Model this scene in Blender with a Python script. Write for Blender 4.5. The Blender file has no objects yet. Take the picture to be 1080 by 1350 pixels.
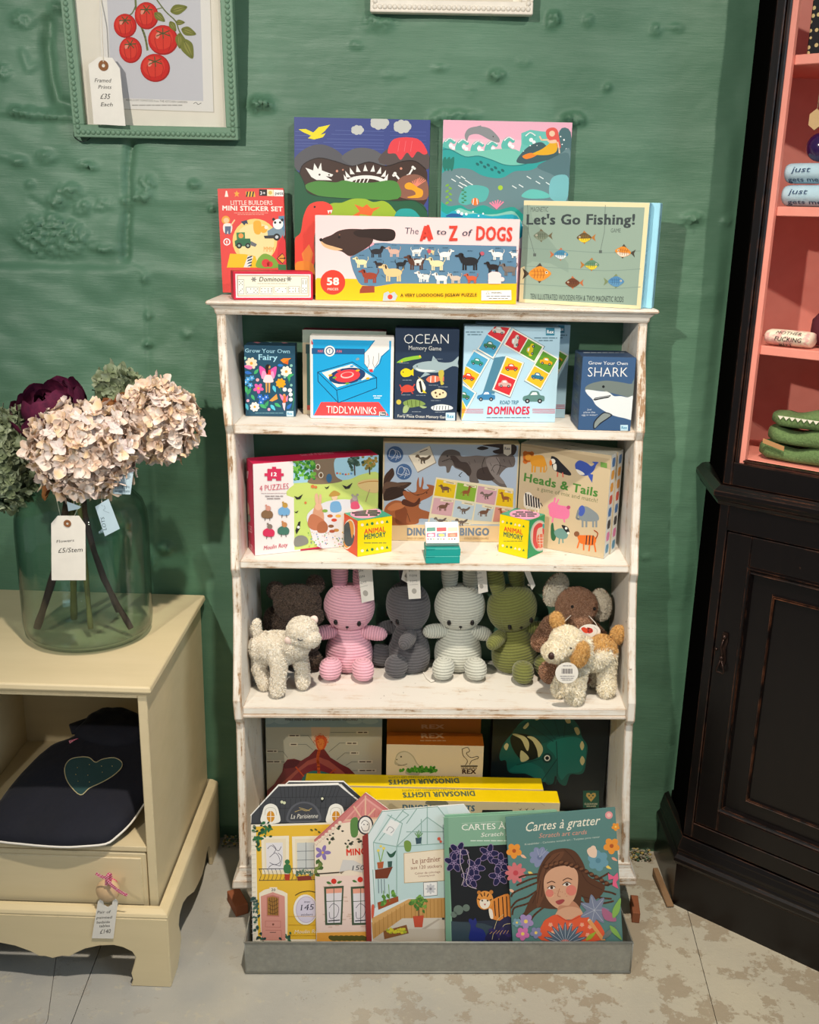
import bpy, bmesh, math, random
import numpy as np
from mathutils import Vector, Matrix, noise
R = math.radians
random.seed(7)
scene = bpy.context.scene
COL = scene.collection
# ------------------------------------------------------------------ camera
F_PX, PITCH, ROLL, YAW = 1350.0, R(16.6), R(1.25), R(1.0)
CAM = Vector((0, -1.82, 1.255))
FW = Vector((-math.sin(YAW)*math.cos(PITCH), math.cos(YAW)*math.cos(PITCH), -math.sin(PITCH)))
_r0 = Vector((math.cos(YAW), math.sin(YAW), 0)); _u0 = _r0.cross(FW)
RT = _r0*math.cos(ROLL)+_u0*math.sin(ROLL); UP = -_r0*math.sin(ROLL)+_u0*math.cos(ROLL)
cd = bpy.data.cameras.new('camera'); cam = bpy.data.objects.new('camera', cd); COL.objects.link(cam)
cd.sensor_fit = 'HORIZONTAL'; cd.sensor_width = 36; cd.lens = F_PX/1080*36; cd.clip_start = .05
M = Matrix((RT, UP, -FW)).transposed().to_4x4(); M.translation = CAM; cam.matrix_world = M
scene.camera = cam
# ------------------------------------------------------------------ world, lights, exposure
scene.view_settings.view_transform = 'Standard'; scene.view_settings.look = 'None'
scene.view_settings.gamma = 1; scene.view_settings.use_curve_mapping = False
scene.view_settings.exposure = 0.0
w = bpy.data.worlds.new('world'); scene.world = w; w.use_nodes = True
w.node_tree.nodes['Background'].inputs[0].default_value = (.86, .95, 1, 1)
w.node_tree.nodes['Background'].inputs[1].default_value = .19
def area(name, loc, target, size, sizey, power, color):
    d = bpy.data.lights.new(name, 'AREA'); d.shape = 'RECTANGLE'; d.size = size; d.size_y = sizey
    d.energy = power; d.color = color
    o = bpy.data.objects.new(name, d); COL.objects.link(o); o.location = loc
    o.rotation_euler = (Vector(target)-Vector(loc)).to_track_quat('-Z', 'Y').to_euler(); return o
def spot(name, loc, target, power, color, ang, blend=.5, rad=.03):
    d = bpy.data.lights.new(name, 'SPOT'); d.energy = power; d.color = color; d.spot_size = R(ang); d.spot_blend = blend
    d.shadow_soft_size = rad
    o = bpy.data.objects.new(name, d); COL.objects.link(o); o.location = loc
    o.rotation_euler = (Vector(target)-Vector(loc)).to_track_quat('-Z', 'Y').to_euler(); return o
area('shop_window_light', (2.7, -2.4, 1.7), (0, 0, .6), 1.5, 1.7, 34, (.70, .86, 1))
spot('shop_spot_left', (-1.0, -2.3, 2.02), (.0, 0, 1.26), 160, (1, .93, .83), 66, 1, .03)
spot('track_spot_right', (1.0, -2.7, 2.6), (.30, 0, 1.50), 125, (1, .92, .80), 42, 1, .035)
spot('ceiling_spot', (.15, -1.3, 2.9), (.10, -.62, 0), 265, (1, .89, .75), 60, .9, .04)
# ------------------------------------------------------------------ picture-to-place helpers
def ray(x, y): return FW+RT*((x-540)/F_PX)-UP*((y-675)/F_PX)
def aty(x, y, Y): d = ray(x, y); return CAM+d*((Y-CAM.y)/d.y)
def atz(x, y, Z): d = ray(x, y); return CAM+d*((Z-CAM.z)/d.z)
def atx(x, y, X): d = ray(x, y); return CAM+d*((X-CAM.x)/d.x)
def proj(P):
    v = Vector(P)-CAM; z = v.dot(FW); return 540+F_PX*v.dot(RT)/z, 675-F_PX*v.dot(UP)/z
def atplane(x, y, P, n):
    d = ray(x, y); return CAM+d*((Vector(P)-CAM).dot(n)/d.dot(n))
def lin(h):
    if not isinstance(h, str): return tuple(h)
    h = h.lstrip('#')
    if len(h) == 3: h = ''.join(c*2 for c in h)
    v = [int(h[i:i+2], 16)/255 for i in (0, 2, 4)]
    return tuple(c/12.92 if c <= .04045 else ((c+.055)/1.055)**2.4 for c in v)+(1.0,)
# ------------------------------------------------------------------ objects
WM = {}
def tag(o, label=None, cat=None, group=None, kind=None):
    if label: o['label'] = label
    if cat: o['category'] = cat
    if group: o['group'] = group
    if kind: o['kind'] = kind
    return o
def empty(name, loc, label=None, cat=None, group=None, rz=0, mat=None):
    o = bpy.data.objects.new(name, None); COL.objects.link(o); o.empty_display_size = .05
    o.matrix_world = mat if mat is not None else Matrix.Translation(Vector(loc)) @ Matrix.Rotation(rz, 4, 'Z')
    WM[o] = o.matrix_world.copy() if mat is None else mat.copy()
    if mat is None: WM[o] = Matrix.Translation(Vector(loc)) @ Matrix.Rotation(rz, 4, 'Z')
    return tag(o, label, cat, group)
def link(name, me, mats, parent=None, mat=None):
    """mesh is given in world coordinates; mat = own world matrix (frame); stored local to it"""
    o = bpy.data.objects.new(name, me); COL.objects.link(o)
    if not isinstance(mats, (list, tuple)): mats = [mats]
    for m in mats: me.materials.append(m)
    W = mat if mat is not None else (WM[parent].copy() if parent is not None else None)
    if W is None:
        n = len(me.vertices); co = np.empty(n*3, 'f'); me.vertices.foreach_get('co', co); co = co.reshape(-1, 3)
        c = (co.min(0)+co.max(0))/2; W = Matrix.Translation((float(c[0]), float(c[1]), float(co[:, 2].min())))
    me.transform(W.inverted())
    if parent is not None:
        o.parent = parent; o.matrix_basis = WM[parent].inverted() @ W
    else: o.matrix_world = W
    WM[o] = W.copy()
    return o
def copy_tree(o, M, parent=None):
    c = o.copy(); COL.objects.link(c)
    if parent is None: c.matrix_world = M; WM[c] = M.copy()
    else:
        c.parent = parent; WM[c] = WM[parent] @ o.matrix_basis
    for ch in [x for x in list(WM) if x.parent == o]: copy_tree(ch, None, c)
    return c
class MB:
    def __init__(s): s.bm = bmesh.new(); s.mi = 0
    def _f(s, vs):
        try:
            f = s.bm.faces.new(vs); f.material_index = s.mi; return f
        except ValueError: return None
    def box(s, x0, x1, y0, y1, z0, z1, M=None):
        vs = [Vector((x, y, z)) for z in (z0, z1) for y in (y0, y1) for x in (x0, x1)]
        if M is not None: vs = [M @ v for v in vs]
        v = [s.bm.verts.new(a) for a in vs]
        for q in ((0,2,3,1),(4,5,7,6),(0,1,5,4),(2,6,7,3),(0,4,6,2),(1,3,7,5)): s._f([v[i] for i in q])
        return s
    def hexa(s, pts):   # 8 points, order as in box
        v = [s.bm.verts.new(a) for a in pts]
        for q in ((0,2,3,1),(4,5,7,6),(0,1,5,4),(2,6,7,3),(0,4,6,2),(1,3,7,5)): s._f([v[i] for i in q])
        return s
    def loft(s, rings, closed=True, cap=True):
        rs = [[s.bm.verts.new(p) for p in r] for r in rings]; n = len(rs[0])
        for a, b in zip(rs, rs[1:]):
            for i in range(n if closed else n-1):
                j = (i+1) % n; s._f([a[i], a[j], b[j], b[i]])
        if cap: s._f(rs[0][::-1]); s._f(rs[-1])
        return s
    def prism(s, poly, vec, M=None):
        vec = Vector(vec); a = [Vector(p) for p in poly]; b = [p+vec for p in a]
        if M is not None: a = [M @ p for p in a]; b = [M @ p for p in b]
        return s.loft([a, b])
    def tube(s, pts, r, seg=8, cap=True, flat=1.0):
        pts = [Vector(p) for p in pts]; n = len(pts)
        rr = r if isinstance(r, (list, tuple)) else [r]*n
        rings = []; up = Vector((0, 0, 1))
        t0 = (pts[1]-pts[0]).normalized()
        if abs(t0.dot(up)) > .95: up = Vector((1, 0, 0))
        x = t0.cross(up).normalized()
        for i, p in enumerate(pts):
            t = ((pts[min(i+1, n-1)]-pts[max(i-1, 0)])).normalized()
            x = (x-t*x.dot(t)).normalized(); y = t.cross(x)
            rings.append([p+(x*math.cos(a)+y*math.sin(a)*flat)*rr[i] for a in [2*math.pi*k/seg for k in range(seg)]])
        return s.loft(rings, True, cap)
    def lathe(s, prof, c=(0, 0, 0), seg=24, M=None, cap=True):
        c = Vector(c); rings = []
        for r, z in prof:
            ring = [c+Vector((r*math.cos(2*math.pi*k/seg), r*math.sin(2*math.pi*k/seg), z)) for k in range(seg)]
            rings.append([M @ p for p in ring] if M is not None else ring)
        return s.loft(rings, True, cap)
    def ell(s, c, r, M=None, seg=16, rings=10):
        prof = [(math.sin(math.pi*i/rings), -math.cos(math.pi*i/rings)) for i in range(rings+1)]
        prof[0] = (.02, prof[0][1]); prof[-1] = (.02, prof[-1][1])
        rx, ry, rz = r if isinstance(r, (tuple, list)) else (r, r, r); c = Vector(c); rs = []
        for q, z in prof:
            ring = []
            for k in range(seg):
                v = Vector((rx*q*math.cos(2*math.pi*k/seg), ry*q*math.sin(2*math.pi*k/seg), rz*z))
                ring.append(c+(M @ v if M is not None else v))
            rs.append(ring)
        return s.loft(rs)
    def build(s, name, mats, parent=None, smooth=False, bevel=0, seg=1, mat=None, autosmooth=None):
        bm = s.bm
        bmesh.ops.recalc_face_normals(bm, faces=bm.faces)
        if bevel:
            ed = [e for e in bm.edges if len(e.link_faces) == 2 and e.calc_face_angle(0) > .6]
            bmesh.ops.bevel(bm, geom=ed, offset=bevel, segments=seg, affect='EDGES', clamp_overlap=True, profile=.5)
        me = bpy.data.meshes.new(name); bm.to_mesh(me); bm.free()
        if smooth:
            me.polygons.foreach_set('use_smooth', [True]*len(me.polygons))
            if autosmooth: me.set_sharp_from_angle(angle=R(autosmooth))
        return link(name, me, mats, parent, mat)
# ------------------------------------------------------------------ materials
def newmat(name):
    m = bpy.data.materials.new(name); m.use_nodes = True; nt = m.node_tree
    return m, nt, nt.nodes['Principled BSDF']
class NT:
    def __init__(s, name):
        s.m, s.nt, s.b = newmat(name)
    def n(s, typ, **kw):
        nd = s.nt.nodes.new(typ)
        for k, v in kw.items():
            if k.startswith('i_'): s._in(nd, k[2:], v)
            else: setattr(nd, k, v)
        return nd
    def _in(s, nd, k, v):
        sock = nd.inputs[int(k) if k.isdigit() else k.replace('_', ' ')]
        if isinstance(v, bpy.types.NodeSocket): s.nt.links.new(v, sock)
        else: sock.default_value = v
    def set(s, **kw):
        for k, v in kw.items(): s._in(s.b, k, v)
        return s
    def coords(s, scale=(1, 1, 1), kind='Object', rot=(0, 0, 0)):
        tc = s.n('ShaderNodeTexCoord'); mp = s.n('ShaderNodeMapping'); s.nt.links.new(tc.outputs[kind], mp.inputs[0])
        mp.inputs['Scale'].default_value = scale; mp.inputs['Rotation'].default_value = rot; return mp.outputs[0]
    def noise(s, vec, scale, detail=4, rough=.55, out='Fac', dist=0):
        nd = s.n('ShaderNodeTexNoise'); s.nt.links.new(vec, nd.inputs['Vector'])
        nd.inputs['Scale'].default_value = scale; nd.inputs['Detail'].default_value = detail
        nd.inputs['Roughness'].default_value = rough; nd.inputs['Distortion'].default_value = dist
        return nd.outputs[out]
    def ramp(s, fac, stops, interp='LINEAR'):
        nd = s.n('ShaderNodeValToRGB'); s.nt.links.new(fac, nd.inputs[0]); cr = nd.color_ramp; cr.interpolation = interp
        while len(cr.elements) < len(stops): cr.elements.new(.5)
        for e, (p, c) in zip(cr.elements, stops): e.position = p; e.color = lin(c) if isinstance(c, str) else (c, c, c, 1)
        return nd.outputs[0]
    def mix(s, fac, a, b, blend='MIX'):
        nd = s.n('ShaderNodeMix', data_type='RGBA', blend_type=blend)
        for k, v in ((0, fac), (6, a), (7, b)):
            if isinstance(v, bpy.types.NodeSocket): s.nt.links.new(v, nd.inputs[k])
            else: nd.inputs[k].default_value = lin(v) if isinstance(v, str) else v
        return nd.outputs[2]
    def math(s, op, a, b=0):
        nd = s.n('ShaderNodeMath', operation=op)
        for k, v in ((0, a), (1, b)):
            if isinstance(v, bpy.types.NodeSocket): s.nt.links.new(v, nd.inputs[k])
            else: nd.inputs[k].default_value = v
        return nd.outputs[0]
    def bump(s, h, strength=.3, dist=.01, normal=None):
        nd = s.n('ShaderNodeBump'); s.nt.links.new(h, nd.inputs['Height'])
        nd.inputs['Strength'].default_value = strength; nd.inputs['Distance'].default_value = dist
        if normal: s.nt.links.new(normal, nd.inputs['Normal'])
        s.nt.links.new(nd.outputs[0], s.b.inputs['Normal']); return nd.outputs[0]
_mc = {}
def plain(col, rough=.6, metal=0, spec=.4, var=.06, name=None, bscale=200, bstr=.05, sheen=0, coat=0):
    key = (col, rough, metal, spec, var, bscale, bstr, sheen, coat)
    if key in _mc: return _mc[key]
    t = NT(name or 'paint_'+str(col).lstrip('#')); v = t.coords()
    c = lin(col); nz = t.noise(v, bscale*.2, 3)
    lo = tuple(max(0, x*(1-var*2)) for x in c[:3])+(1,); hi = tuple(min(1, x*(1+var)) for x in c[:3])+(1,)
    t.set(Base_Color=t.mix(nz, lo, hi), Roughness=rough, Metallic=metal)
    t.b.inputs['Specular IOR Level'].default_value = spec
    if sheen: t.b.inputs['Sheen Weight'].default_value = sheen
    if coat: t.b.inputs['Coat Weight'].default_value = coat
    if bstr: t.bump(t.noise(v, bscale, 3), bstr, .002)
    _mc[key] = t.m; return t.m
def mat_print(name='printed_card', rough=.42):
    t = NT(name); a = t.n('ShaderNodeAttribute', attribute_name='ink'); v = t.coords()
    nz = t.noise(v, 900, 2)
    t.set(Base_Color=t.mix(1.0, t.mix(.06, a.outputs['Color'], nz, 'MULTIPLY'), (.9, .9, .9, 1), 'MULTIPLY'), Roughness=rough)
    t.b.inputs['Specular IOR Level'].default_value = .35
    return t.m
PRINT = mat_print()
PAPERPRINT = mat_print('ink_on_paper', .75)
# ------------------------------------------------------------------ flat print: ink shapes laid on a face
_tc = {}
_tz = {}
def glyphs(text, bold=0.0, sp=1.0, serif=0):
    sp = sp+max(0, bold)*1.7; key = (text, bold, sp, serif)
    if key in _tc: return _tc[key]
    cu = bpy.data.curves.new('t', 'FONT'); cu.body = text; cu.offset = min(bold, 0); cu.space_character = sp; cu.resolution_u = 2; cu.fill_mode = 'FRONT'
    o = bpy.data.objects.new('t', cu); COL.objects.link(o)
    me = bpy.data.meshes.new_from_object(o.evaluated_get(bpy.context.evaluated_depsgraph_get()))
    vs = [(v.co.x, v.co.y) for v in me.vertices]; fs = [tuple(p.vertices) for p in me.polygons]
    bpy.data.objects.remove(o); bpy.data.curves.remove(cu); bpy.data.meshes.remove(me)
    if bold > 0:   # weight by laying the same strokes a hair to every side
        n0, v0, f0 = len(vs), list(vs), list(fs)
        for dx, dy in ((-1, .55), (1, .55), (-1, -.55), (1, -.55)):
            o_ = len(vs); vs += [(x+dx*bold*.8, y+dy*bold*.8) for x, y in v0]
            fs += [tuple(i+o_ for i in f) for f in f0]
    n1 = len(vs)
    if serif:      # little slabs on the flat ends of the strokes
        cnt = {}
        for f in (f0 if bold > 0 else list(fs)):
            for a, b in zip(f, f[1:]+f[:1]): cnt[tuple(sorted((a, b)))] = cnt.get(tuple(sorted((a, b))), 0)+1
        for (a, b), n in list(cnt.items()):
            (xa, ya), (xb, yb) = vs[a], vs[b]
            if n == 1 and abs(ya-yb) < .004 and .02 < abs(xa-xb) < .2 and (abs(ya) < .03 or ya > .4):
                x0, x1 = min(xa, xb)-.052, max(xa, xb)+.052; t_ = .045 if ya < .2 else -.045; i = len(vs)
                vs += [(x0, ya), (x1, ya), (x1, ya+t_), (x0, ya+t_)]; fs.append((i, i+1, i+2, i+3) if t_ > 0 else (i+3, i+2, i+1, i))
    nb = len(v0) if bold > 0 else (n1 if serif else len(vs)); _tz[key] = [i//max(nb, 1) for i in range(len(vs))]
    xs = [v[0] for v in vs] or [0, 1]
    _tc[key] = (vs, fs, min(xs), max(xs)); return _tc[key]
CAPH = None
def smoothpts(P, closed=True, k=4):
    n = len(P); out = []
    rng = range(n) if closed else range(n-1)
    for i in rng:
        if closed: p0, p1, p2, p3 = P[i-1], P[i], P[(i+1) % n], P[(i+2) % n]
        else: p0, p1, p2, p3 = P[max(i-1, 0)], P[i], P[i+1], P[min(i+2, n-1)]
        for j in range(k):
            t = j/k
            out.append(tuple(.5*((2*b)+(-a+c)*t+(2*a-5*b+4*c-d)*t*t+(-a+3*b-3*c+d)*t**3) for a, b, c, d in zip(p0, p1, p2, p3)))
    if not closed: out.append(P[-1])
    return out
def nums(s): return [float(a) for a in s.split()] if isinstance(s, str) else list(s)
def pairs(s): a = nums(s); return list(zip(a[::2], a[1::2]))
class Face:
    def __init__(s, O, eu, ev, w, h, owner):
        s.O, s.eu, s.ev = Vector(O), Vector(eu).normalized(), Vector(ev).normalized(); s.w, s.h = w, h
        s.n = s.eu.cross(s.ev).normalized(); s.owner = owner
    def px(s, x, y):
        P = atplane(x, y, s.O, s.n)-s.O; return P.dot(s.eu), P.dot(s.ev)
class Art:
    """coordinates are read off an enlarged detail: x0, y0 = its corner, k = its enlargement; they become
    real millimetres on the face itself"""
    STEP = 4e-6
    def __init__(s, face, x0=0, y0=0, k=1, name='printed_front', mat=None, clamp=True):
        s.f = face; s.x0, s.y0, s.k = x0, y0, k; s.v = []; s.fc = []; s.cl = []; s.z = 6e-5; s.name = name; s.mat = mat or PRINT; s.clamp = clamp
    def uv(s, x, y): return s.f.px(s.x0+x/s.k, s.y0+y/s.k)
    def _add(s, pts, col, faces=None, dz=None):
        b = len(s.v); f = s.f
        for i_, (u, v) in enumerate(pts):
            if s.clamp: u = min(max(u, 0.0002), f.w-.0002); v = min(max(v, 0.0002), f.h-.0002)
            s.v.append(f.O+f.eu*u+f.ev*v+f.n*(s.z+(dz[i_]*1.6e-6 if dz else 0)))
        for q in (faces or [tuple(range(len(pts)))]):
            s.fc.append(tuple(b+i for i in q)); s.cl.append(lin(col))
    def up(s): s.z += s.STEP; return s
    def p(s, col, c, sm=False):
        P = pairs(c); P = smoothpts(P) if sm else P
        s._add([s.uv(*q) for q in P], col); return s.up()
    def b(s, col, c): return s.p(col, c, True)
    def bg(s, col, u0=0, v0=0, u1=1, v1=1):
        w, h = s.f.w, s.f.h
        s._add([(u0*w, v0*h), (u1*w, v0*h), (u1*w, v1*h), (u0*w, v1*h)], col); return s.up()
    def c(s, col, c, seg=14):
        a = nums(c)    # x y r triples
        for i in range(0, len(a), 3):
            x, y, r = a[i:i+3]; s._add([s.uv(x+r*math.cos(2*math.pi*j/seg), y+r*math.sin(2*math.pi*j/seg)) for j in range(seg)], col)
        return s.up()
    def e(s, col, x, y, rx, ry, rot=0, seg=18, a0=0, a1=360):
        ca, sa = math.cos(R(rot)), math.sin(R(rot)); pts = []
        full = a1-a0 >= 360
        for j in range(seg if full else seg+1):
            t = R(a0+(a1-a0)*j/seg); dx, dy = rx*math.cos(t), ry*math.sin(t); pts.append(s.uv(x+dx*ca-dy*sa, y+dx*sa+dy*ca))
        s._add(pts, col); return s.up()
    def l(s, col, wd, c, sm=False, closed=False):
        P = pairs(c)
        if sm: P = smoothpts(P, closed, 4)
        if closed: P = P+[P[0]]
        for (ax, ay), (bx, by) in zip(P, P[1:]):
            d = math.hypot(bx-ax, by-ay) or 1; ex, ey = (bx-ax)/d*wd/2, (by-ay)/d*wd/2
            k = .5; s._add([s.uv(*q) for q in ((ax-ex*k-ey, ay-ey*k+ex), (bx+ex*k-ey, by+ey*k+ex), (bx+ex*k+ey, by+ey*k-ex), (ax-ex*k+ey, ay-ey*k-ex))], col)
        return s.up()
    def t(s, text, col, x1, y1, x2, y2, cap, bold=0.0, shear=0.0, sp=1.0, serif=0):
        """text whose baseline runs from (x1,y1) to (x2,y2), capitals cap high"""
        vs, fs, a, b = glyphs(text, bold, sp, serif)
        A = Vector(s.uv(x1, y1)); B = Vector(s.uv(x2, y2)); d = (B-A); L = d.length or 1e-6; d /= L
        perp = Vector((-d.y, d.x))
        dx, dy = x2-x1, y2-y1; q = math.hypot(dx, dy) or 1
        C = Vector(s.uv(x1+dy/q*cap, y1-dx/q*cap)); H = (C-A).length/.69
        if perp.dot(C-A) < 0: perp = -perp
        W = L/((b-a) or 1)
        s._add([tuple(A+d*((x-a)*W+y*H*shear)+perp*(y*H)) for x, y in vs], col, fs, _tz[(text, bold, sp+max(0, bold)*1.7, serif)]); s.z += 1e-5; return s.up()
    def done(s, name=None):
        me = bpy.data.meshes.new(name or s.name)
        me.from_pydata([tuple(v) for v in s.v], [], s.fc); me.update()
        at = me.attributes.new('ink', 'FLOAT_COLOR', 'FACE')
        at.data.foreach_set('color', [x for c in s.cl for x in c])
        return link(name or s.name, me, s.mat, s.f.owner)
# a card box standing on a surface, seen through its front bottom corners
def card_box(name, bl, br, tl, z, depth, col, label, cat='box', group=None, yl=None, yr=None, lean=0, bevel=.0012, h=None, mat=None, w=None, roll=0):
    P = atz(*bl, z) if yl is None else aty(*bl, yl); Q = atz(*br, z) if yr is None else aty(*br, yr)
    P.z = Q.z = z+.0004+depth*math.sin(lean)+(.003 if roll else 0); ex = (Q-P); wd = w or ex.length; ex.normalize(); back = Vector((-ex.y, ex.x, 0))
    up = Vector((0, 0, 1))*math.cos(lean)+back*math.sin(lean); by = up.cross(ex).normalized()
    if roll: q = Matrix.Rotation(roll, 3, by); ex = q @ ex; up = q @ up
    if roll and ex.z < 0: P = P-ex*0+Vector((0, 0, -ex.z*wd))
    if h is None:
        best = min(((abs(proj(P+up*(i*.0005))[1]-tl[1]), i*.0005) for i in range(10, 1100)))
        h = best[1]
    M = Matrix((ex, by, up)).transposed().to_4x4(); M.translation = P
    b = MB(); b.box(0, wd, 0, depth, 0, h, M)
    o = b.build(name, mat or plain(col, .5, bstr=.02), None, bevel=bevel, mat=M); tag(o, label, cat, group)
    o2 = dict(front=Face(P-by*.0001, ex, up, wd, h, o), right=Face(P+ex*(wd+.0001), by, up, depth, h, o),
              left=Face(P+by*depth-ex*.0001, -by, up, depth, h, o), top=Face(P+up*(h+.0001), ex, by, wd, depth, o))
    return o, o2, (wd, h, M)
# ================================================================== the setting
def wall_features(X, Z):
    """relief of the old painted brick and render, metres towards the room"""
    d = np.zeros_like(X)
    def nz(sx, sz, amp, seed, oct=3):
        out = np.zeros_like(X); rs = np.random.RandomState(seed)
        for o in range(oct):
            for _ in range(5):
                a = rs.uniform(0, 2*math.pi); ph = rs.uniform(0, 6.28); f = 2**o*rs.uniform(.7, 1.4)
                out += np.sin((X*math.cos(a)/sx+Z*math.sin(a)/sz)*f*6.28+ph)*.5**o
        return out*amp/3
    d += nz(.5, .35, .004, 1)+nz(.16, .09, .0006, 2, 4)+nz(.04, .02, .00015, 5, 3)
    lump = np.abs(nz(.018, .014, 1, 8, 3)); worm = np.abs(nz(.034, .016, 1, 11, 2))
    left = 1/(1+np.exp((X+.42)/.05)); d += left*nz(.14, .1, .0022, 9, 2)*(Z > .9)
    def blob(px, py, rx, ry, amp, rough=.6, rot=0):
        P = aty(px, py, 0); k = .00136; c, s_ = math.cos(R(rot)), math.sin(R(rot))
        dx, dz = X-P.x, Z-P.z; u = (dx*c+dz*s_)/(rx*k); v = (-dx*s_+dz*c)/(ry*k)
        m = np.exp(-(u*u+v*v)**1.6); return m*amp*1.35*(1-rough+rough*2.2*lump)
    for a in [(655, 100, 10, 7, .006), (650, 14, 7, 8, .007), (730, 26, 8, 8, .008), (776, 26, 6, 6, .004), (866, 38, 7, 6, .005), (893, 37, 7, 4, .003),
              (801, 116, 5, 5, .004), (756, 157, 16, 7, .009), (600, 152, 26, 6, .007), (575, 157, 10, 5, .006), (500, 30, 18, 10, .005),
              (240, 196, 0.1, .1, 0), (345, 138, 16, 9, .009), (28, 214, 10, 5, .006), (62, 208, 12, 8, .005), (22, 147, 7, 6, .008), (40, 150, 14, 7, .006),
              (75, 152, 22, 6, .005), (112, 218, 10, 4, .004), (121, 220, 8, 4, .005), (40, 243, 6, 4, .004), (92, 252, 16, 9, .006), (75, 266, 12, 9, .007),
              (108, 272, 12, 10, .005), (133, 270, 16, 7, .004), (188, 258, 15, 8, .008), (196, 240, 9, 9, .006), (168, 266, 7, 6, .006), (257, 243, 7, 4, .006),
              (280, 275, 4, 3, .006), (192, 367, 6, 6, .005), (196, 415, 5, 5, .004), (196, 453, 6, 4, .006), (245, 440, 6, 5, .003), (220, 722, 10, 8, .005), (203, 740, 4, 16, .003),
              (140, 328, 16, 5, .004), (5, 95, 10, 9, .004), (30, 25, 14, 9, .006), (75, 10, 9, 6, .005), (60, 40, 5, 9, .004),
              (912, 288, 12, 7, .008), (962, 292, 9, 6, .005), (960, 382, 8, 4, .003), (850, 732, 5, 4, .003), (888, 35, 12, 3, .002), (470, 60, 8, 4, .003),
              (690, 82, 9, 5, .002), (520, 100, 14, 3, .0015), (580, 90, 10, 4, .002), (620, 120, 9, 6, .0015), (1000, 200, 9, 6, .003)]:
        d += blob(*a)
    # the wormy patch of render at the left
    P = aty(68, 312, 0); dx, dz = (X-P.x)/.062, (Z-P.z)/.036; m = np.exp(-(dx*dx+dz*dz)**2.2)
    d += m*(.006+.015*worm)
    def groove(pts, wd, depth):
        out = np.zeros_like(X); P = [aty(a, b, 0) for a, b in pts]
        for A, B in zip(P, P[1:]):
            ax, az, bx, bz = A.x, A.z, B.x, B.z; L = (bx-ax)**2+(bz-az)**2
            t = np.clip(((X-ax)*(bx-ax)+(Z-az)*(bz-az))/L, 0, 1)
            r = np.hypot(X-ax-t*(bx-ax), Z-az-t*(bz-az)); out = np.maximum(out, np.exp(-(r/wd)**2))
        return out*depth
    d -= groove([(172, 190), (168, 235), (170, 262), (166, 300), (165, 340)], .007, .011)*(.8+.4*lump)
    d -= groove([(62, 28), (60, 62), (66, 105), (73, 132), (100, 140), (120, 142)], .008, .012)
    d += groove([(30, 70), (38, 92), (46, 86)], .006, .004)+groove([(165, 345), (188, 358), (194, 385), (196, 440), (200, 560), (205, 740)], .003, .0022)
    d += groove([(0, 147), (60, 152), (110, 158)], .006, .004)+groove([(0, 205), (30, 212)], .006, .004)
    d -= groove([(40, 262), (60, 275)], .004, .003)
    def step(x0, x1, py, h, soft=.006, sx=.02):
        z = aty((x0+x1)/2, py, 0).z; a, b = aty(x0, py, 0).x, aty(x1, py, 0).x
        return h/(1+np.exp((Z-z)/soft))/(1+np.exp(-(X-a)/sx))/(1+np.exp((X-b)/sx))
    d += step(-400, 172, 347, .012, .003)+step(172, 300, 353, .004, .004)-step(60, 172, 358, .003)
    d += step(175, 300, 262, .003, .003)-step(175, 300, 268, .003, .003)
    d += step(560, 1100, 380, .003, .004)-step(880, 1100, 166, -.002, .004)+step(300, 1000, 170, .003, .006)
    d += step(860, 1100, 560, .0015, .004)
    return d
# ---- wall material
t = NT('green_wall_paint'); v = t.coords()
v2 = t.coords((2.2, 2.2, 26)); v3 = t.coords((1.3, 1, 1.3))
col = t.mix(t.ramp(t.noise(v3, 2.2, 3), [(.3, 0.0), (.7, 1.0)]), '#4a7159', '#638a71')
col = t.mix(t.math('MULTIPLY', t.noise(v2, 4, 6), .28), col, '#3d6149')
col = t.mix(t.ramp(t.noise(v, 9, 5), [(.62, 0.0), (.8, .35)]), col, '#6f9781')
chip = t.ramp(t.noise(v, 34, 6, .7), [(.755, 0.0), (.765, 1.0)])
sp = t.n('ShaderNodeSeparateXYZ'); t.nt.links.new(t.coords(), sp.inputs[0])
grit = t.math('MULTIPLY', chip, .8)
t.set(Base_Color=t.mix(grit, col, '#8f9a86'), Roughness=t.ramp(t.noise(v2, 4, 4), [(.3, .42), (.8, .6)]))
t.b.inputs['Specular IOR Level'].default_value = .45
h = t.math('ADD', t.noise(v2, 14, 6, .6), t.math('MULTIPLY', t.noise(v, 70, 4), .5))
t.bump(h, .3, .002)
WALLM = t.m
xs = np.concatenate([[-3.0, -1.8, -1.1], np.arange(-.86, .66, .0042), [.75, .95, 1.2]])
zs = np.concatenate([[0], np.arange(.02, .5, .008), np.arange(.5, 1.72, .0042), [1.8, 2.1, 2.9]])
X, Z = np.meshgrid(xs, zs); D = wall_features(X, Z)
D *= np.clip((.507-X)/.02, 0, 1)*np.clip((X+1.1)/.2, 0, 1)*np.clip((1.8-Z)/.05, 0, 1)
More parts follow.
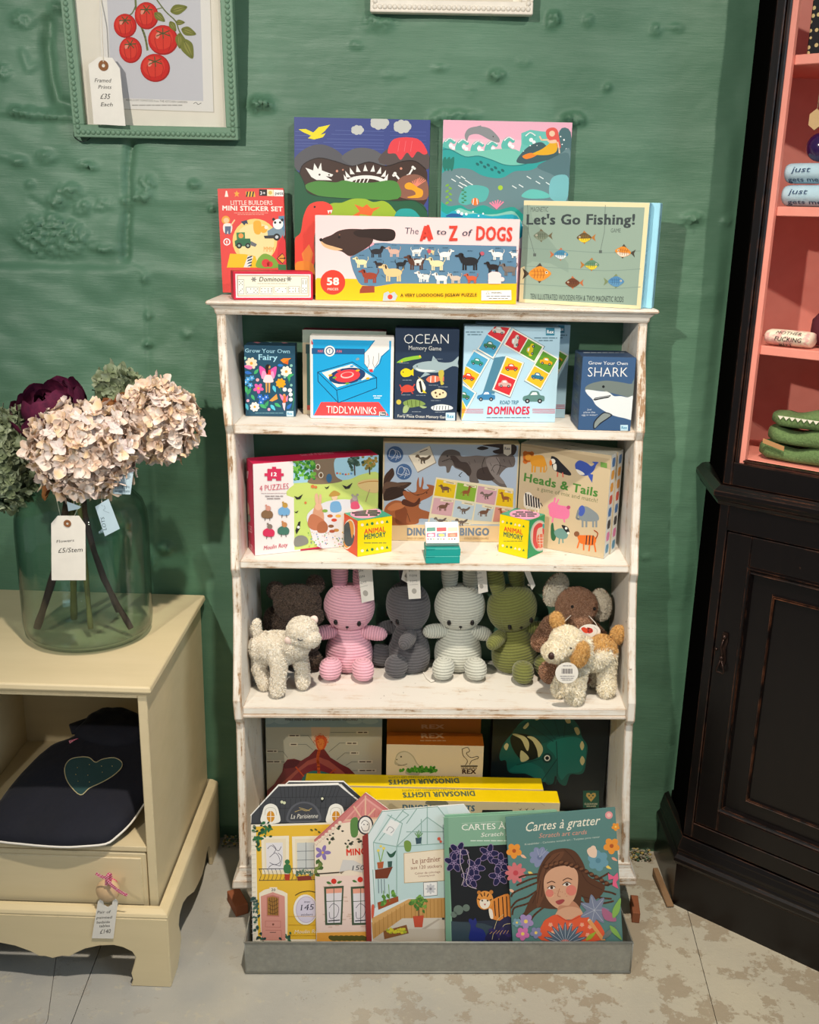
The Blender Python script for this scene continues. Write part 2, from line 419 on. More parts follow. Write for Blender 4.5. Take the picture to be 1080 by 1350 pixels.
# broken plaster edge above the floor
foot = np.clip((.035-Z)/.02, 0, 1); D = D*(1-foot)-.004*foot
nx, nzn = len(xs), len(zs)
V = np.stack([X, -D, Z], -1).reshape(-1, 3)
i = np.arange(nx*nzn).reshape(nzn, nx); q = np.stack([i[:-1, :-1], i[:-1, 1:], i[1:, 1:], i[1:, :-1]], -1).reshape(-1, 4)
me = bpy.data.meshes.new('wall_back'); me.from_pydata(V.tolist(), [], q.tolist()); me.update()
me.polygons.foreach_set('use_smooth', [True]*len(me.polygons))
wall = link('wall_back', me, WALLM, mat=Matrix.Identity(4)); tag(wall, kind='structure')
b = MB(); b.box(-3, 1.2, .02, .12, -.1, 2.9); wb = b.build('wall_core', plain('#3a6a50', .8), wall)
b = MB(); b.box(1.16, 1.26, -.9, .12, -.1, 2.9); tag(b.build('wall_right', WALLM), kind='structure')
# plaster crumbs along the foot of the wall
b = MB()
for k in range(420):
    x = random.choice([random.uniform(-.41, -.335), random.uniform(.385, .475), random.uniform(.385, .475), random.uniform(-.34, .4)]); r = random.uniform(.0012, .004)
    b.mi = random.choice([0, 0, 1, 2])
    b.ell((min(x, .47) if x > 0 else max(x, -.395), -.006-random.random()**2*.03, random.uniform(0, .012)+r*.5), (r, r*.8, r*.7), seg=5, rings=3)
tag(b.build('plaster_crumbs', [plain('#9b9684', .9), plain('#b09a58', .9), plain('#4d6b52', .9)]), 'loose plaster crumbs along the foot of the green wall', 'rubble', kind='stuff')
# ---- floor : painted hardboard sheets over a dark bed
t = NT('worn_floor_paint'); v = t.coords()
n1 = t.noise(v, 5, 7, .62); n2 = t.noise(v, 16, 6, .7); n3 = t.noise(v, 45, 5, .7)
base = t.mix(n2, '#aea99b', '#c8c3b4')
base = t.mix(t.ramp(t.noise(v, 3.1, 3), [(.35, 0.0), (.65, 1.0)]), base, '#9a9c9c')
sx = t.n('ShaderNodeSeparateXYZ'); t.nt.links.new(v, sx.inputs[0])
rightness = t.ramp(t.math('ADD', t.math('MULTIPLY', sx.outputs[0], 1.0), .5), [(.5, 0.0), (.95, 1.0)])
worn = t.ramp(t.math('ADD', n2, t.math('MULTIPLY', rightness, .1)), [(.60, 0.0), (.64, 1.0)])
base = t.mix(t.math('MULTIPLY', rightness, .55), base, '#c2b79c')
base = t.mix(t.math('MULTIPLY', worn, t.math('ADD', t.math('MULTIPLY', rightness, .45), .2)), base, '#8f7d64')
base = t.mix(t.math('MULTIPLY', t.ramp(n3, [(.6, 0.0), (.66, 1.0)]), .45), base, '#c0b9a2')
base = t.mix(t.ramp(t.noise(v, 120, 4, .7), [(.68, 0.0), (.72, .7)]), base, '#4b463d')
t.set(Base_Color=base, Roughness=t.mix(worn, (.42,)*3+(1,), (.7,)*3+(1,)))
t.bump(t.math('ADD', t.math('MULTIPLY', worn, -.6), t.math('ADD', n3, n2)), .35, .003)
FLOORM = t.m
b = MB(); b.box(-3, 2.5, -3.2, .1, -.1, -.004)
floor = tag(b.build('floor', plain('#4a463e', .9)), kind='structure')
def sheet(poly):
    b = MB(); b.prism([(x, y, -.0045) for x, y in poly], (0, 0, .0045)); return b.build('floor_sheet', FLOORM, floor)
s1a, s1b = (-.575, .1), (-.66, -3.2)      # seam lines seen on the floor
l0, l1 = (-.655, .1), (-.505, -1.2)
sheet([(-3, .1), (-.7385, .1), (-.583, -.5), (-.583, -3.2), (-3, -3.2)])
sheet([(-.7375, .1), (-.5733, .1), (-.5435, -.5), (-.5435, -3.2), (-.582, -3.2), (-.582, -.5)])
sheet([(-.572, .1), (.525, .1), (.510, -.167), (.491, -.459), (.42, -3.2), (-.542, -3.2), (-.542, -.5)])
sheet([(.5262, .1), (2.5, .1), (2.5, -3.2), (.4212, -3.2), (.4922, -.459), (.5112, -.167)])
# ================================================================== distressed white shelf unit
t = NT('distressed_white_paint'); v = t.coords((3, 9, 22)); vv = t.coords()
vl = t.coords((2.2, 14, 30)); geo = t.n('ShaderNodeNewGeometry')
bev = t.n('ShaderNodeBevel', samples=3); bev.inputs['Radius'].default_value = .004
dp = t.n('ShaderNodeVectorMath', operation='DOT_PRODUCT'); t.nt.links.new(bev.outputs[0], dp.inputs[0]); t.nt.links.new(geo.outputs['Normal'], dp.inputs[1])
edge = t.ramp(t.math('SUBTRACT', 1, dp.outputs['Value']), [(.01, 0.0), (.16, 1.0)])
nn = t.noise(vl, 3, 7, .7); n2 = t.noise(vv, 26, 6, .7)
sepn = t.n('ShaderNodeSeparateXYZ'); t.nt.links.new(geo.outputs['Normal'], sepn.inputs[0])
front = t.ramp(t.math('MULTIPLY', sepn.outputs[1], -1), [(.6, 0.0), (.9, 1.0)])
edge = t.math('ADD', edge, t.math('MULTIPLY', front, .14))
wear = t.math('ADD', t.math('MULTIPLY', edge, .36), t.math('ADD', t.math('MULTIPLY', nn, .7), t.math('MULTIPLY', n2, .35)))
wf = t.ramp(wear, [(.635, 0.0), (.665, 1.0)]); wf2 = t.ramp(wear, [(.55, 0.0), (.66, .75)])
c = t.mix(t.noise(vv, 7, 4), '#e8e4dc', '#d9d3c8'); c = t.mix(wf2, c, '#cbb59b'); c = t.mix(wf, c, '#9c7a58')
c = t.mix(t.ramp(t.noise(vv, 70, 5, .7), [(.66, 0.0), (.7, .8)]), c, '#6d5a48')
t.set(Base_Color=c, Roughness=.58); t.bump(t.math('ADD', t.math('MULTIPLY', wf, -1), nn), .35, .0015)
SHELFM = t.m
# the same paint with the streaks running up the side panels
SHELFV = SHELFM.copy(); SHELFV.name = 'distressed_white_paint_upright'
for nd in SHELFV.node_tree.nodes:
    if nd.type == 'MAPPING' and tuple(round(a, 1) for a in nd.inputs['Scale'].default_value) in ((2.2, 14, 30), (3, 9, 22)): nd.inputs['Scale'].default_value = (30, 14, 2.2)
S1, S2, S3, TOP = .906, .674, .422, 1.104
# levels: z, left outer front (x, y), right outer front, depth-wise back
LV = [(1.082, -.350, -.143, .352, -.124), (1.03, -.349, -.145, .353, -.126), (.975, -.345, -.157, .356, -.137), (.905, -.336, -.175, .358, -.150), (.889, -.336, -.165, .358, -.141),
      (.80, -.333, -.170, .362, -.144), (.71, -.331, -.182, .364, -.152), (.66, -.329, -.196, .365, -.165), (.645, -.329, -.186, .366, -.156), (.58, -.328, -.190, .369, -.160), (.50, -.326, -.213, .371, -.180),
      (.435, -.324, -.236, .373, -.200), (.400, -.322, -.236, .374, -.200), (.388, -.322, -.224, .374, -.188), (.25, -.320, -.238, .379, -.195), (.10, -.316, -.262, .386, -.215)]
def lv(z, k):
    L = sorted(LV); 
    for a, b in zip(L, L[1:]):
        if a[0] <= z <= b[0]: f = (z-a[0])/(b[0]-a[0]); return a[k]+(b[k]-a[k])*f
    return L[0][k] if z < L[0][0] else L[-1][k]
BL, BR = -.018, -.004     # back edge, left and right
shelf = empty('shelf_unit', (.015, -.1, 0), 'tall white distressed wooden shelf unit with open back standing against the green wall', 'shelf')
TH = .0148
for sgn, k in ((1, 1), (-1, 3)):
    b = MB(); rings = []
    for L in LV:
        x, y, z = L[k], L[k+1], L[0]; yb = BL if sgn > 0 else BR; xb = x+.004*sgn
        rings.append([(x, y, z), (x+TH*sgn, y+.0005, z), (xb+TH*sgn, yb, z), (xb, yb, z)])
    b.loft(rings); b.build('side_panel', SHELFV, shelf, bevel=.0012)
def board(z, th, over=0, name='shelf_board', lip=None):
    xl, yl, xr, yr = lv(z, 1)+TH, lv(z, 2)+.004-over, lv(z, 3)-TH, lv(z, 4)+.004-over
    b = MB()
    b.hexa([(xl, yl, z-th), (xr, yr, z-th), (xl, BL, z-th), (xr, BR, z-th), (xl, yl, z), (xr, yr, z), (xl, BL, z), (xr, BR, z)])
    if lip:
        b.hexa([(xl, yl-lip, z-th-.001), (xr, yr-lip, z-th-.001), (xl, yl+.001, z-th-.001), (xr, yr+.001, z-th-.001), (xl, yl-lip, z-th+.005), (xr, yr-lip, z-th+.005), (xl, yl+.001, z-th+.005), (xr, yr+.001, z-th+.005)])
    return b.build(name, SHELFM, shelf, bevel=.0014)
board(S1, .0165); board(S2, .0135); board(S3, .018, lip=.003)
BASEZ = .108
# top board with its stepped cornice
def mould(prof, z0, name, ends=True, xl=-.350, xr=.352, yl=-.143, yr=-.124, ybl=-.016, ybr=-.002):
    b = MB(); rings = []
    for o, z in prof:
        rings.append([(xl-o, ybl, z0+z), (xl-o, yl-o, z0+z), (xr+o, yr-o, z0+z), (xr+o, ybr, z0+z)])
    b.loft(rings); return b.build(name, SHELFM, shelf, bevel=.0006)
mould([(0, -.001), (.002, .002), (.003, .008), (.008, .013), (.009, .0145), (.013, .0155), (.0145, .018), (.013, .0215), (.010, .022)], 1.082, 'cornice')
# base moulding and bottom board
board(.135, .016)
mould([(.001, .035), (.002, .028), (.009, .014), (.011, .012), (.012, .0), (.010, -.003)], .088, 'base_moulding', xl=-.316, xr=.386, yl=-.262, yr=-.215)
for x, y in ((-.285, -.225), (.352, -.185), (-.285, -.05), (.352, -.04)):
    b = MB(); b.lathe([(.016, .0), (.02, .006), (.017, .018), (.013, .024), (.021, .04), (.026, .052), (.021, .066), (.014, .072), (.02, .078), (.02, .085)], (x, y, 0), 20)
    b.build('bun_foot', SHELFM, shelf, smooth=True, autosmooth=40)
# ================================================================== galvanised tray
t = NT('galvanised_steel'); v = t.coords(); vo = t.n('ShaderNodeTexVoronoi'); t.nt.links.new(v, vo.inputs[0]); vo.inputs['Scale'].default_value = 130
n = t.noise(v, 60, 6, .7); g = t.mix(n, '#7d7d74', '#b9b7ac'); g = t.mix(t.math('MULTIPLY', vo.outputs['Distance'], .5), g, '#8a8c88'); g = t.mix(t.ramp(t.noise(v, 160, 5, .8), [(.6, 0.0), (.75, .8)]), g, '#6a6b67')
t.set(Base_Color=g, Metallic=.45, Roughness=t.mix(n, (.38,)*3+(1,), (.62,)*3+(1,))); t.bump(n, .12, .002); GALV = t.m
tray = empty('galvanised_tray', (.04, -.33, 0), 'low rectangular galvanised metal tray on the floor holding picture books', 'tray')
ta, tb = Vector((-.2865, -.3835, 0)), Vector((.3705, -.351, 0)); tx = (tb-ta).normalized(); ty = Vector((-tx.y, tx.x, 0)); TL = (tb-ta).length; TD = .12
def tp(u, w_, z): return ta+tx*u+ty*w_+Vector((0, 0, z))
b = MB(); th = .0012; H = .064; e = .004
def tbox(u0, u1, w0, w1, z0, z1): b.hexa([tp(u, w_, z) for z in (z0, z1) for w_ in (w0, w1) for u in (u0, u1)])
tbox(0, TL, 0, TD, .0005, .002)
b.build('tray_bottom', GALV, tray)
for nm, a in (('tray_wall', (0, TL, 0, th)), ('tray_wall', (0, TL, TD-th, TD)), ('tray_wall', (0, th, th, TD-th)), ('tray_wall', (TL-th, TL, th, TD-th))):
    b = MB(); u0, u1, w0, w1 = a; ee = e
    tbox(*a, .002, H); b.build(nm, GALV, tray)
b = MB(); b.tube([tp(0, 0, H), tp(TL, 0, H), tp(TL, TD, H), tp(0, TD, H), tp(0, 0, H), tp(.01, 0, H)], .0018, 8); b.build('rolled_rim', GALV, tray, smooth=True)
b = MB(); b.tube([tp(-.0005, -.0006, .004), tp(TL, -.0006, .004)], .0012, 6); b.tube([tp(0, -.0004, .008), tp(0, -.0004, H)], .0009, 6); b.tube([tp(TL, -.0004, .004), tp(TL, -.0004, H)], .0012, 6); b.build('seam', GALV, tray, smooth=True)
# ================================================================== cream painted bedside cabinet
t = NT('cream_chalk_paint'); v = t.coords((1.2, 6, 12)); vv = t.coords(); n = t.noise(v, 4, 6, .65)
c = t.mix(n, '#cbbb94', '#dfceaa'); c = t.mix(t.ramp(t.noise(vv, 2.5, 2), [(.45, 0.0), (.7, .6)]), c, '#e2cfa2')
bev = t.n('ShaderNodeBevel', samples=3); bev.inputs['Radius'].default_value = .003; geo = t.n('ShaderNodeNewGeometry')
dp = t.n('ShaderNodeVectorMath', operation='DOT_PRODUCT'); t.nt.links.new(bev.outputs[0], dp.inputs[0]); t.nt.links.new(geo.outputs['Normal'], dp.inputs[1])
edge = t.ramp(t.math('SUBTRACT', 1, dp.outputs['Value']), [(.02, 0.0), (.2, 1.0)])
c = t.mix(t.math('MULTIPLY', edge, t.ramp(t.noise(vv, 40, 5, .7), [(.45, .1), (.7, .9)])), c, '#8e7a52')
t.set(Base_Color=c, Roughness=.42); t.bump(t.noise(v, 9, 5), .15, .001); CREAM = t.m
cab = empty('bedside_cabinet', (-.7, -.2, 0), 'cream painted bedside cabinet with open compartment, one drawer and scalloped plinth, by the left edge', 'cabinet')
DX0, DX1, DF, DB = -.985, -.425, -.395, -.015
def cb(name, x0, x1, y0, y1, z0, z1, bev=.001): b = MB(); b.box(x0, x1, y0, y1, z0, z1); return b.build(name, CREAM, cab, bevel=bev)
b = MB(); rings = [[(DX0-o, DF-o+.002, z), (DX1+o, DF-o+.002, z), (DX1+o, DB+.004, z), (DX0-o, DB+.004, z)] for o, z in ((.001, .521), (.002, .525), (.006, .527), (.009, .531), (.008, .538), (.006, .540))]
b.loft(rings); b.build('table_top', CREAM, cab, bevel=.0008)
cb('side_panel', DX1-.0145, DX1, DF, DB, .128, .521); cb('side_panel', DX0, DX0+.0145, DF, DB, .128, .521)
cb('top_rail', DX0+.0145, DX1-.0145, DF+.002, DF+.014, .5165, .521)
cb('back_panel', DX0+.0145, DX1-.0145, DB-.052, DB-.045, .128, .521); cb('compartment_floor', DX0+.0145, DX1-.0145, DF+.001, DB-.052, .2415, .251)
# inner partition whose face shows at the left of the opening
cb('partition', -.772, -.760, DF+.03, DB-.052, .251, .5165)
dr = cb('drawer', DX0+.0165, DX1-.0165, DF+.0015, DF+.02, .1335, .2385, .002)
b = MB(); b.box(DX0+.024, DX1-.024, DF-.0012, DF+.002, .141, .231); b.build('raised_drawer_front', CREAM, dr, bevel=.002)
WOODK = plain('#d9b88e', .35, var=.1)
for kx, kz in ((-.500, .183), (-.905, .183)):
    b = MB(); Mk = Matrix.Translation((kx, DF-.001, kz)) @ Matrix.Rotation(R(90), 4, 'X')
    b.lathe([(.009, 0), (.0085, .006), (.011, .010), (.0185, .015), (.0195, .021), (.017, .027), (.010, .031), (.002, .032)], seg=24, M=Mk)
    b.build('drawer_knob', WOODK, dr, smooth=True)
KX2 = -.675
# plinth front with its scalloped apron
PF = -.420
def apron():
    half = [(-.472, .0), (-.468, .012), (-.470, .025), (-.464, .045), (-.461, .058), (-.466, .068), (-.480, .076), (-.496, .080), (-.52, .078), (-.544, .071), (-.560, .062), (-.571, .0545), (-.583, .0555), (-.590, .053), (-.600, .050), (-.611, .0535), (-.622, .0535), (-.635, .062), (-.660, .072), (-.690, .078)]
    pts = [(-.405, .0), (-.405, .133), (-1.005, .133), (-1.005, 0)]
    left = [(-1.41-x, z) for x, z in half]
    return pts+left+half[::-1]
b = MB(); b.prism([(x, PF, z) for x, z in apron()], (0, .018, 0)); b.build('front_apron', CREAM, cab, bevel=.001)
side = [(-.418, 0), (-.418, .133), (-.012, .133), (-.012, 0), (-.088, 0), (-.090, .018), (-.098, .042), (-.108, .056), (-.118, .060), (-.133, .056), (-.15, .046), (-.173, .040), (-.20, .043), (-.241, .052), (-.29, .078), (-.320, .088), (-.345, .084), (-.353, .07), (-.345, .05), (-.342, .036), (-.352, .02), (-.372, .0)]
for x in (-.412, -1.005):
    b = MB(); b.prism([(x, y, z) for y, z in side], (.0075 if x > -.5 else .0075, 0, 0)); b.build('side_apron', CREAM, cab, bevel=.001)
b = MB(); rings = [[(DX0-.02-o, PF-o+.001, z), (-.405+o, PF-o+.001, z), (-.405+o, DB+.003, z), (DX0-.02-o, DB+.003, z)] for o, z in ((0, .133), (.001, .136), (-.001, .141), (-.010, .1455), (-.016, .146))]
b.loft(rings, cap=False); b.build('plinth_moulding', CREAM, cab, bevel=.0006)
b = MB(); b.box(DX0, DX1, DF+.01, DB, .1285, .1325); b.build('bottom_board', CREAM, cab)
# ================================================================== black corner cabinet with coral inside
t = NT('black_lacquered_wood'); v = t.coords(); vl = t.coords((6, 6, 1)); n = t.noise(vl, 12, 5, .65)
c = t.mix(n, '#070405', '#100a09')
bev = t.n('ShaderNodeBevel', samples=3); bev.inputs['Radius'].default_value = .003; geo = t.n('ShaderNodeNewGeometry')
dp = t.n('ShaderNodeVectorMath', operation='DOT_PRODUCT'); t.nt.links.new(bev.outputs[0], dp.inputs[0]); t.nt.links.new(geo.outputs['Normal'], dp.inputs[1])
edge = t.ramp(t.math('SUBTRACT', 1, dp.outputs['Value']), [(.02, 0.0), (.25, 1.0)])
c = t.mix(t.math('MULTIPLY', edge, t.ramp(t.noise(v, 30, 5, .7), [(.42, 0.0), (.62, .75)])), c, '#7a4a30')
c = t.mix(t.ramp(t.noise(v, 80, 4, .7), [(.7, 0.0), (.75, .5)]), c, '#5b4030')
t.set(Base_Color=c, Roughness=.3); t.b.inputs['Specular IOR Level'].default_value = .4; t.bump(t.noise(vl, 30, 5), .12, .001); BLACK = t.m
SIDEB = plain('#0b0a09', .95, spec=.0, bstr=0, name='matt_black_side')
CORAL = NT('coral_paint'); v = CORAL.coords((4, 4, 4)); CORAL.set(Base_Color=CORAL.mix(CORAL.noise(v, 6, 5), '#dd8373', '#ee9d8c'), Roughness=.5); CORAL = CORAL.m
cc = empty('corner_cabinet', (.75, -.15, 0), 'tall black corner cabinet with coral pink shelves above a panelled door', 'cabinet')
fa = Vector((.492, -.157, 0)); fdir = Vector((.701-.488, -.33+.158, 0)).normalized(); fn = Vector((fdir.y, -fdir.x, 0))   # fn points to the room
if fn.y > 0: fn = -fn
def fp(s_, z, o=0): p = fa+fdir*s_+fn*o; return Vector((p.x, p.y, z))
SW = .60
def fbox(b, s0, s1, z0, z1, o0, o1):
    b.hexa([fp(s_, z, o) for z in (z0, z1) for o in (o1, o0) for s_ in (s0, s1)]); return b
def plan(o, wx=.509):   # outline of the body in plan, grown by o
    return [(wx-o*.9, -.001), (.492-o, -.157-o*.478), (fp(SW, 0).x+o, fp(SW, 0).y-o*.9), (1.155, fp(SW, 0).y+.02-o*.5), (1.155, -.001)]
# lower carcass
b = MB(); pl_ = plan(-.012); b.loft([[(x, y, z) for x, y in pl_] for z in (.0, .79)]); b.build('lower_carcass', BLACK, cc)
b = MB(); b.hexa([(.509, -.002, .0), (.515, -.002, .0), (.492, -.157, .0), (.4985, -.157, .0), (.509, -.002, .8), (.515, -.002, .8), (.492, -.157, .8), (.4985, -.157, .8)]); b.build('side_board', SIDEB, cc)
for s0, s1, nm in ((0, .0165, 'stile'), (SW-.0165, SW, 'stile')): fbox(MB(), s0, s1, .15, .79, -.011, 0).build(nm, BLACK, cc, bevel=.001)
fbox(MB(), .0165, SW-.0165, .745, .79, -.011, 0).build('rail', BLACK, cc, bevel=.001)
fbox(MB(), .0165, SW-.0165, .15, .181, -.011, 0).build('rail', BLACK, cc, bevel=.001)
door = fbox(MB(), .018, SW-.018, .183, .743, -.0115, -.006).build('cupboard_door', BLACK, cc, bevel=.001)
for a in ((.018, .061, .183, .743), (SW-.061, SW-.018, .183, .743), (.061, SW-.061, .69, .743), (.061, SW-.061, .183, .222)):
    fbox(MB(), *a, -.006, -.0008).build('door_frame_rail', BLACK, door, bevel=.0012)
b = MB()
def frame_mould(b, s0, s1, z0, z1, wd, o0, o1):
    P = [fp(s0, z0, o0), fp(s1, z0, o0), fp(s1, z1, o0), fp(s0, z1, o0)]; 
    rings = []
    for q, o in ((0, o0), (wd*.3, o1), (wd*.6, o1*.6+o0*.4), (wd*.8, o1*.9), (wd, o0)):
        rings.append([fp(s0+q, z0+q, o), fp(s1-q, z0+q, o), fp(s1-q, z1-q, o), fp(s0+q, z1-q, o)])
    b.loft(rings, cap=False); return b
frame_mould(MB(), .056, SW-.056, .222, .692, .014, -.006, .003).build('door_moulding', BLACK, door)
frame_mould(MB(), .104, SW-.104, .262, .652, .007, -.006, -.001).build('panel_bead', BLACK, door)
# plinth and waist moulding follow the plan
def ring_mould(prof, name, wx=.509):
    b = MB(); b.loft([[(x, y, z) for x, y in plan(o, wx)] for o, z in prof], cap=False); return b.build(name, BLACK, cc, bevel=.0004)
ring_mould([(.007, 0), (.007, .088), (.011, .092), (.014, .098), (.0135, .104), (.008, .110), (.006, .116), (.008, .122), (.004, .136), (.0005, .146), (-.01, .147)], 'plinth', .489)
ring_mould([(-.011, .788), (.004, .789), (.006, .795), (.009, .798), (.0145, .806), (.0145, .813), (.008, .818), (.003, .822), (-.01, .823)], 'waist_moulding', .500)
# upper part
b = MB(); b.hexa([(.511, -.002, .823), (.517, -.002, .823), (.492, -.155, .823), (.4985, -.155, .823), (.511, -.002, 2.1), (.517, -.002, 2.1), (.492, -.155, 2.1), (.4985, -.155, 2.1)]); b.build('side_board', SIDEB, cc)
fbox(MB(), .0, .014, .823, 2.1, -.014, -.001).build('stile', BLACK, cc, bevel=.0012)
fbox(MB(), .014, .022, .845, 2.1, -.012, -.004).build('stile_bead', BLACK, cc, bevel=.002)
fbox(MB(), .022, .031, .860, 2.1, -.017, -.006).build('coral_reveal', CORAL, cc, bevel=.001)
fbox(MB(), SW-.03, SW, .823, 2.1, -.014, -.001).build('stile', BLACK, cc, bevel=.0012)
fbox(MB(), .014, SW-.03, .823, .862, -.014, -.002).build('rail', BLACK, cc, bevel=.0012)
fbox(MB(), .03, SW-.03, .8645, .868, -.014, -.001).build('ledge_bead', BLACK, cc, bevel=.001)
b = MB(); b.mi = 0
inner = [(.489, -.004), (.5005, -.147), tuple(fp(SW-.01, 0, -.014))[:2], (1.15, fp(SW, 0).y+.03), (1.15, -.004)]
for z, thk in ((.868, .010), (1.054, .014), (1.267, .014), (1.482, .014), (1.70, .014), (2.09, .014)):
    p0 = fp(.0315, 0, -.0165); p1 = fp(SW-.03, 0, -.0165)
    poly = [(.520, -.004), (p0.x, p0.y), (p1.x, p1.y), (1.15, p1.y+.05), (1.15, -.004)]
    b = MB(); b.prism([(x, y, z-thk) for x, y in poly], (0, 0, thk)); b.build('shelf_board', CORAL, cc, bevel=.001)
b = MB(); b.box(.519, 1.15, -.010, -.006, .868, 2.1); b.box(1.147, 1.152, -.5, -.006, .868, 2.1); b.build('coral_back', CORAL, cc)
b = MB(); b.hexa([(.5175, -.006, .868), (.521, -.006, .868), (.499, -.150, .868), (.503, -.150, .868), (.5175, -.006, 2.1), (.521, -.006, 2.1), (.499, -.150, 2.1), (.503, -.150, 2.1)]); b.build('coral_lining', CORAL, cc)
# diagonal back board of the corner cupboard
# iron drop handle
t = plain('#3a2a24', .35, .7); 
hb = MB(); k0 = fp(.036, .545, .0015)
def hp(s_, z, o): return fp(.036+s_, .50+z, o)
hb.prism([hp(-.004, .065, 0), hp(.004, .065, 0), hp(.006, .05, 0), hp(.003, .035, 0), hp(.006, .015, 0), hp(.003, .0, 0), hp(-.003, .0, 0), hp(-.006, .015, 0), hp(-.003, .035, 0), hp(-.006, .05, 0)], fn*.002)
plate = hb.build('handle_plate', t, door)
hb = MB(); hb.ell(hp(0, .058, .005), .0045, seg=10, rings=6); hb.tube([hp(0, .055, .006), hp(-.003, .04, .008), hp(.001, .028, .009), hp(-.001, .016, .008)], .0018, 6)
hb.tube([hp(0, .018, .008), hp(-.007, -.004, .007), hp(-.006, -.008, .007), hp(.006, -.008, .007), hp(.007, -.004, .007), hp(0, .018, .008)], .0016, 6); hb.ell(hp(0, .02, .008), .004, seg=10, rings=6)
hb.build('drop_handle', t, door, smooth=True)
hb = MB(); hb.ell(hp(-.013, .03, .001), (.003, .002, .003), seg=8, rings=4); hb.build('keyhole_pin', t, door, smooth=True)
# wooden wedge at the cabinet's foot
A, B_ = atz(864, 1153, .004), atz(884, 1196, .002)
b = MB(); d_ = (B_-A).normalized(); n_ = Vector((-d_.y, d_.x, 0)); b.hexa([A-n_*.006, B_-n_*.007, A+n_*.004, B_+n_*.007, A-n_*.006+Vector((0,0,.016)), B_-n_*.007+Vector((0,0,.004)), A+n_*.004+Vector((0,0,.016)), B_+n_*.007+Vector((0,0,.004))])
tag(b.build('wooden_wedge', plain('#8a6b4c', .7, var=.15), bevel=.0008), 'small raw wooden wedge on the floor beside the black cabinet plinth', 'wedge')

for px, py, sx_, lab in ((319, 1206, .024, "small orange-brown wooden block on the floor behind the left end of the metal tray"), (838, 1216, .014, "small orange-brown wooden block on the floor beyond the right end of the metal tray")):
    c_ = atz(px, py, 0); Mb = Matrix.Translation(c_) @ Matrix.Rotation(.5 if px < 500 else -.1, 4, 'Z'); b = MB(); b.box(-sx_/2, sx_/2, -.002, .05, 0.0002, .022, Mb)
    tag(b.build('wooden_block', plain('#8f5436', .8, var=.15), bevel=.001, mat=Mb), lab, 'block')
# ================================================================== printed helpers
def beast(A, x, y, s, col, d=1, legs=4, neck=.35, tail='up', ear=None, head=.26, body=(.5, .24), snout=.2, lw=.1, dark=None):
    """a small printed four-legged animal; x,y = middle of the body, s = its length"""
    bx, by = body[0]*s, body[1]*s
    for k in ((-.38, -.25, .22, .36) if legs == 4 else (-.2, .2)):
        A.p(col, [x+k*s*d-lw*s/2, y, x+k*s*d+lw*s/2, y, x+k*s*d+lw*s/2, y+by*1.0+s*.26, x+k*s*d-lw*s/2, y+by+s*.26])
    A.e(col, x, y, bx, by)
    hx, hy = x+d*s*.5, y-neck*s
    A.p(col, [x+d*s*.2, y-by*.7, hx-d*head*s*.3, hy-head*s*.2, hx+d*head*s*.5, hy+head*s*.3, x+d*s*.48, y+by*.4])
    A.e(col, hx, hy, head*s*.62, head*s*.5)
    A.e(col, hx+d*s*snout, hy+head*s*.15, snout*s*.75, head*s*.26)
    if ear: A.e(ear, hx-d*s*.08, hy+head*s*.1, head*s*.2, head*s*.48, 10*d)
    if tail == 'up': A.l(col, s*.06, [x-d*bx*.9, y-by*.2, x-d*bx*1.2, y-by*1.2, x-d*bx*1.15, y-by*2], True)
    elif tail == 'down': A.l(col, s*.06, [x-d*bx*.9, y-by*.2, x-d*bx*1.25, y+by*.3, x-d*bx*1.3, y+by*1.3], True)
    A.c(dark or '#22201f', [hx+d*head*s*.15, hy-head*s*.1, s*.03], 6)
def fish(A, x, y, s, cols, d=1, rot=0):
    """printed wooden fish: cols = body, belly, fin, eye ring"""
    ca, sa = math.cos(R(rot)), math.sin(R(rot))
    def T(pts): return [c for px, py in pairs(pts) for c in (x+(px*ca*d-py*sa)*s, y+(px*sa*d+py*ca)*s)]
    A.p(cols[2], T([-.55, 0, -.95, -.32, -.85, 0, -.95, .32])); A.p(cols[2], T([-.2, -.36, .05, -.62, .2, -.36])); A.p(cols[2], T([-.1, .36, .0, .55, .18, .36]))
    A.b(cols[0], T([-.6, 0, -.3, -.3, .1, -.42, .5, -.2, .68, 0, .5, .2, .1, .42, -.3, .3]))
    A.b(cols[1], T([-.5, .06, 0, .05, .5, .1, .3, .34, 0, .4, -.3, .28]))
    for k in (-.3, -.12, .06, .22): A.l(cols[3], .035*s, T([k, -.26, k+.05, 0, k, .26]), True)
    for k in (-.13, .08): A.l(cols[3], .03*s, T([-.45, k, .32, k]))
    A.c('#e8e0c8', [x+.42*ca*d*s, y+(.42*sa*d-.06)*s, .08*s], 8); A.c('#1c1c1c', [x+.42*ca*d*s, y+(.42*sa*d-.06)*s, .045*s], 6)
def flower(A, x, y, r, col, mid='#f2b83a', n=6, rot=0, w=.42):
    for k in range(n):
        a = rot+360*k/n; A.e(col, x+r*.55*math.cos(R(a)), y+r*.55*math.sin(R(a)), r*.5, r*w*.6, a, 10)
    A.c(mid, [x, y, r*.26], 10)
def leafp(A, x, y, r, col, rot=0, w=.45):
    ca, sa = math.cos(R(rot)), math.sin(R(rot))
    P = [(-1, 0), (-.4, -w), (.3, -w*.8), (1, 0), (.3, w*.8), (-.4, w)]
    A.b(col, [c for px, py in P for c in (x+r*(px*ca-py*sa), y+r*(px*sa+py*ca))])
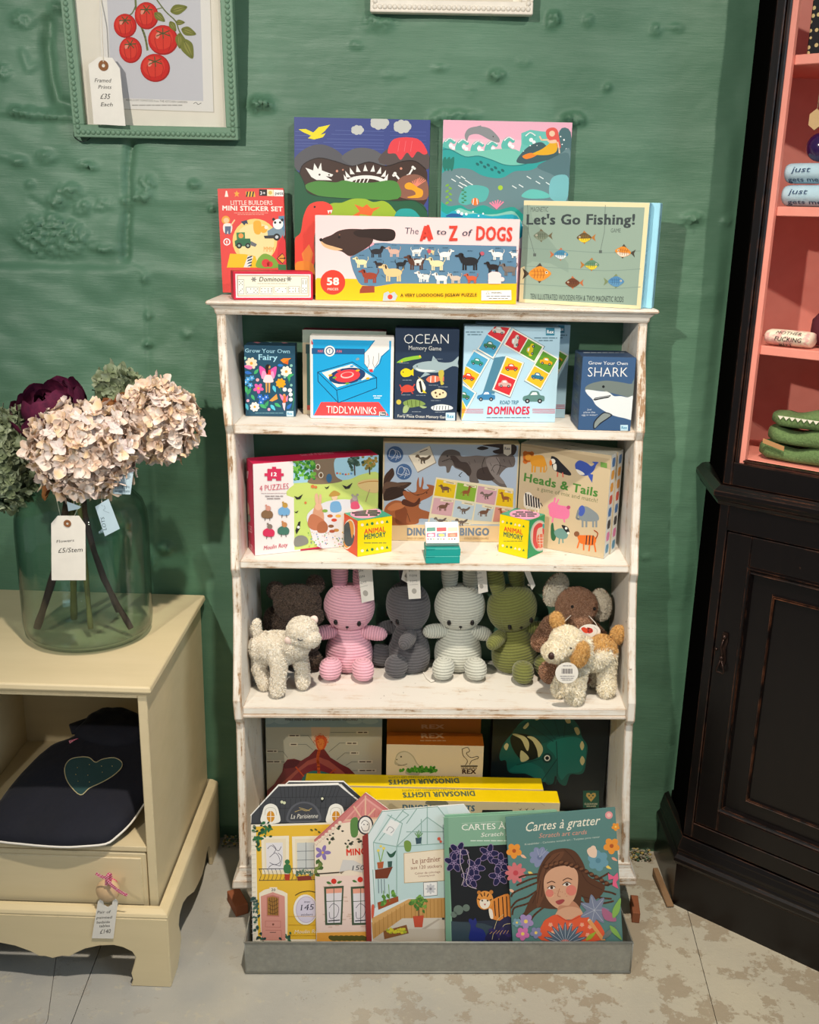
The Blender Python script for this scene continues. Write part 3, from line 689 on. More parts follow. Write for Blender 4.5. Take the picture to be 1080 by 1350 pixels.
def lines(A, col, x0, x1, ys, wd, frac=(1, .8, .6)):
    for i, y in enumerate(ys):
        f = frac[i % len(frac)]; m = (x0+x1)/2; h = (x1-x0)/2*f; x = m-h
        rs = random.Random(int(y*7+x0))
        while x < m+h:
            L = rs.uniform(3, 8)*wd; A.l(col, wd, [x, y, min(x+L, m+h), y]); x += L+wd*1.4
# ================================================================== top of the shelf
o, f, _ = card_box('puzzle_box', (389, 391), (562, 394), (387, 154), TOP, .024, '#23365f', 'tall square puzzle box printed with dinosaurs, a red volcano and buried bones', 'box', yl=-.05, yr=-.045, lean=.05)
A = Art(f['front'], 270, 140, 3.6)
A.bg('#39488c')
for y in (120, 138, 160, 176, 188, 205): A.l('#5566a4', 2.5, [430, y, 500+y % 70, y+1]); A.l('#5566a4', 2.5, [620-y % 60, y-5, 850, y]); A.l('#4d5ca0', 2.5, [880, y, 1050, y+3])
A.b('#55555c', '414 290 440 230 500 190 560 182 620 205 660 240 700 300 560 330'); A.b('#5f5f63', '650 250 700 205 760 198 820 215 870 270 760 300')
A.b('#564a48', '830 270 880 190 940 165 1000 165 1060 220 1062 300'); A.b('#e8404a', '900 155 1010 155 1056 215 1040 230 1010 215 985 245 960 220 930 255 905 225 868 220')
for x in (925, 955, 985): A.l('#f0707a', 2, [x, 165, x-8, 215])
for cx, cy, r in ((725, 113, 30), (830, 78, 44), (938, 97, 42)):
    for k in range(7): a = k*.9; A.c('#c9cbc6', [cx+r*.62*math.cos(a), cy+r*.38*math.sin(a), r*.42], 12)
    A.c('#c9cbc6', [cx, cy, r*.55])
A.p('#f2e21e', '445 110 480 108 515 125 540 100 595 88 570 118 550 135 575 128 560 148 520 158 490 152 505 140 470 125')
A.b('#3f2a22', '450 320 470 275 540 246 620 262 700 285 780 265 860 285 940 262 1000 262 1050 300 1056 360 1040 470 900 480 480 480 455 380')
A.l('#241614', 5, '450 320 470 275 540 246 620 262 700 285 780 265 860 285 940 262 1000 262 1050 300', True)
A.p('#f4f2ec', '478 292 515 305 520 270 538 300 552 268 556 305 610 325 602 335 575 332 605 352 530 350 505 335'); A.c('#3f2a22', '545 325 5 590 326 4')
for k in range(9):
    a = R(180+k*22); cx, cy = 765+90*math.cos(a), 350+48*math.sin(a); A.p('#f4f2ec', [cx-10, cy+6, cx+(cx-765)*.18, cy-26, cx+12, cy+6])
A.e('#f4f2ec', 765, 362, 95, 34, 0, 20, 180, 360); A.e('#3f2a22', 765, 366, 72, 22, 0, 20, 180, 360)
for x in (710, 728, 746, 764, 782): A.l('#f4f2ec', 5, [x, 335, x-12, 362])
A.l('#f4f2ec', 9, '905 325 922 345'); A.c('#f4f2ec', '903 320 8 897 328 7'); A.l('#f4f2ec', 8, '985 300 968 328'); A.c('#f4f2ec', '988 290 7 996 296 6 964 330 7'); A.c('#d8937a', '628 308 6 656 302 4 932 296 6')
A.b('#8b5c4a', '912 360 950 330 1010 325 1056 360 1056 440 960 440 915 420')
for k in range(8): A.l('#e88a72', 4, [1000, 385, 985+k*9, 340-abs(k-4)*-4])
A.b('#f0a51e', '950 372 975 362 1010 385 1035 400 1030 430 990 436 960 432 1000 420 990 400 955 392')
A.b('#4c8a3c', '480 372 540 355 620 362 660 352 720 362 800 362 880 352 920 372 915 440 700 445 560 430 490 400')
A.b('#1d5a3c', '416 300 445 315 470 360 490 410 560 430 700 440 900 450 1000 450 1056 500 1058 640 1000 700 420 900 416 500')
A.l('#173f2c', 4, '416 300 445 315 470 360 490 410 560 430 700 440 900 450 1000 450 1056 500', True)
A.b('#9ab92e', '560 500 600 462 650 458 700 440 760 440 800 455 850 450 890 480 900 530 700 560 580 560')
A.p('#ea6a2a', '710 465 750 480 770 465 790 485 835 478 800 500 790 520 740 512 720 530 700 520 735 500'); A.b('#1fa3a0', '905 510 930 488 980 488 1010 510 1020 540 910 540')
A.b('#ec4436', '425 640 455 600 470 520 500 465 560 452 605 475 600 510 570 520 540 560 520 620 515 770 430 780'); A.c('#222222', '522 478 5'); A.p('#f4f2ec', '582 495 588 512 594 495 600 510 606 492')
A.p('#f18a3a', '460 700 495 655 515 700 505 745 470 745'); A.b('#f2902a', '425 760 460 735 500 740 520 770 520 900 425 900')
A.done()
A = Art(f['right'], name='printed_side'); A.bg('#4a5c96'); A.done()
o, f, _ = card_box('puzzle_box', (578, 396), (741, 402), (577, 158), TOP, .014, '#bfe6ea', 'tall square puzzle box printed with a mermaid, a dolphin and sea waves', 'box', yl=-.029, yr=-.026, lean=.03)
A = Art(f['front'], 560, 140, 3.375); A.bg('#f6b7cd')
A.bg('#f9c6d6', 0, .55, 1, .9); A.bg('#fbe3ea', 0, .3, 1, .8)
A.p('#6cc7bd', '430 120 470 105 520 112 650 120 640 330 400 300 430 170'); 
for x, y in ((112, 165), (170, 170), (238, 178), (300, 178), (375, 160), (470, 140)):
    A.b('#5fc0b4', [x-30, y+30, x-28, y-5, x, y-25, x+26, y-8, x+18, y+4, x+2, y-4, x-2, y+20, x+30, y+40]); A.c('#ffffff', [x+4, y+10, 9, x+16, y+20, 8]); A.l('#ffffff', 5, [x-20, y-8, x, y-22, x+22, y-10], True)
A.b('#79ccb9', '58 190 130 195 240 200 330 190 420 200 430 280 250 300 58 260')
A.b('#8e9296', '178 130 195 100 240 90 290 100 330 140 330 162 290 150 240 125 200 130 188 155'); A.p('#8e9296', '225 92 250 85 255 100'); A.c('#333333', '305 135 3')
A.b('#2aa6a3', '58 200 110 192 180 225 240 222 300 240 360 262 430 262 500 240 560 230 640 240 640 400 58 400')
A.l('#1b7f80', 4, '58 200 110 192 180 225 240 222 300 240 360 262 430 262 500 240 560 230 640 240', True)
A.b('#3d5d63', '410 250 430 210 470 175 520 160 560 190 610 180 650 200 648 260 560 240 480 255'); A.b('#4a7076', '600 110 650 115 650 260 600 250')
A.b('#f28a2a', '435 222 470 208 500 215 480 228 450 235'); A.b('#f0b41c', '480 212 520 192 555 165 560 150 590 155 590 190 575 210 530 218'); A.b('#f6cfae', '545 150 560 130 585 135 590 160 560 165')
A.b('#ea5a50', '540 110 565 95 590 105 600 150 605 185 590 180 585 150 550 150'); A.c('#f6cfae', '567 122 13'); A.l('#f6cfae', 7, '550 150 520 150 512 135'); A.l('#f6cfae', 6, '592 160 598 190 600 208')
A.c('#ffffff', '470 175 3 440 200 2 500 175 2 620 150 4 612 170 3 630 190 3 605 135 3')
A.b('#6b8b90', '58 320 130 280 200 280 260 310 340 320 400 290 470 285 520 260 600 215 650 205 640 500 58 500')
A.b('#56797f', '500 270 560 235 640 210 636 330 560 300')
for x, y in ((130, 330), (150, 315), (172, 318), (190, 335), (165, 345), (185, 355), (160, 358), (205, 345), (235, 360), (245, 385), (265, 365), (270, 380), (465, 318), (520, 318), (505, 340), (430, 355), (400, 360), (550, 345)): A.l('#e9f3f2', 4, [x-10, y-6, x+8, y+5])
A.c('#a9d13a', '337 363 11'); A.b('#57b6b0', '150 420 180 360 240 352 285 370 270 420 220 430 180 440'); A.b('#68c4ba', '430 400 470 370 530 380 560 405 480 412'); A.b('#7bbfc4', '560 330 600 305 640 320 630 420 560 410')
for k in range(7): A.e('#7db63c', 100+(k % 2)*14, 430-k*13, 9, 5, 30 if k % 2 else -30, 8); A.e('#3e8a5e', 170+(k % 2)*10, 428-k*9, 7, 4, 0, 8)
for k in range(8): A.e('#1b6c6c', 235+k*16, 258+k*6-(k % 2)*14, 9, 6, 40, 8)
for k, x in enumerate((70, 90, 105, 120)): A.b('#1f7b6c', [x, 290, x-12, 250, x-2+k*4, 225, x+10, 260])
A.c('#f07a2e', '225 425 17'); A.l('#ffffff', 3, '218 412 215 438'); A.l('#ffffff', 3, '232 412 234 436')
for k in range(6): A.l('#f08aa8', 6, [320, 455, 290+k*12, 418+abs(k-3)*4])
A.b('#1aa497', '58 420 80 430 110 445 160 440 200 460 260 440 320 462 400 450 420 520 58 560'); A.b('#8fd0c0', '58 500 100 490 150 455 190 465 250 480 320 480 400 470 410 560 58 560')
A.b('#20b0c8', '58 470 100 480 130 465 180 480 240 478 300 490 410 488 410 600 58 600'); A.b('#1f5fa0', '95 492 115 478 150 480 170 492'); A.c('#ffffff', '150 470 8 165 478 7 185 480 6 215 470 4 260 478 4 240 488 4')
A.done()
A = Art(f['right'], name='printed_side'); A.bg('#b8e4ea'); A.done()
# mini sticker set
o, f, _ = card_box('sticker_set', (294, 393), (379, 395), (286.5, 248.5), TOP, .010, '#e8403c', 'narrow red sticker set packet with a lion and diggers, standing behind the dominoes box', 'box', yl=-.048, yr=-.044, lean=.05, roll=-.03)
A = Art(f['front'], 270, 140, 3.6); A.bg('#ec4a44')
A.p('#fff3e6', '95 430 100 402 106 402 112 430'); A.p('#f7b03a', '138 410 148 410 151 400 156 410 166 411 158 419 161 430 152 424 142 430 146 419')
A.p('#f5c23c', '195 405 236 405 240 430 196 430'); 
for x in (200, 214, 228): A.p('#33302e', [x, 405, x+7, 405, x+2, 430, x-5, 430])
A.p('#26211f', '258 394 295 395 296 426 258 425'); A.t('3+', '#ffffff', 263, 420, 288, 420, 16, .02); A.p('#f6f2c8', '296 395 326 396 327 427 296 426'); A.p('#fbfaf6', '327 396 380 398 381 428 328 427'); A.t('petit', '#26211f', 334, 419, 374, 421, 15, .02)
A.c('#e6c86a', '311 411 9')
A.t('LITTLE BUILDERS', '#fff6ea', 122, 468, 322, 468, 20, .0, serif=1); A.t('MINI STICKER SET', '#fff6ea', 84, 494, 370, 499, 22, .045)
lines(A, '#f8b0a0', 140, 300, (507, 514), 2.5)
A.c('#f9d980', '238 640 106', 28); A.b('#fbe6a4', '160 600 220 560 300 570 330 640 300 720 180 720')
A.c('#f4a93c', '100 540 20'); A.c('#f9cf9a', '102 542 13'); A.b('#f6f3ea', '90 560 128 560 125 600 92 600'); A.p('#5d6d88', '96 570 125 570 122 608 112 608 110 590 104 608 96 608'); A.l('#f9cf9a', 6, '125 565 142 540')
A.c('#ffffff', '105 644 17'); A.c('#e8564a', '105 644 12'); A.t('!', '#ffffff', 102, 652, 108, 652, 14, .05)
A.p('#2f6f4a', '142 640 160 628 215 628 220 648 215 665 145 665'); A.p('#3d8a52', '150 600 190 598 192 630 152 632'); A.c('#f6a04c', '172 615 12'); A.c('#222222', '163 662 14 205 662 13'); A.c('#9fb9a8', '163 662 6 205 662 6'); A.p('#6b7278', '220 640 248 655 240 668 218 660')
A.p('#2e3d5c', '172 548 200 540 206 560 195 556 188 566'); A.b('#f4b73a', '232 550 262 545 270 580 260 608 236 600'); A.c('#f4b73a', '280 585 17'); A.c('#fff3d8', '292 575 9')
A.p('#5f8fae', '350 522 385 520 390 600 352 602'); A.p('#7c98a8', '298 592 350 560 395 600 395 625 300 625'); A.c('#ffffff', '348 560 25'); A.c('#26262a', '334 552 6 358 552 6 327 537 7 368 540 7'); A.c('#2b2b2b', '342 621 17 390 624 15'); A.c('#c8d4da', '342 621 8')
A.p('#3a3a3e', '280 615 330 612 330 628 285 628')
A.t('MMM', '#e99a30', 280, 690, 326, 692, 24, 0); A.p('#e0353c', '350 650 370 610 395 640 405 765 340 765'); A.p('#f4c61e', '120 700 190 702 240 712 255 766 105 766'); A.p('#efefea', '205 708 230 714 215 765 185 765')
for k in range(4): A.p('#2a3550', [204+k*2, 716+k*13, 226-k*1, 708+k*14, 224, 716+k*14, 200, 726+k*12])
A.b('#7fae3c', '250 730 280 700 320 712 345 740 350 766 250 766'); A.c('#e03a3a', '290 745 20 310 750 14'); A.p('#26221f', '342 722 368 697 396 722 370 750'); A.p('#f2a23a', '347 722 368 702 391 722 370 745'); A.l('#26221f', 4, '355 722 382 722'); A.p('#26221f', '376 714 386 722 376 730')
A.p('#3b7a48', '348 750 400 752 404 800 350 800'); A.done()
# dominoes box
DEEP = '#c8203c'
o, f, (wd, hh, Md) = card_box('dominoes_box', (308, 396), (413, 394), (307.5, 358), TOP, .048, DEEP, 'small crimson dominoes box with a cream label, left end of the top', 'box', yl=-.142, yr=-.108)
A = Art(f['front'], 270, 140, 3.6); A.bg('#f3e2e6', .03, .08, .97, .92); A.bg('#c8a880', .05, .13, .95, .87); A.bg('#fbf3dc', .06, .16, .94, .84)
A.t('Dominoes', '#4b4a46', 258, 832, 382, 832, 22, .02, .2); flower(A, 233, 822, 13, '#8d8c86', '#8d8c86'); flower(A, 400, 820, 13, '#8d8c86', '#8d8c86')
lines(A, '#a8a090', 250, 395, (842,), 2.5)
def pip(A, x0, y0, x1, y1, a, b):
    A.p('#5d5a55', [x0, y0, x1, y0, x1, y1, x0, y1]); A.p('#fdf8ea', [x0+1.5, y0+1.5, x1-1.5, y0+1.5, x1-1.5, y1-1.5, x0+1.5, y1-1.5])
    v = (y1-y0) > (x1-x0); cx, cy = (x0+x1)/2, (y0+y1)/2; h = min(x1-x0, y1-y0)*.25
    for n, s_ in ((a, -1), (b, 1)):
        ox, oy = (cx, cy+s_*(y1-y0)/4) if v else (cx+s_*(x1-x0)/4, cy)
        P = {1: [(0, 0)], 2: [(-1, 1), (1, -1)], 3: [(-1, 1), (0, 0), (1, -1)], 4: [(-1, -1), (1, -1), (-1, 1), (1, 1)], 5: [(-1, -1), (1, -1), (-1, 1), (1, 1), (0, 0)], 6: [(-1, -1), (1, -1), (-1, 1), (1, 1), (-1, 0), (1, 0)]}[n]
        A.c('#3c3a38', [c for px, py in P for c in (ox+px*h*.9, oy+py*h*.9, 2.6)], 6)
for a in ((156, 822, 187, 892, 5, 3), (195, 858, 257, 892, 2, 5), (262, 856, 325, 891, 4, 6), (330, 856, 392, 890, 3, 2), (397, 855, 452, 889, 4, 6), (458, 818, 488, 888, 6, 5)): pip(A, *a)
A.done()
A = Art(f['left'], 270, 140, 3.6, name='printed_side')
for x in (74, 92, 109): lines(A, '#f0c8c0', 0, 1, (), 1); A.t('Dominoes', '#f3d2c6', x+4, 890-(x-74)*-.25, x-2, 800, 11, 0)
A.done()
# long dachshund jigsaw
o, f, _ = card_box('jigsaw_box', (416, 397), (680.5, 399.6), (413.5, 283.5), TOP, .045, '#f7cfd0', 'long pink and yellow jigsaw box printed with a brown dachshund and small dogs', 'box', yl=-.105, yr=-.100)
A = Art(f['front'], 270, 140, 3.6); A.bg('#fbd9d9'); A.bg('#f6c117', 0, 0, 1, .262)
A.p('#fbd9d9', '519 822 530 823 530 700 519 700')
A.p('#5f86a3', '700 705 690 712 800 650 1480 664 1480 842 900 842 812 856 745 850 705 770')
A.b('#5f86a3', '690 712 720 690 790 652 900 660 880 760 760 850 712 800'); A.p('#f4a9b8', '684 706 800 645 806 656 690 716')
A.b('#45302a', '556 632 600 612 640 590 700 582 780 590 800 620 790 655 740 690 690 712 650 690 600 680 565 665'); A.b('#30211d', '705 600 740 585 820 582 890 585 906 610 890 638 830 640 780 625 730 620')
A.b('#e8b98a', '552 640 575 655 620 668 655 680 620 685 575 672 555 655'); A.c('#1c1413', '552 634 8 638 622 6'); A.c('#8b5a3c', '640 610 3')
A.p('#9a4630', '748 853 806 853 806 884 735 888 736 872')
A.c('#e2402f', '608 836 59', 30); A.t('58', '#fff4e4', 580, 848, 638, 848, 34, .05); A.t('PIECES', '#fff4e4', 583, 873, 634, 873, 10, 0)
A.t('The', '#2c3a50', 948, 606, 1014, 608, 30, .0, .1); A.t('A', '#e04434', 1035, 631, 1085, 631, 66, .05)
dogs = [(815, 690, 56, '#2e2d33', 1), (900, 690, 50, '#d8b0a0', -1), (1005, 690, 44, '#f2efe8', 1), (745, 740, 52, '#f3e3b0', -1), (828, 750, 34, '#3a2e2c', -1), (895, 790, 84, '#e8c890', -1), (930, 750, 44, '#29292c', 1), (1005, 740, 72, '#5c3a2c', -1), (785, 805, 66, '#a0422e', -1), (1040, 808, 54, '#efece6', -1), (1075, 690, 30, '#e6cf9a', -1)]
for x, y, s_, c, d in dogs: beast(A, x, y, s_, c, d, ear='#3a2c28' if c[1] in 'def' else '#18130f'); lines(A, '#2c4050', x-12, x+12, (y-s_*.62,), 2)
A.p('#b9c6cc', '850 888 870 878 880 890 900 880 915 900 905 922 845 924'); A.c('#e04434', '880 905 12')
A.x0, A.y0, A.k = 560, 140, 3.375
for x, y, s_, c, d in [(55, 700, 60, '#f0dfae', -1), (90, 660, 50, '#efeeea', 1), (200, 690, 78, '#26262a', -1), (325, 660, 48, '#f0eeea', -1), (305, 715, 50, '#2a2323', -1), (378, 725, 56, '#7b706a', -1), (75, 765, 52, '#f5f2ea', -1), (138, 765, 46, '#d2c0b0', -1), (210, 765, 44, '#d0603e', -1), (5, 765, 30, '#dfe2e2', -1), (400, 660, 30, '#efeeea', -1), (-30, 690, 34, '#e6e2dc', 1)]:
    beast(A, x, y, s_, c, d, ear='#3a2c28' if c[1] in 'def' else '#161212'); lines(A, '#2c4050', x-10, x+14, (y-s_*.6,), 2)
A.c('#c05a6a', '20 645 9 256 655 9'); A.p('#fbd9d9', '283 745 300 735 330 738 340 748 340 790 283 790'); A.c('#fbd9d9', '345 770 10 290 775 8')
A.t('A', '#e04434', -22, 598, 28, 598, 64, .05); A.t('to', '#2c3a50', 50, 570, 94, 572, 26, 0, .2); A.t('Z', '#e04434', 107, 597, 146, 597, 64, .05); A.t('of', '#2c3a50', 165, 576, 205, 578, 30, 0, .2); A.t('DOGS', '#e04434', 228, 594, 388, 600, 60, .04)
A.t('A VERY LOOOOONG JIGSAW PUZZLE', '#4a3c18', -108, 848, 232, 846, 14, .02)
A.p('#fbf8f0', '252 820 385 818 386 862 252 864'); lines(A, '#5f5a50', 275, 380, (845, 855), 3); A.t('WARNING:', '#3a3630', 296, 834, 345, 834, 9, .02); A.l('#5f5a50', 1.5, '272 835 280 824 288 835 272 835')
A.done()
# fishing games
FB = '#9cd3e6'
o, f, (wd, hh, Mf) = card_box('fishing_game_box', (684, 401.3), (845, 408.5), (680, 264), TOP, .021, FB, 'grey-green fishing game box with illustrated fish, front one of the pair at the right end', 'box', 'fishing game boxes on the shelf top', yl=-.062, yr=-.137)
o['group'] = 'fishing game boxes on the shelf top'
A = Art(f['front'], 560, 140, 3.375, clamp=True); A.bg('#e9ddb0'); A.bg('#93a99a', .035, .035, .965, .955)
A.p('#89a092', '410 440 470 440 480 500 640 700 640 740 560 700 480 690 410 720'); 
for y0 in (640, 720, 800): A.l('#7f978c', 3, [420, y0-10, 600, y0, 800, y0+12, 960, y0+4], True)
A.l('#5b6a66', 2, '458 440 462 560 488 655'); A.l('#5b6a66', 2, '804 440 800 560 783 640'); A.p('#55605c', '483 655 496 655 496 668 483 668'); A.p('#55605c', '776 641 789 641 789 654 776 654')
A.t('MAGNETIC', '#4a5a55', 472, 470, 549, 470, 22, .0); A.t("Let's Go Fishing!", '#2f3c3e', 452, 526, 935, 526, 44, .042, serif=1); A.t('GAME', '#4a5a55', 828, 562, 872, 562, 18, 0)
K = '#3a2f22'
fish(A, 520, 577, 52, ('#6f7b68', '#7d8a74', '#6a5c40', '#4e5a48'), -1); fish(A, 712, 585, 52, ('#5f4a26', '#f2ce1e', '#b5742a', '#8a6a20'), -1); fish(A, 605, 660, 50, ('#3f87ac', '#d8dfe0', '#c06a3a', '#37708e'), 1)
fish(A, 742, 706, 52, ('#5f8a6e', '#e6cc2e', '#b5742a', '#50704e'), 1); fish(A, 885, 648, 56, ('#e08a24', '#e8d8c4', '#40382e', '#a8611c'), -1, 8); fish(A, 510, 745, 78, ('#e8912a', '#e09030', '#4a4034', '#a8611c'), 1)
fish(A, 660, 786, 50, ('#6a3a20', '#744426', '#c06a3a', '#4a2815'), -1); fish(A, 850, 780, 56, ('#4d86b4', '#5c92ba', '#7a8a60', '#3a6a90'), 1)
A.t('TEN ILLUSTRATED WOODEN FISH & TWO MAGNETIC RODS', '#3f4e4a', 470, 858, 885, 872, 24, .0)
A.done()
A = Art(f['right'], name='printed_side'); A._add([(.004, .0), (.0045, 0), (.0045, hh), (.004, hh)], '#7fb9cc'); A.up()
for i, u in enumerate((.011, .019)):
    vs, fs, a, b = glyphs('ten illustrated wooden fish & two magnetic rods', 0, 1); W = hh*.8/(b-a)
    A._add([(u-y*.006, .014+(x-a)*W) for x, y in vs], '#3f6f86', fs); A.up(); break
A.done()
o2 = copy_tree(o, Mf @ Matrix.Translation((.013, .0225, 0)))
for c in [x for x in list(WM) if x.parent == o2 and x.name.startswith('printed_front')]: del WM[c]; bpy.data.objects.remove(c); tag(o2, 'grey-green fishing game box mostly hidden, its pale blue edge showing behind the front one', 'box')
# ================================================================== upper row under the top board
NAVY = '#24465e'
o, f, _ = card_box('seed_egg_box', (324, 548.6), (390, 549.6), (318.1, 454.8), S1, .045, '#1f4257', 'small dark teal box with a printed fairy and flowers, left end of the first shelf', 'box')
A = Art(f['front'], 270, 380, 6.75); A.bg('#245068')
A.t('Grow Your Own', '#aee0f2', 358, 570, 760, 578, 34, .01, serif=1); A.t('Fairy', '#aee0f2', 476, 636, 650, 640, 48, .015, serif=1)
for x, y, r, c in ((415, 668, 52, '#f6dfc0'), (725, 742, 50, '#fbf2e2'), (478, 890, 46, '#ea5fa8'), (676, 845, 44, '#f3a81c'), (445, 1055, 42, '#fbf2e2')): flower(A, x, y, r, c, '#f2a43a', 5 if c[1] != 'f' else 8, 15, .55)
for x, y in ((385, 810), (420, 798), (365, 835), (405, 862), (492, 965), (520, 985), (500, 1015), (548, 968)): flower(A, x, y, 24, '#4d9fdc' if y < 900 else '#2f6fd0', '#cfe6f6', 5, 20, .6)
for x, y, r, c, ro in ((460, 740, 30, '#46b070', -50), (388, 752, 32, '#2f6fc4', 10), (676, 686, 28, '#2f7fd0', 5), (765, 775, 30, '#46b070', -20), (620, 895, 32, '#58c8e0', 70), (430, 972, 28, '#46b070', 60), (375, 1055, 32, '#58c8e0', 70), (520, 1050, 34, '#46b070', 30), (552, 1030, 32, '#3c9c62', -60), (608, 1062, 32, '#58c8e0', 50), (650, 1040, 32, '#46b070', 30), (752, 1050, 32, '#2f6fc4', -50), (365, 900, 34, '#46b070', 70), (395, 915, 34, '#3c9c62', -60), (750, 800, 28, '#46b070', 80)): leafp(A, x, y, r, c, ro)
A.p('#f08a28', '672 640 700 622 770 622 745 640 742 680 700 665'); A.p('#e0641e', '700 665 742 640 742 680'); A.b('#f07ab0', '345 690 390 685 425 700 410 722 370 712'); A.p('#f6a04c', '575 1000 640 940 650 985 600 1008')
A.c('#8fc8b8', '358 622 14 770 688 13 662 776 13 770 862 12 713 790 12'); A.c('#f0a8c0', '470 815 15 384 1000 13 572 1078 13'); A.c('#d8c27a', '470 815 6')
A.b('#e858a8', '485 695 520 705 548 740 540 790 500 780'); A.b('#e858a8', '640 700 600 712 580 740 590 800 625 790'); A.b('#f3a0c8', '515 735 545 750 540 800 505 800'); A.b('#f3a0c8', '610 740 585 755 590 800 620 800')
A.p('#d8a058', '540 830 558 830 556 925 545 930'); A.p('#d8a058', '566 830 584 830 580 930 568 930'); A.b('#fbdde2', '520 830 540 775 565 765 590 775 612 830 565 840'); A.p('#e8412e', '552 725 586 725 590 770 548 770'); A.c('#d8a058', '572 700 14'); A.b('#2a1c20', '540 700 555 678 580 682 570 700 562 760 545 750')
A.c('#fbf8f2', '712 900 19 758 908 19 765 945 18 766 990 18'); A.l('#3c9c62', 4, '790 920 792 1000 780 1080', True); A.l('#3c9c62', 4, '750 780 745 810 755 845'); A.l('#3c9c62', 4, '672 880 680 920'); A.l('#3c9c62', 4, '380 870 385 960')
A.b('#f06a3a', '690 960 720 955 730 1000 700 1020'); A.b('#f08ab8', '665 940 700 965 690 1000'); A.b('#f08ab8', '740 950 722 985 735 1010'); A.p('#f8d0da', '690 1020 720 1020 712 1090 700 1070'); A.c('#e8a060', '708 950 11')
A.p('#c8e8f6', '728 1092 790 1092 790 1140 728 1140'); A.t('Rex', '#3f8fb8', 736, 1126, 782, 1126, 22, .04); lines(A, '#7fb2c0', 450, 700, (1110,), 5)
A.done()
A = Art(f['top'], 270, 380, 6.75, name='printed_top'); A.p('#c07a8a', '430 480 470 470 500 485 470 492'); A.p('#c07a8a', '680 482 720 474 745 488 700 492'); A.p('#7fb2c0', '560 480 600 478 590 488'); A.done()
# tiddlywinks (front) and the crimson-lidded box behind it
o, f, _ = card_box('tiddlywinks_box', (409.2, 551.7), (518, 553.9), (406.4, 442), S1, .027, '#e9e6df', 'square blue game box printed with a white hand and a red bowl', 'box')
A = Art(f['front'], 280, 410, 3.6); A.bg('#1aa6e0', .035, .035, .965, .955)
A.p('#e84a4c', '470 134 480 158 470 158'); A.p('#e84a4c', '482 496 516 432 790 432 838 496'); A.p('#1d5a8c', '472 176 724 180 724 206 472 204'); A.p('#f6f2ec', '722 200 745 176 775 138 840 138 840 180 800 215 790 250 770 270 760 290 745 285 738 270 722 250')
A.c('#f6f2ec', '557 190 26', 18); A.c('#1d5a8c', '557 190 19', 18); A.c('#f6f2ec', '557 190 14', 16); A.t('T', '#1d5a8c', 551, 197, 563, 197, 14, .04); A.t('MAX', '#e86a6c', 501, 196, 526, 196, 11, .03); A.t('FUN', '#e86a6c', 590, 197, 614, 197, 11, .03)
for c in ('770 138 745 176 722 200 722 250 738 270', '740 210 745 245 738 268', '765 215 762 250 770 268', '790 200 790 235 775 262', '840 185 805 215 795 250 775 270'): A.l('#2a4a66', 2, c)
A.p('#d9424a', '743 277 760 275 764 290 748 290'); A.e('#8aa0a8', 690, 228, 9, 6, -20)
A.l('#123f66', 3.2, '500 290 665 242 780 316 780 366 598 436 502 334 500 290'); A.l('#123f66', 3.2, '500 290 590 376 780 316'); A.l('#123f66', 3.2, '590 376 598 436')
A.p('#f2eee6', '520 292 662 252 762 314 592 362'); A.e('#23416e', 640, 308, 88, 38, -8); A.e('#e84048', 640, 308, 62, 30, -8); A.e('#f6c7c4', 640, 304, 32, 15, -8); A.e('#e84048', 640, 302, 26, 11, -8)
for x, y, c in ((600, 283, '#e84048'), (662, 262, '#3fa0d8'), (690, 282, '#f0b429'), (700, 330, '#3fa0d8'), (640, 344, '#6fae3c'), (560, 305, '#f0b429'), (738, 320, '#f0b429'), (580, 316, '#6fae3c')): A.e(c, x, y, 10, 5, -10, 10)
lines(A, '#e6f4fa', 764, 804, (403, 413), 4); A.t('TIDDLYWINKS', '#fff6f0', 542, 484, 778, 490, 34, .0)
A.p('#f6f2ec', '792 478 826 478 826 498 792 498'); A.p('#262a33', '795 480 824 480 824 497 795 497'); A.t('Rex', '#ffffff', 798, 493, 820, 493, 10, .03); A.done()
o, f, _ = card_box('board_game_box', (399.6, 545.5), (508, 547), (396.7, 434.4), S1, .03, '#7c1f36', 'cream and green game box with a crimson lid, hidden behind the blue tiddlywinks box', 'box', yl=-.074, yr=-.072)
A = Art(f['front'], 280, 410, 3.6); A.bg('#b9ab90'); A.bg('#3c6a62', .05, .08, 1, .82); A.bg('#8d9a8f', 0, .85, 1, 1); A.bg('#2c4a4c', .04, .72, 1, .83); A.bg('#b8483c', .05, .05, .9, .11); A.done()
# ocean memory
o, f, _ = card_box('memory_game_box', (519.4, 553), (602, 555), (519.4, 432.2), S1, .036, '#23344f', 'upright navy memory game box with sharks, turtles and small sea animals', 'box')
A = Art(f['front'], 280, 410, 3.6); A.bg('#26374f')
A.x0, A.y0, A.k = 570, 410, 3.6; X0 = -181   # the middle of this box in the right-hand detail
A.t('OCEAN', '#f2f2ee', -134, 155, 78, 155, 46, -.012); A.t('Memory Game', '#e8e8e2', -112, 184, 43, 188, 20, .0)
A.x0, A.y0, A.k = 280, 410, 3.6
def swim(pts, col, k=1): A.b(col, pts)
A.b('#8fc33c', '878 242 905 225 950 215 985 212 990 225 950 232 915 240 880 246'); A.c('#f0c030', '985 215 5 900 240 4')
A.b('#9fb4ba', '952 262 985 245 1040 238 1100 245 1140 240 1170 215 1165 250 1180 270 1140 262 1080 290 1000 290 965 280'); A.p('#9fb4ba', '1010 290 985 318 1035 300'); A.p('#9fb4ba', '1040 242 1048 212 1075 244'); A.b('#dfe6e6', '965 272 1000 278 1060 282 1020 290 985 286'); A.c('#111111', '972 262 3')
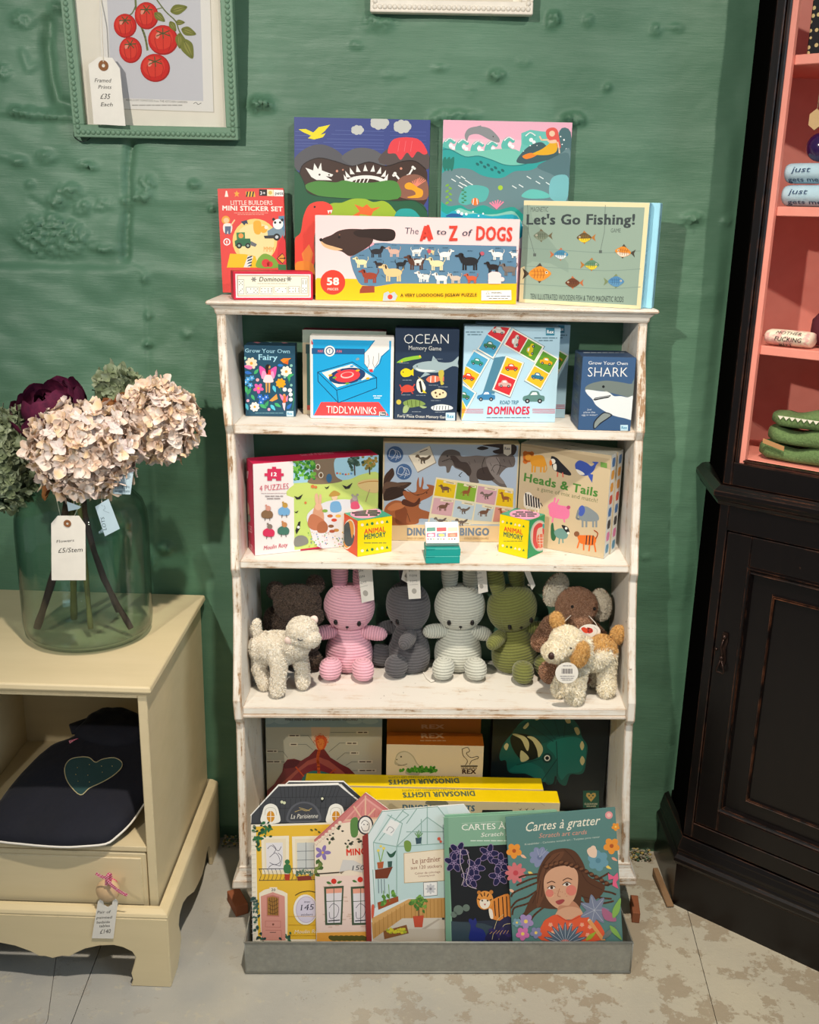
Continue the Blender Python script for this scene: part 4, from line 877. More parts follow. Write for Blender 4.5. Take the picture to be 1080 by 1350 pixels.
A.b('#f2d21e', '893 290 915 272 940 280 948 295 935 310 905 312'); A.p('#f2d21e', '940 285 955 272 955 308 940 300'); A.c('#222222', '906 290 3')
A.b('#e2785a', '1015 325 1035 308 1065 308 1085 320 1070 335 1035 340'); A.p('#e2785a', '1080 320 1100 310 1100 335'); A.l('#f6efe6', 4, '1038 310 1036 338'); A.l('#f6efe6', 4, '1058 310 1058 336')
A.b('#f2efe2', '972 330 990 322 1012 360 1005 385 985 388 970 365'); A.p('#222222', '980 335 990 330 1000 384 990 387'); A.p('#f2d21e', '998 370 1018 390 1000 388'); A.p('#d8c26a', '985 322 975 310 1010 335')
A.b('#d24a3a', '895 368 920 350 950 358 958 378 930 385 900 383'); A.l('#d24a3a', 5, '900 370 890 350'); A.l('#d24a3a', 5, '950 365 960 348'); A.l('#d24a3a', 4, '905 382 898 392'); A.l('#d24a3a', 4, '945 382 952 392')
A.b('#7e9850', '905 435 940 420 985 425 1012 442 980 452 930 458'); A.c('#c8b84a', '885 432 12'); A.b('#9fb37c', '910 452 935 450 925 480 905 482'); A.b('#9fb37c', '980 448 1018 455 1000 462')
for k in range(4): A.l('#4c5a28', 3, [925+k*20, 424, 930+k*18, 455])
for k in range(5): A.c('#d6b25c', [1088-abs(k-2)*3+0, 345+k*10-55, 7-k*.8])
A.b('#c8b84a', '1075 285 1095 280 1100 300 1092 325 1100 345 1085 350 1082 325 1075 310')
A.b('#e9d8b0', '1040 385 1075 370 1110 385 1105 410 1060 415 1045 405'); A.c('#5a3c20', '1060 388 5 1080 395 5 1065 405 4 1095 388 4')
A.b('#dfe6e6', '1040 455 1080 443 1130 450 1140 465 1090 472 1050 470'); 
for k in range(6): A.l('#26374f', 3, [1052+k*14, 450, 1050+k*14, 468])
for x, y in ((910, 247), (1070, 228), (925, 328), (1050, 352), (990, 400), (920, 398), (925, 492), (970, 478), (1060, 425), (1095, 360), (1080, 480)): lines(A, '#8f9aa8', x-22, x+22, (y,), 2.5)
A.t('Forty Piece Ocean Memory Game', '#e8e8e2', 880, 504, 1120, 510, 13, .0); A.x0, A.y0, A.k = 570, 410, 3.6; A.p('#c8e8f6', '64 482 108 482 108 520 64 520'); A.t('Rex', '#3f8fb8', 70, 508, 102, 508, 17, .04); A.done()
# road trip dominoes
def car(A, x, y, s, col, d=1, rot=0):
    ca, sa = math.cos(R(rot)), math.sin(R(rot))
    def T(pts): return [c for px, py in pairs(pts) for c in (x+(px*ca*d-py*sa)*s, y+(px*sa*d+py*ca)*s)]
    A.b(col, T([-.5, .05, -.48, -.1, -.3, -.15, -.2, -.32, .1, -.34, .25, -.16, .48, -.08, .5, .1, .3, .15, -.4, .15]))
    A.p('#eef4f6', T([-.18, -.16, -.12, -.28, .06, -.28, .16, -.15])); q = T([-.28, .13, .3, .13])
    A.c('#22262a', [q[0], q[1], .11*s, q[2], q[3], .11*s], 10); A.c('#c8ccd0', [q[0], q[1], .05*s, q[2], q[3], .05*s], 6)
SKY = '#bcdcec'
o, f, (wr, hr, Mr) = card_box('dominoes_game_box', (608.3, 555), (731.7, 557.2), (609.7, 429.4), S1, .033, '#9fc6dc', 'front pale blue square dominoes game box with little cars on coloured cards', 'box')
A = Art(f['front'], 570, 410, 3.6); A.bg('#b9dcee')
def tile(A, cx, cy, s, rot, top, bot, c1, c2, k1='car'):
    ca, sa = math.cos(R(rot)), math.sin(R(rot))
    def T(pts): return [c for px, py in pairs(pts) for c in (cx+(px*ca-py*sa)*s, cy+(px*sa+py*ca)*s)]
    A.p('#6f8ea0', T([-.56, -1.06, .58, -1.06, .58, 1.1, -.56, 1.1])); A.p('#f1efe4', T([-.55, -1.05, .55, -1.05, .55, 1.05, -.55, 1.05]))
    A.p(top, T([-.47, -.97, .47, -.97, .47, -.03, -.47, -.03])); A.p(bot, T([-.47, .03, .47, .03, .47, .97, -.47, .97]))
    q = T([0, -.5, 0, .5]); car(A, q[0], q[1], s*.72, c1, 1, rot-20); car(A, q[2], q[3], s*.72, c2, 1, rot-20)
RED, YEL, GRN, BLU = '#d8333c', '#f0bf2a', '#5f9a30', '#53a9d2'
tile(A, 294, 130, 82, 30, RED, BLU, '#d8d2c8', '#3f7a58'); tile(A, 192, 280, 82, 30, BLU, YEL, '#2f8f80', '#d8402c'); tile(A, 128, 440, 82, 30, BLU, YEL, '#3f7a58', '#d8402c')
tile(A, 434, 164, 82, -60, RED, GRN, '#d8d2c8', '#e0c820'); tile(A, 520, 278, 82, 30, GRN, YEL, '#e8a81e', '#2f7a9a')
for dx in (-22, -14, -6): A.p('#4f86a0', [330+dx*1.6, 222, 360+dx, 215, 300+dx, 395, 276+dx*1.6, 380-dx*.3])
tile(A, 360, 310, 84, 22, YEL, RED, '#d8402c', '#d8b0a8')
car(A, 256, 408, 84, '#3f86b8', -1); car(A, 482, 414, 102, '#5f8a86', -1)
A.t('ROAD TRIP', '#3f7f9c', 320, 443, 408, 443, 18, .03, .12); A.t('DOMINOES', '#d2254a', 260, 490, 460, 490, 36, .05, .08)
for y in (466, 474, 482): A.l('#d2254a', 2.6, [138, y, 242, y+1]); A.l('#d2254a', 2.6, [476, y, 582, y+1])
lines(A, '#5f7f90', 258, 462, (506,), 4, (1,)); lines(A, '#4f7488', 160, 240, (100, 112), 4); lines(A, '#4f7488', 485, 592, (128, 140), 4, (1, .6))
A.p('#3a8aa6', '539 80 580 80 580 116 539 116'); A.t('Rex', '#ffffff', 544, 106, 576, 106, 16, .04); A.done()
o2 = copy_tree(o, Mr @ Matrix.Translation((.0235, .042, 0))); tag(o2, 'second pale blue dominoes game box, half hidden directly behind the front one', 'box')
for q in (o, o2): q['group'] = 'pale blue dominoes game boxes'
# shark box
o, f, _ = card_box('shark_egg_box', (761.9, 567), (831, 568.4), (765.9, 470), S1, .080, '#2b3f5c', 'dark blue box with a big grey and white shark, right end of the first shelf', 'box')
A = Art(f['front'], 740, 380, 6.75); A.bg('#3f5f88')
A.t('Grow Your Own', '#eef0f0', 242, 678, 592, 684, 30, -.0); A.t('SHARK', '#f2f2f0', 236, 786, 590, 788, 84, -.012)
A.p('#6f7f80', '625 860 650 800 650 860'); A.b('#76827e', '212 890 240 860 300 838 400 822 520 835 600 850 650 862 650 980 560 960 440 930 330 910 230 915')
A.b('#e9eff0', '215 905 260 905 330 915 420 925 470 960 530 960 590 972 650 968 650 1160 560 1155 460 1130 380 1090 310 1040 280 990 235 945')
A.p('#2a2c30', '285 992 300 975 440 950 440 960 420 975 350 988 300 1000'); A.l('#e9eff0', 3, '300 985 430 958'); A.c('#16181c', '376 876 12'); A.l('#c8ccca', 3, '395 915 415 922')
A.b('#222a38', '284 1240 290 1190 330 1140 385 1102 455 1125 420 1160 360 1200 300 1252'); A.b('#8d9794', '294 1235 300 1195 335 1150 385 1112 440 1128 410 1155 350 1195 306 1240')
for i, (tx, a, b) in enumerate((('Just', 232, 270), ('place the', 200, 302), ('egg in water!', 182, 320))): A.t(tx, '#dfe6ec', a, 1086+i*24, b, 1086+i*24, 15, .0)
A.p('#c8e8f6', '527 1216 594 1216 594 1268 527 1268'); A.t('Rex', '#3f8fb8', 536, 1252, 586, 1252, 24, .04); A.done()
A = Art(f['left'], name='printed_side')
for v0 in (.012, .04, .07, .1): A._add([(.018, v0), (.066, v0), (.066, v0+.02), (.018, v0+.02)], '#3c4c5c'); A._add([(.03, v0+.006), (.055, v0+.008), (.05, v0+.015), (.03, v0+.014)], '#8f9a9c')
A.done()
A = Art(f['top'], 740, 380, 6.75, name='printed_top'); lines(A, '#8a94a0', 200, 560, (572,), 9, (1,)); A.done()
# ================================================================== second shelf
PINKW = '#c81e50'
o, f, _ = card_box('puzzle_set_box', (336.2, 733), (498, 712), (333.5, 611.6), S2, .046, '#c41f4c', 'crimson sided puzzle box with a picnic of animals printed on its front', 'box', yl=-.161, yr=-.072)
A = Art(f['front'], 290, 570, 3.724)
A.bg('#f3ecea', 0, 0, .36, 1); A.p('#c9df78', '361 137 780 95 780 520 366 578')
A.p('#a8d4e8', '361 137 780 95 780 215 700 225 600 235 360 250'); A.b('#cfe07a', '360 260 480 250 620 235 700 205 780 200 780 300 360 320')
A.b('#8a7560', '440 110 460 200 430 245 500 255 600 240 570 215 560 150 575 90 500 90'); A.e('#f3ead8', 481, 170, 12, 15); A.e('#7a5c40', 481, 170, 8, 11); A.e('#f3ead8', 496, 210, 12, 15); A.e('#7a5c40', 496, 210, 8, 11); A.e('#3f6f96', 536, 225, 14, 22)
rs = random.Random(3)
for k in range(90): A.c(rs.choice(['#5da83a', '#3f8f34', '#7cc04a', '#2f7a3c']), [rs.uniform(362, 465), 130+rs.uniform(0, 115)*(1-.3*rs.random()), rs.uniform(5, 11)], 7)
for k in range(40): A.c(rs.choice(['#3f5a4a', '#2f4a40', '#5a7466']), [660+rs.gauss(0, 16), 140+rs.gauss(0, 16), 8], 7); A.c(rs.choice(['#b08a3c', '#8a7a3a', '#6f8a46']), [733+rs.gauss(0, 17), 150+rs.gauss(0, 15), 8], 7)
A.l('#4a3a30', 6, '660 160 662 210'); A.l('#4a3a30', 6, '733 170 735 205')
for k, x in enumerate(range(575, 655, 14)): A.c(['#e05a4a', '#f0b83a', '#5a8ac4'][k % 3], [x, 200+abs(k-3)*-2+6, 5], 6)
A.b('#e8c98a', '675 250 700 235 760 228 780 240 780 290 740 295 690 275'); A.l('#a89068', 3, '735 280 715 340'); A.l('#c8853a', 4, '680 252 730 240 780 240', True)
A.b('#e6e4ea', '430 400 520 340 640 330 700 370 690 430 600 560 480 560 440 470')
A.b('#d9a080', '465 360 490 345 505 380 510 430 480 450 450 440'); A.b('#e8b89a', '470 350 465 310 478 300 485 345'); A.b('#e8b89a', '486 345 488 305 498 310 496 352'); A.b('#c47a58', '450 400 430 450 460 480 520 470 510 430'); A.c('#e8b89a', '482 365 17')
A.b('#7ab0dc', '545 345 585 340 595 385 545 390'); A.c('#f3cfae', '562 318 15'); A.b('#c49a4a', '535 308 560 285 590 300 580 310 550 315'); A.b('#a8848c', '640 330 670 320 680 360 650 375'); A.b('#e05a7a', '645 345 675 340 685 372 645 375'); A.c('#b0a4a0', '662 322 13 650 308 6 675 306 6')
for x, y, c in ((540, 410, '#c46a3a'), (560, 430, '#d8503a'), (545, 460, '#8a5a3c'), (570, 480, '#c48a4a'), (515, 385, '#8ab04a'), (550, 485, '#b0583a'), (580, 410, '#f0c060'), (500, 450, '#a0603a')): A.e(c, x, y, 14, 8)
A.b('#b06a48', '480 450 510 435 530 460 520 490 480 490')
for x, y, s_ in ((385, 318, 22), (625, 265, 26), (525, 270, 12), (375, 390, 10)): A.p('#33302e', [x-s_, y-s_*.3, x-2, y, x+s_, y-s_*.7, x+s_*.4, y+s_*.4, x-s_*.4, y+s_*.5])
A.c('#e0804a', '455 265 9 470 268 7 420 345 6'); A.p('#2c2a2c', '370 480 385 440 395 435 392 470 375 500'); A.c('#f6f3ee', '385 465 7'); A.b('#8a8a82', '366 520 395 505 425 515 430 545 370 560')
for k in range(80): A.c(rs.choice(['#f6f3ee', '#d8ae3c', '#5da84a', '#c86a8a', '#7a9ad0']), [rs.uniform(430, 610), rs.uniform(490, 560), rs.uniform(2, 4)], 5)
A.p('#d8355c', '232 178 255 178 255 168 275 168 275 178 300 178 300 200 312 200 312 214 300 214 300 236 275 236 275 226 255 226 255 236 232 236 232 214 218 214 218 200 232 200')
A.t('12', '#ffffff', 250, 214, 278, 214, 18, .05); A.t('4 PUZZLES', '#d8355c', 194, 288, 336, 276, 28, -.01); lines(A, '#b08a90', 202, 330, (298,), 2, (1,)); lines(A, '#8a7a7c', 222, 308, (312, 324), 4)
for x, y, c1, c2 in ((232, 400, '#8a6a4c', '#d89a8a'), (315, 385, '#7ab0dc', '#c49a4a'), (240, 490, '#d8355c', '#8a7a70'), (312, 480, '#4a7a6a', '#c88a5a')):
    A.b(c1, [x-28, y-8, x, y-22, x+26, y-6, x+20, y+20, x-24, y+18]); A.c(c2, [x+4, y-28, 13, x-6, y-42, 5]); A.l('#5a4a44', 3, [x-10, y+18, x-12, y+32]); A.l('#5a4a44', 3, [x+10, y+18, x+12, y+32])
A.t('Moulin Roty', '#c81e50', 213, 577, 330, 560, 20, .0, .25); A.done()
A = Art(f['left'], 290, 570, 3.724, name='printed_side'); A.bg('#c41f4c'); A.p('#f3d2d8', '122 180 140 190 138 225 120 215'); A.b('#e8c6b0', '120 340 140 350 145 400 122 395'); A.b('#8a9a8a', '120 390 148 410 146 440 120 430')
A.t('Moulin Roty', '#f3d2d8', 116, 548, 160, 580, 12, 0, .2); A.t('4 PUZZLES', '#f3d2d8', 118, 470, 158, 495, 11); A.done()
A = Art(f['top'], 290, 570, 3.724, name='printed_top'); A.t('Set de 4 puzzles assortis', '#f0a8b8', 340, 108, 620, 94, 9); A.t('Set of 4 puzzles', '#f0a8b8', 400, 116, 560, 104, 8); A.done()
# dinosaur bingo
o, f, _ = card_box('bingo_box', (503.5, 714), (679, 714), (501.6, 582), S2, .032, '#d9c8a0', 'wide pale blue bingo box printed with a grey tyrannosaur and an orange triceratops', 'box', yl=-.056, yr=-.048)
A = Art(f['front'], 495, 575, 5.684); A.bg('#d9c8a0'); A.bg('#b3c3d6', .012, .0, .988, .985); A.bg('#e3c79c', 0, 0, 1, .168)
A.c('#4a6a98', '147 137 62 213 267 60', 26)
for cx, cy, s_ in ((147, 137, 1), (213, 267, 1)):
    A.l('#dfe6ee', 4, [cx-45, cy+10, cx-35, cy-30, cx-10, cy-38, cx+5, cy-10, cx-15, cy+20, cx-40, cy+15], True, True); A.l('#dfe6ee', 4, [cx, cy-30, cx+30, cy-20, cx+42, cy+20, cx+10, cy+10], True); A.l('#dfe6ee', 3, [cx-30, cy+35, cx, cy+20, cx+30, cy+30]); A.l('#dfe6ee', 3, [cx+5, cy+45, cx+20, cy, cx+10, cy-20], True)
A.p('#8d7e70', '246 148 408 70 458 200 318 275'); A.p('#f0e4cf', '250 144 406 72 452 196 316 268'); A.p('#5a4a40', '330 118 390 95 392 101 333 124')
def rex(A, x, y, s, col, dk, d=1):
    def T(p): return [c for a, b in pairs(p) for c in (x+a*s*d, y+b*s)]
    A.b(col, T([-.9, -.35, -.7, -.55, -.45, -.5, -.3, -.2, 0, -.25, .4, -.2, .8, -.45, 1, -.4, .75, -.05, .35, .15, .1, .2, -.2, .1, -.4, -.05, -.6, -.2, -.85, -.2]))
    A.p(dk, T([.05, .1, .3, .1, .25, .4, .35, .55, .1, .5])); A.p(col, T([-.25, .05, .05, .1, -.1, .4, 0, .6, -.25, .55])); A.l(dk, .05*s, T([-.4, 0, -.5, .15, -.42, .2])); A.l(dk, .06*s, T([-.3, -.15, 0, -.18, .4, -.12, .8, -.35]), True)
rex(A, 355, 172, 62, '#6a5a48', '#4a3c30')
A.b('#4a342a', '63 320 100 260 130 240 142 290 110 350 200 345 272 350 210 400 110 440 63 480'); A.b('#6a5040', '63 360 110 340 180 350 250 355 180 385 63 440'); A.b('#3a2820', '80 400 160 380 240 420 150 470 63 480')
for c in ('70 350 130 260', '80 420 250 356', '70 400 200 370', '70 460 160 400'): A.l('#2e2018', 3, c)
A.b('#a8623c', '65 560 90 510 150 480 230 490 210 440 215 410 300 420 310 350 320 312 326 312 328 370 340 380 352 310 358 310 362 350 355 395 400 390 384 362 440 372 455 400 430 440 380 470 340 490 330 540 410 570 475 606 460 620 380 620 330 620 300 660 65 660')
A.b('#8a4a2c', '150 560 200 520 240 560 230 640 250 658 160 658 150 600'); A.b('#c47a4e', '90 540 150 500 220 510 200 540 120 560'); A.b('#5a3020', '215 470 290 500 330 460 330 500 280 530 200 510')
for c in ('240 400 300 440 330 440', '310 440 360 430 400 400', '240 580 260 640', '300 520 340 500'): A.l('#4a2818', 4, c, True)
A.c('#1c120e', '385 425 5')
A.b('#3c3430', '760 92 800 75 850 90 800 105'); A.b('#3c302c', '800 66 1040 62 1040 140 960 135 900 130 880 110 930 90')
A.b('#6e6460', '470 200 480 160 520 110 580 100 630 120 645 150 700 150 760 145 830 150 900 140 960 130 1040 150 1040 225 980 240 930 300 960 340 985 385 930 375 850 320 820 330 770 320 775 350 710 345 700 300 650 260 600 240 575 220 555 268 535 272 530 235 520 225 480 225')
A.b('#443834', '560 150 600 150 640 190 690 200 720 260 700 300 650 250 600 230 580 190'); A.b('#443834', '770 250 850 230 900 280 880 330 800 330 760 310'); A.b('#8a807c', '830 170 920 160 930 230 920 280 970 350 930 350 880 300 850 250')
A.l('#2e2622', 5, '500 190 530 180 560 170 590 190', True); A.c('#1c1614', '540 150 6'); A.l('#2e2622', 5, '650 270 625 295 640 305'); A.l('#2e2622', 5, '820 160 800 220 815 280', True); A.l('#2e2622', 4, '905 160 935 220 910 290', True); A.l('#2e2622', 4, '980 230 900 215 870 260', True)
for x, y in ((700, 190), (740, 175), (860, 200), (960, 170), (1000, 180), (880, 250), (1010, 200)): A.l('#2e2622', 3, [x, y, x+10, y+22])
A.p('#f3e6c4', '455 308 1035 392 1035 660 390 660'); 
cells = [('#f0c81e', 462, 322, 608, 346, 588, 466, 440, 445), ('#8fb83c', 615, 347, 762, 371, 742, 492, 598, 468), ('#d8a8b4', 770, 372, 915, 392, 893, 516, 752, 494), ('#f0c81e', 922, 394, 1035, 412, 1030, 534, 902, 518),
         ('#e0b0b8', 440, 460, 590, 478, 570, 600, 418, 580), ('#c4d4e0', 598, 480, 745, 503, 722, 628, 576, 604), ('#c4d4e0', 752, 505, 890, 528, 870, 640, 735, 630), ('#dc9a90', 900, 530, 1030, 550, 1030, 640, 880, 640), ('#c4d4e0', 412, 610, 560, 628, 555, 658, 400, 658), ('#c4d4e0', 570, 630, 720, 648, 715, 658, 566, 658)]
for i, c in enumerate(cells):
    A.p(c[0], c[1:]); cx, cy = (c[1]+c[5])/2, (c[2]+c[6])/2
    A.p('#f3e6c4', [c[1]+50, c[2]+10, c[3]-4, c[4]+2, c[3]-8, c[4]+18, c[1]+46, c[2]+26]); A.l('#6a5a48', 4, [c[1]+70, c[2]+20, c[3]-20, c[4]+8])
    if i < 8:
        if i % 2 == 0 and i != 2: beast(A, cx, cy-2, 62, '#7a5644', -1 if i == 0 else 1, tail='down', dark='#2a1c16')
        elif i == 2 or i == 5: rex(A, cx, cy, 52, '#7a6a60', '#5a4a44', 1)
        else: beast(A, cx, cy, 56, '#9a5c34', 1 if i == 1 else -1, neck=.7, tail='down')
    else: rex(A, cx, cy, 50, '#7a6a60', '#5a4a44', 1)
A.t('DINOSAUR', '#6f7f92', 238, 742, 560, 742, 54, .06); A.t('BINGO', '#6f7f92', 632, 742, 852, 742, 54, .06); A.t('MIND OF CARDS', '#b09468', 238, 772, 366, 772, 14, .02, .2); A.t('- GOLD DINOSAURS', '#b09468', 650, 772, 846, 772, 14, .02, .2)
A.p('#efe6d4', '960 62 1018 62 1018 130 990 148 960 130'); A.t('Rex', '#6a6a70', 968, 102, 1010, 102, 22, .04); A.done()
# animal memory cubes
def cube(name, bl, br, tl, col, label, yl=None, yr=None, dep=.052):
    return card_box(name, bl, br, tl, S2, dep, col, label, 'box', 'animal memory cubes', yl, yr)
def memory(A, x0, x1, dy, yt, yb):
    n = 6; k = (x1-x0)/150
    for i in range(n):
        for y in (yt, yb):
            cx = x0+(x1-x0)*(.12+.76*i/(n-1)); cy = y+dy*(cx-x0)/(x1-x0)
            if i % 2 == 0: A.c('#2f7a4a' if i % 4 else '#f3ead0', [cx, cy, 7*k], 10)
            else: A.p('#f3ead0' if i == 3 else '#2f7a4a', [cx-7*k, cy+6*k, cx, cy-8*k, cx+7*k, cy+6*k])
o, f, _ = cube('memory_cube', (471.3, 732.5), (516.4, 725.2), (470.5, 686.8), '#f4d400', 'yellow and orange memory game cube with a seal on its side', -.152, -.117)
A = Art(f['front'], 290, 570, 3.724); A.bg('#f6dc00'); memory(A, 680, 840, -22, 457, 584)
A.t('ANIMAL', '#e0522e', 708, 500, 812, 486, 24, .04); A.t('MEMORY', '#2f6a50', 708, 526, 814, 512, 24, .04); lines(A, '#6a8040', 708, 816, (543,), 4, (1,)); A.done()
A = Art(f['left'], 290, 570, 3.724, name='printed_side'); A.bg('#e8542a'); A.e('#f6f0dc', 631, 500, 31, 74, 8, 26); A.e('#f0a040', 631, 500, 26, 68, 8, 26); A.b('#3a4a4c', '605 480 615 450 632 440 640 470 648 520 655 500 660 515 650 550 630 560 612 540'); A.done()
A = Art(f['top'], 290, 570, 3.724, name='printed_top'); A.bg('#4aa88a'); A.e('#f0a8c8', 716, 396, 76, 26, -4, 26); lines(A, '#3a4448', 650, 785, (386, 396, 406), 9, (.8, 1, .8)); A.done()
o, f, _ = cube('memory_cube', (657.2, 724.2), (695.3, 733.9), (657.8, 677.8), '#f4d400', 'yellow and green memory game cube with a red animal on its side', -.102, -.138)
A = Art(f['front'], 540, 660, 5.4); A.bg('#f6dc00'); memory(A, 642, 835, 42, 145, 315)
A.t('ANIMAL', '#e0522e', 672, 216, 806, 242, 32, .04); A.t('MEMORY', '#2f6a50', 670, 254, 808, 282, 32, .04); lines(A, '#6a8040', 670, 804, (288,), 4, (1,)); A.done()
A = Art(f['right'], 540, 660, 5.4, name='printed_side'); A.bg('#1fa064'); A.e('#b8d0c4', 926, 250, 67, 112, 0, 28); A.e('#f3d8c0', 926, 250, 60, 103, 0, 28)
A.b('#e8484a', '880 240 888 190 920 160 945 165 945 185 915 200 905 240 905 290 920 330 900 340 880 300'); A.b('#e8484a', '950 190 985 210 978 260 950 240'); A.b('#f07a5a', '910 250 960 240 980 280 950 330 915 330'); 
for c in ('915 265 960 262', '915 285 965 280', '915 305 955 305', '925 240 930 330', '950 240 950 325'): A.l('#f6e2d0', 4, c)
A.b('#3fb0a8', '950 165 975 180 980 205 950 195'); A.done()
A = Art(f['top'], 540, 660, 5.4, name='printed_top'); A.bg('#4aa88a'); A.e('#f0a8c8', 820, 98, 108, 36, 2, 26); lines(A, '#3a4448', 735, 905, (82, 96, 110), 9, (.7, 1, .8)); A.done()
# little stacked card packs
o1, f, (w1, h1, M1) = card_box('snap_card_pack', (561.5, 736.5), (606.5, 736.8), (561.2, 727), S2, .04, '#1f9a92', 'flat teal card pack at the shelf edge, bottom of the little stack', 'box', 'small teal card packs', yl=-.176, yr=-.170, h=.0125)
def packart(f, y):
    A = Art(f['front'], 540, 660, 5.4); A.bg('#22a299'); A.p('#1a8a84', [116, y+8, 116, y-38, 180, y-40, 180, y+6]); A.t('Rex', '#f3f8f6', 132, y-9, 172, y-11, 20, .04); lines(A, '#a8dcd6', 186, 346, (y-26, y-16), 4, (1,)); lines(A, '#7fc8c0', 184, 346, (y-2,), 3, (1,)); A.done()
packart(f, 400)
o2, f, _ = card_box('snap_card_pack', (562, 725.5), (607.5, 725.8), (562, 716), S2+.0126, .04, '#1f9a92', 'flat teal card pack resting on another, middle of the little stack', 'box', 'small teal card packs', yl=-.173, yr=-.167, h=.0125)
packart(f, 347)
o3, f, _ = card_box('snap_card_pack', (562, 715), (606, 715), (561, 695), S2+.0254, .012, '#e8e0d8', 'tilted card pack showing coloured picture tiles, top of the little stack', 'box', 'small teal card packs', yl=-.168, yr=-.162, lean=.75, h=.040)
A = Art(f['front'], 540, 660, 5.4); A.bg('#efe9e2')
for i, (a, b) in enumerate(((122, 184), (194, 262), (272, 342))):
    A.p(['#3a8a7a', '#c83a44', '#e8d0b0'][i], [a, 192, b, 190, b, 218, a, 220]); A.p(['#d8608a', '#7a8ab0', '#d86a5a'][i], [a, 232, b, 228, b, 258, a, 260]); A.e(['#f3e6e0', '#f0d060', '#e89a7a'][i], (a+b)/2, 246, 22, 10)
    for j in range(3): A.c(['#d8406a', '#4a5a70', '#8ab04a'][(i+j) % 3], [a+10+j*20, 274, 6], 6)
A.done()
# heads and tails
o, f, (wd, hh, Mh) = card_box('animal_game_box', (681, 700), (796, 736.7), (681.4, 584.4), S2, .028, '#e4e0d2', 'front cream game box with big printed animals, right end of the second shelf', 'box', 'cream animal game boxes', yl=-.050, yr=-.126)
A = Art(f['front'], 560, 570, 3.6); A.bg('#d3bf9c')
A.p('#c3ae8c', '437 60 560 80 900 180 900 130 437 50')
A.c('#d8742a', '492 117 26 478 100 12 508 102 12 478 138 12'); A.c('#f0a43a', '492 118 15'); A.b('#e8a030', '505 115 560 110 575 150 565 165 520 160 505 150'); 
for x in (512, 525, 553, 568): A.l('#e8a030', 8, [x, 150, x-2, 188])
A.l('#e8a030', 4, '570 130 580 170 570 190', True)
A.b('#26262c', '600 115 625 120 650 145 692 190 690 205 650 195 615 180 605 160'); A.c('#f3eee2', '608 138 13'); A.b('#e87a2a', '592 140 600 130 606 150 595 158'); A.b('#f3eee2', '610 155 625 150 625 180 612 175'); A.l('#e06a5a', 6, '632 190 630 210'); A.l('#e06a5a', 6, '655 192 657 212')
A.b('#3f58b0', '715 150 735 133 770 145 790 160 805 150 795 140 825 142 815 155 800 185 770 205 735 200 718 175'); A.p('#3f58b0', '770 195 795 240 800 200'); A.b('#f3eee2', '718 175 745 185 760 200 735 200')
A.t('Heads & Tails', '#4f8a3c', 470, 230, 820, 306, 38, .04); A.t('a game of mix and match!', '#7a8058', 533, 275, 820, 334, 19, .0)
A.b('#f3eee2', '475 290 500 285 520 310 545 325 545 365 480 360 470 330')
for k in range(6): A.l('#26262c', 7, [480+k*12, 290+k*5, 484+k*12, 345+k*3], True)
A.l('#26262c', 4, '550 335 560 350'); 
for x in (485, 500, 525, 540): A.l('#e8e2d6', 6, [x, 355, x, 380])
A.b('#ec7ea8', '590 345 610 330 640 345 680 355 688 390 670 412 600 400 590 370'); A.l('#ec7ea8', 9, '612 345 620 312'); A.l('#ec7ea8', 8, '622 345 636 318'); A.c('#c04a7a', '683 356 9'); A.c('#ec7ea8', '600 352 15'); A.l('#ec7ea8', 8, '610 400 606 425'); A.l('#ec7ea8', 8, '660 405 664 425')
A.b('#8a9498', '725 375 760 350 800 370 825 395 820 420 750 420 730 400'); A.e('#4a62b8', 745, 372, 16, 26, 10); A.l('#8a9498', 9, '730 370 722 405 735 412', True)
for x in (750, 768, 800, 815): A.l('#8a9498', 9, [x, 415, x, 448])
A.b('#2f6a48', '600 440 610 430 615 460 625 490 615 515 600 500'); A.b('#6f9a94', '615 470 650 455 680 480 670 505 630 500'); A.b('#26262c', '650 440 680 450 688 480 668 470'); A.c('#f3eee2', '672 455 6 682 478 6'); A.l('#6f9a94', 6, '640 500 638 528'); A.l('#6f9a94', 6, '655 500 657 524')
A.b('#e8742a', '725 490 750 488 800 490 815 510 800 535 750 530 735 520'); A.c('#8a5a3c', '722 482 13'); A.l('#e8742a', 7, '735 515 725 548'); A.l('#e8742a', 7, '755 525 755 558'); A.l('#e8742a', 7, '785 525 780 562'); A.l('#e8742a', 7, '805 525 812 566'); A.l('#b04a1a', 5, '812 505 822 480 805 465', True)
for x in (770, 785, 800): A.l('#26262c', 5, [x, 490, x-4, 532])
A.p('#6f9a4a', '835 140 866 146 866 170 835 164'); A.done()
A = Art(f['right'], name='printed_side'); A.bg('#e9ebe8')
for k in range(8): v = hh*(.08+.12*k); A._add([(.014+.009*math.cos(a*.785), v+.008*math.sin(a*.785)*(1+.4*(a % 2))) for a in range(8)], ['#4a90b8', '#e07ab0', '#26262c', '#3f78b8', '#d8503a', '#e8a030', '#e8a030', '#3f78b8'][k]); A.up()
A.done()
A = Art(f['top'], 560, 570, 3.6, name='printed_top'); A.bg('#dcdcd0'); A.t('Heads & Tails', '#4f6a4c', 640, 85, 830, 125, 14, .04); A.done()
o2 = copy_tree(o, Mh @ Matrix.Translation((.002, .0300, 0))); tag(o2, 'rear cream animal game box, mostly hidden, its picture edge showing at the right', 'box')
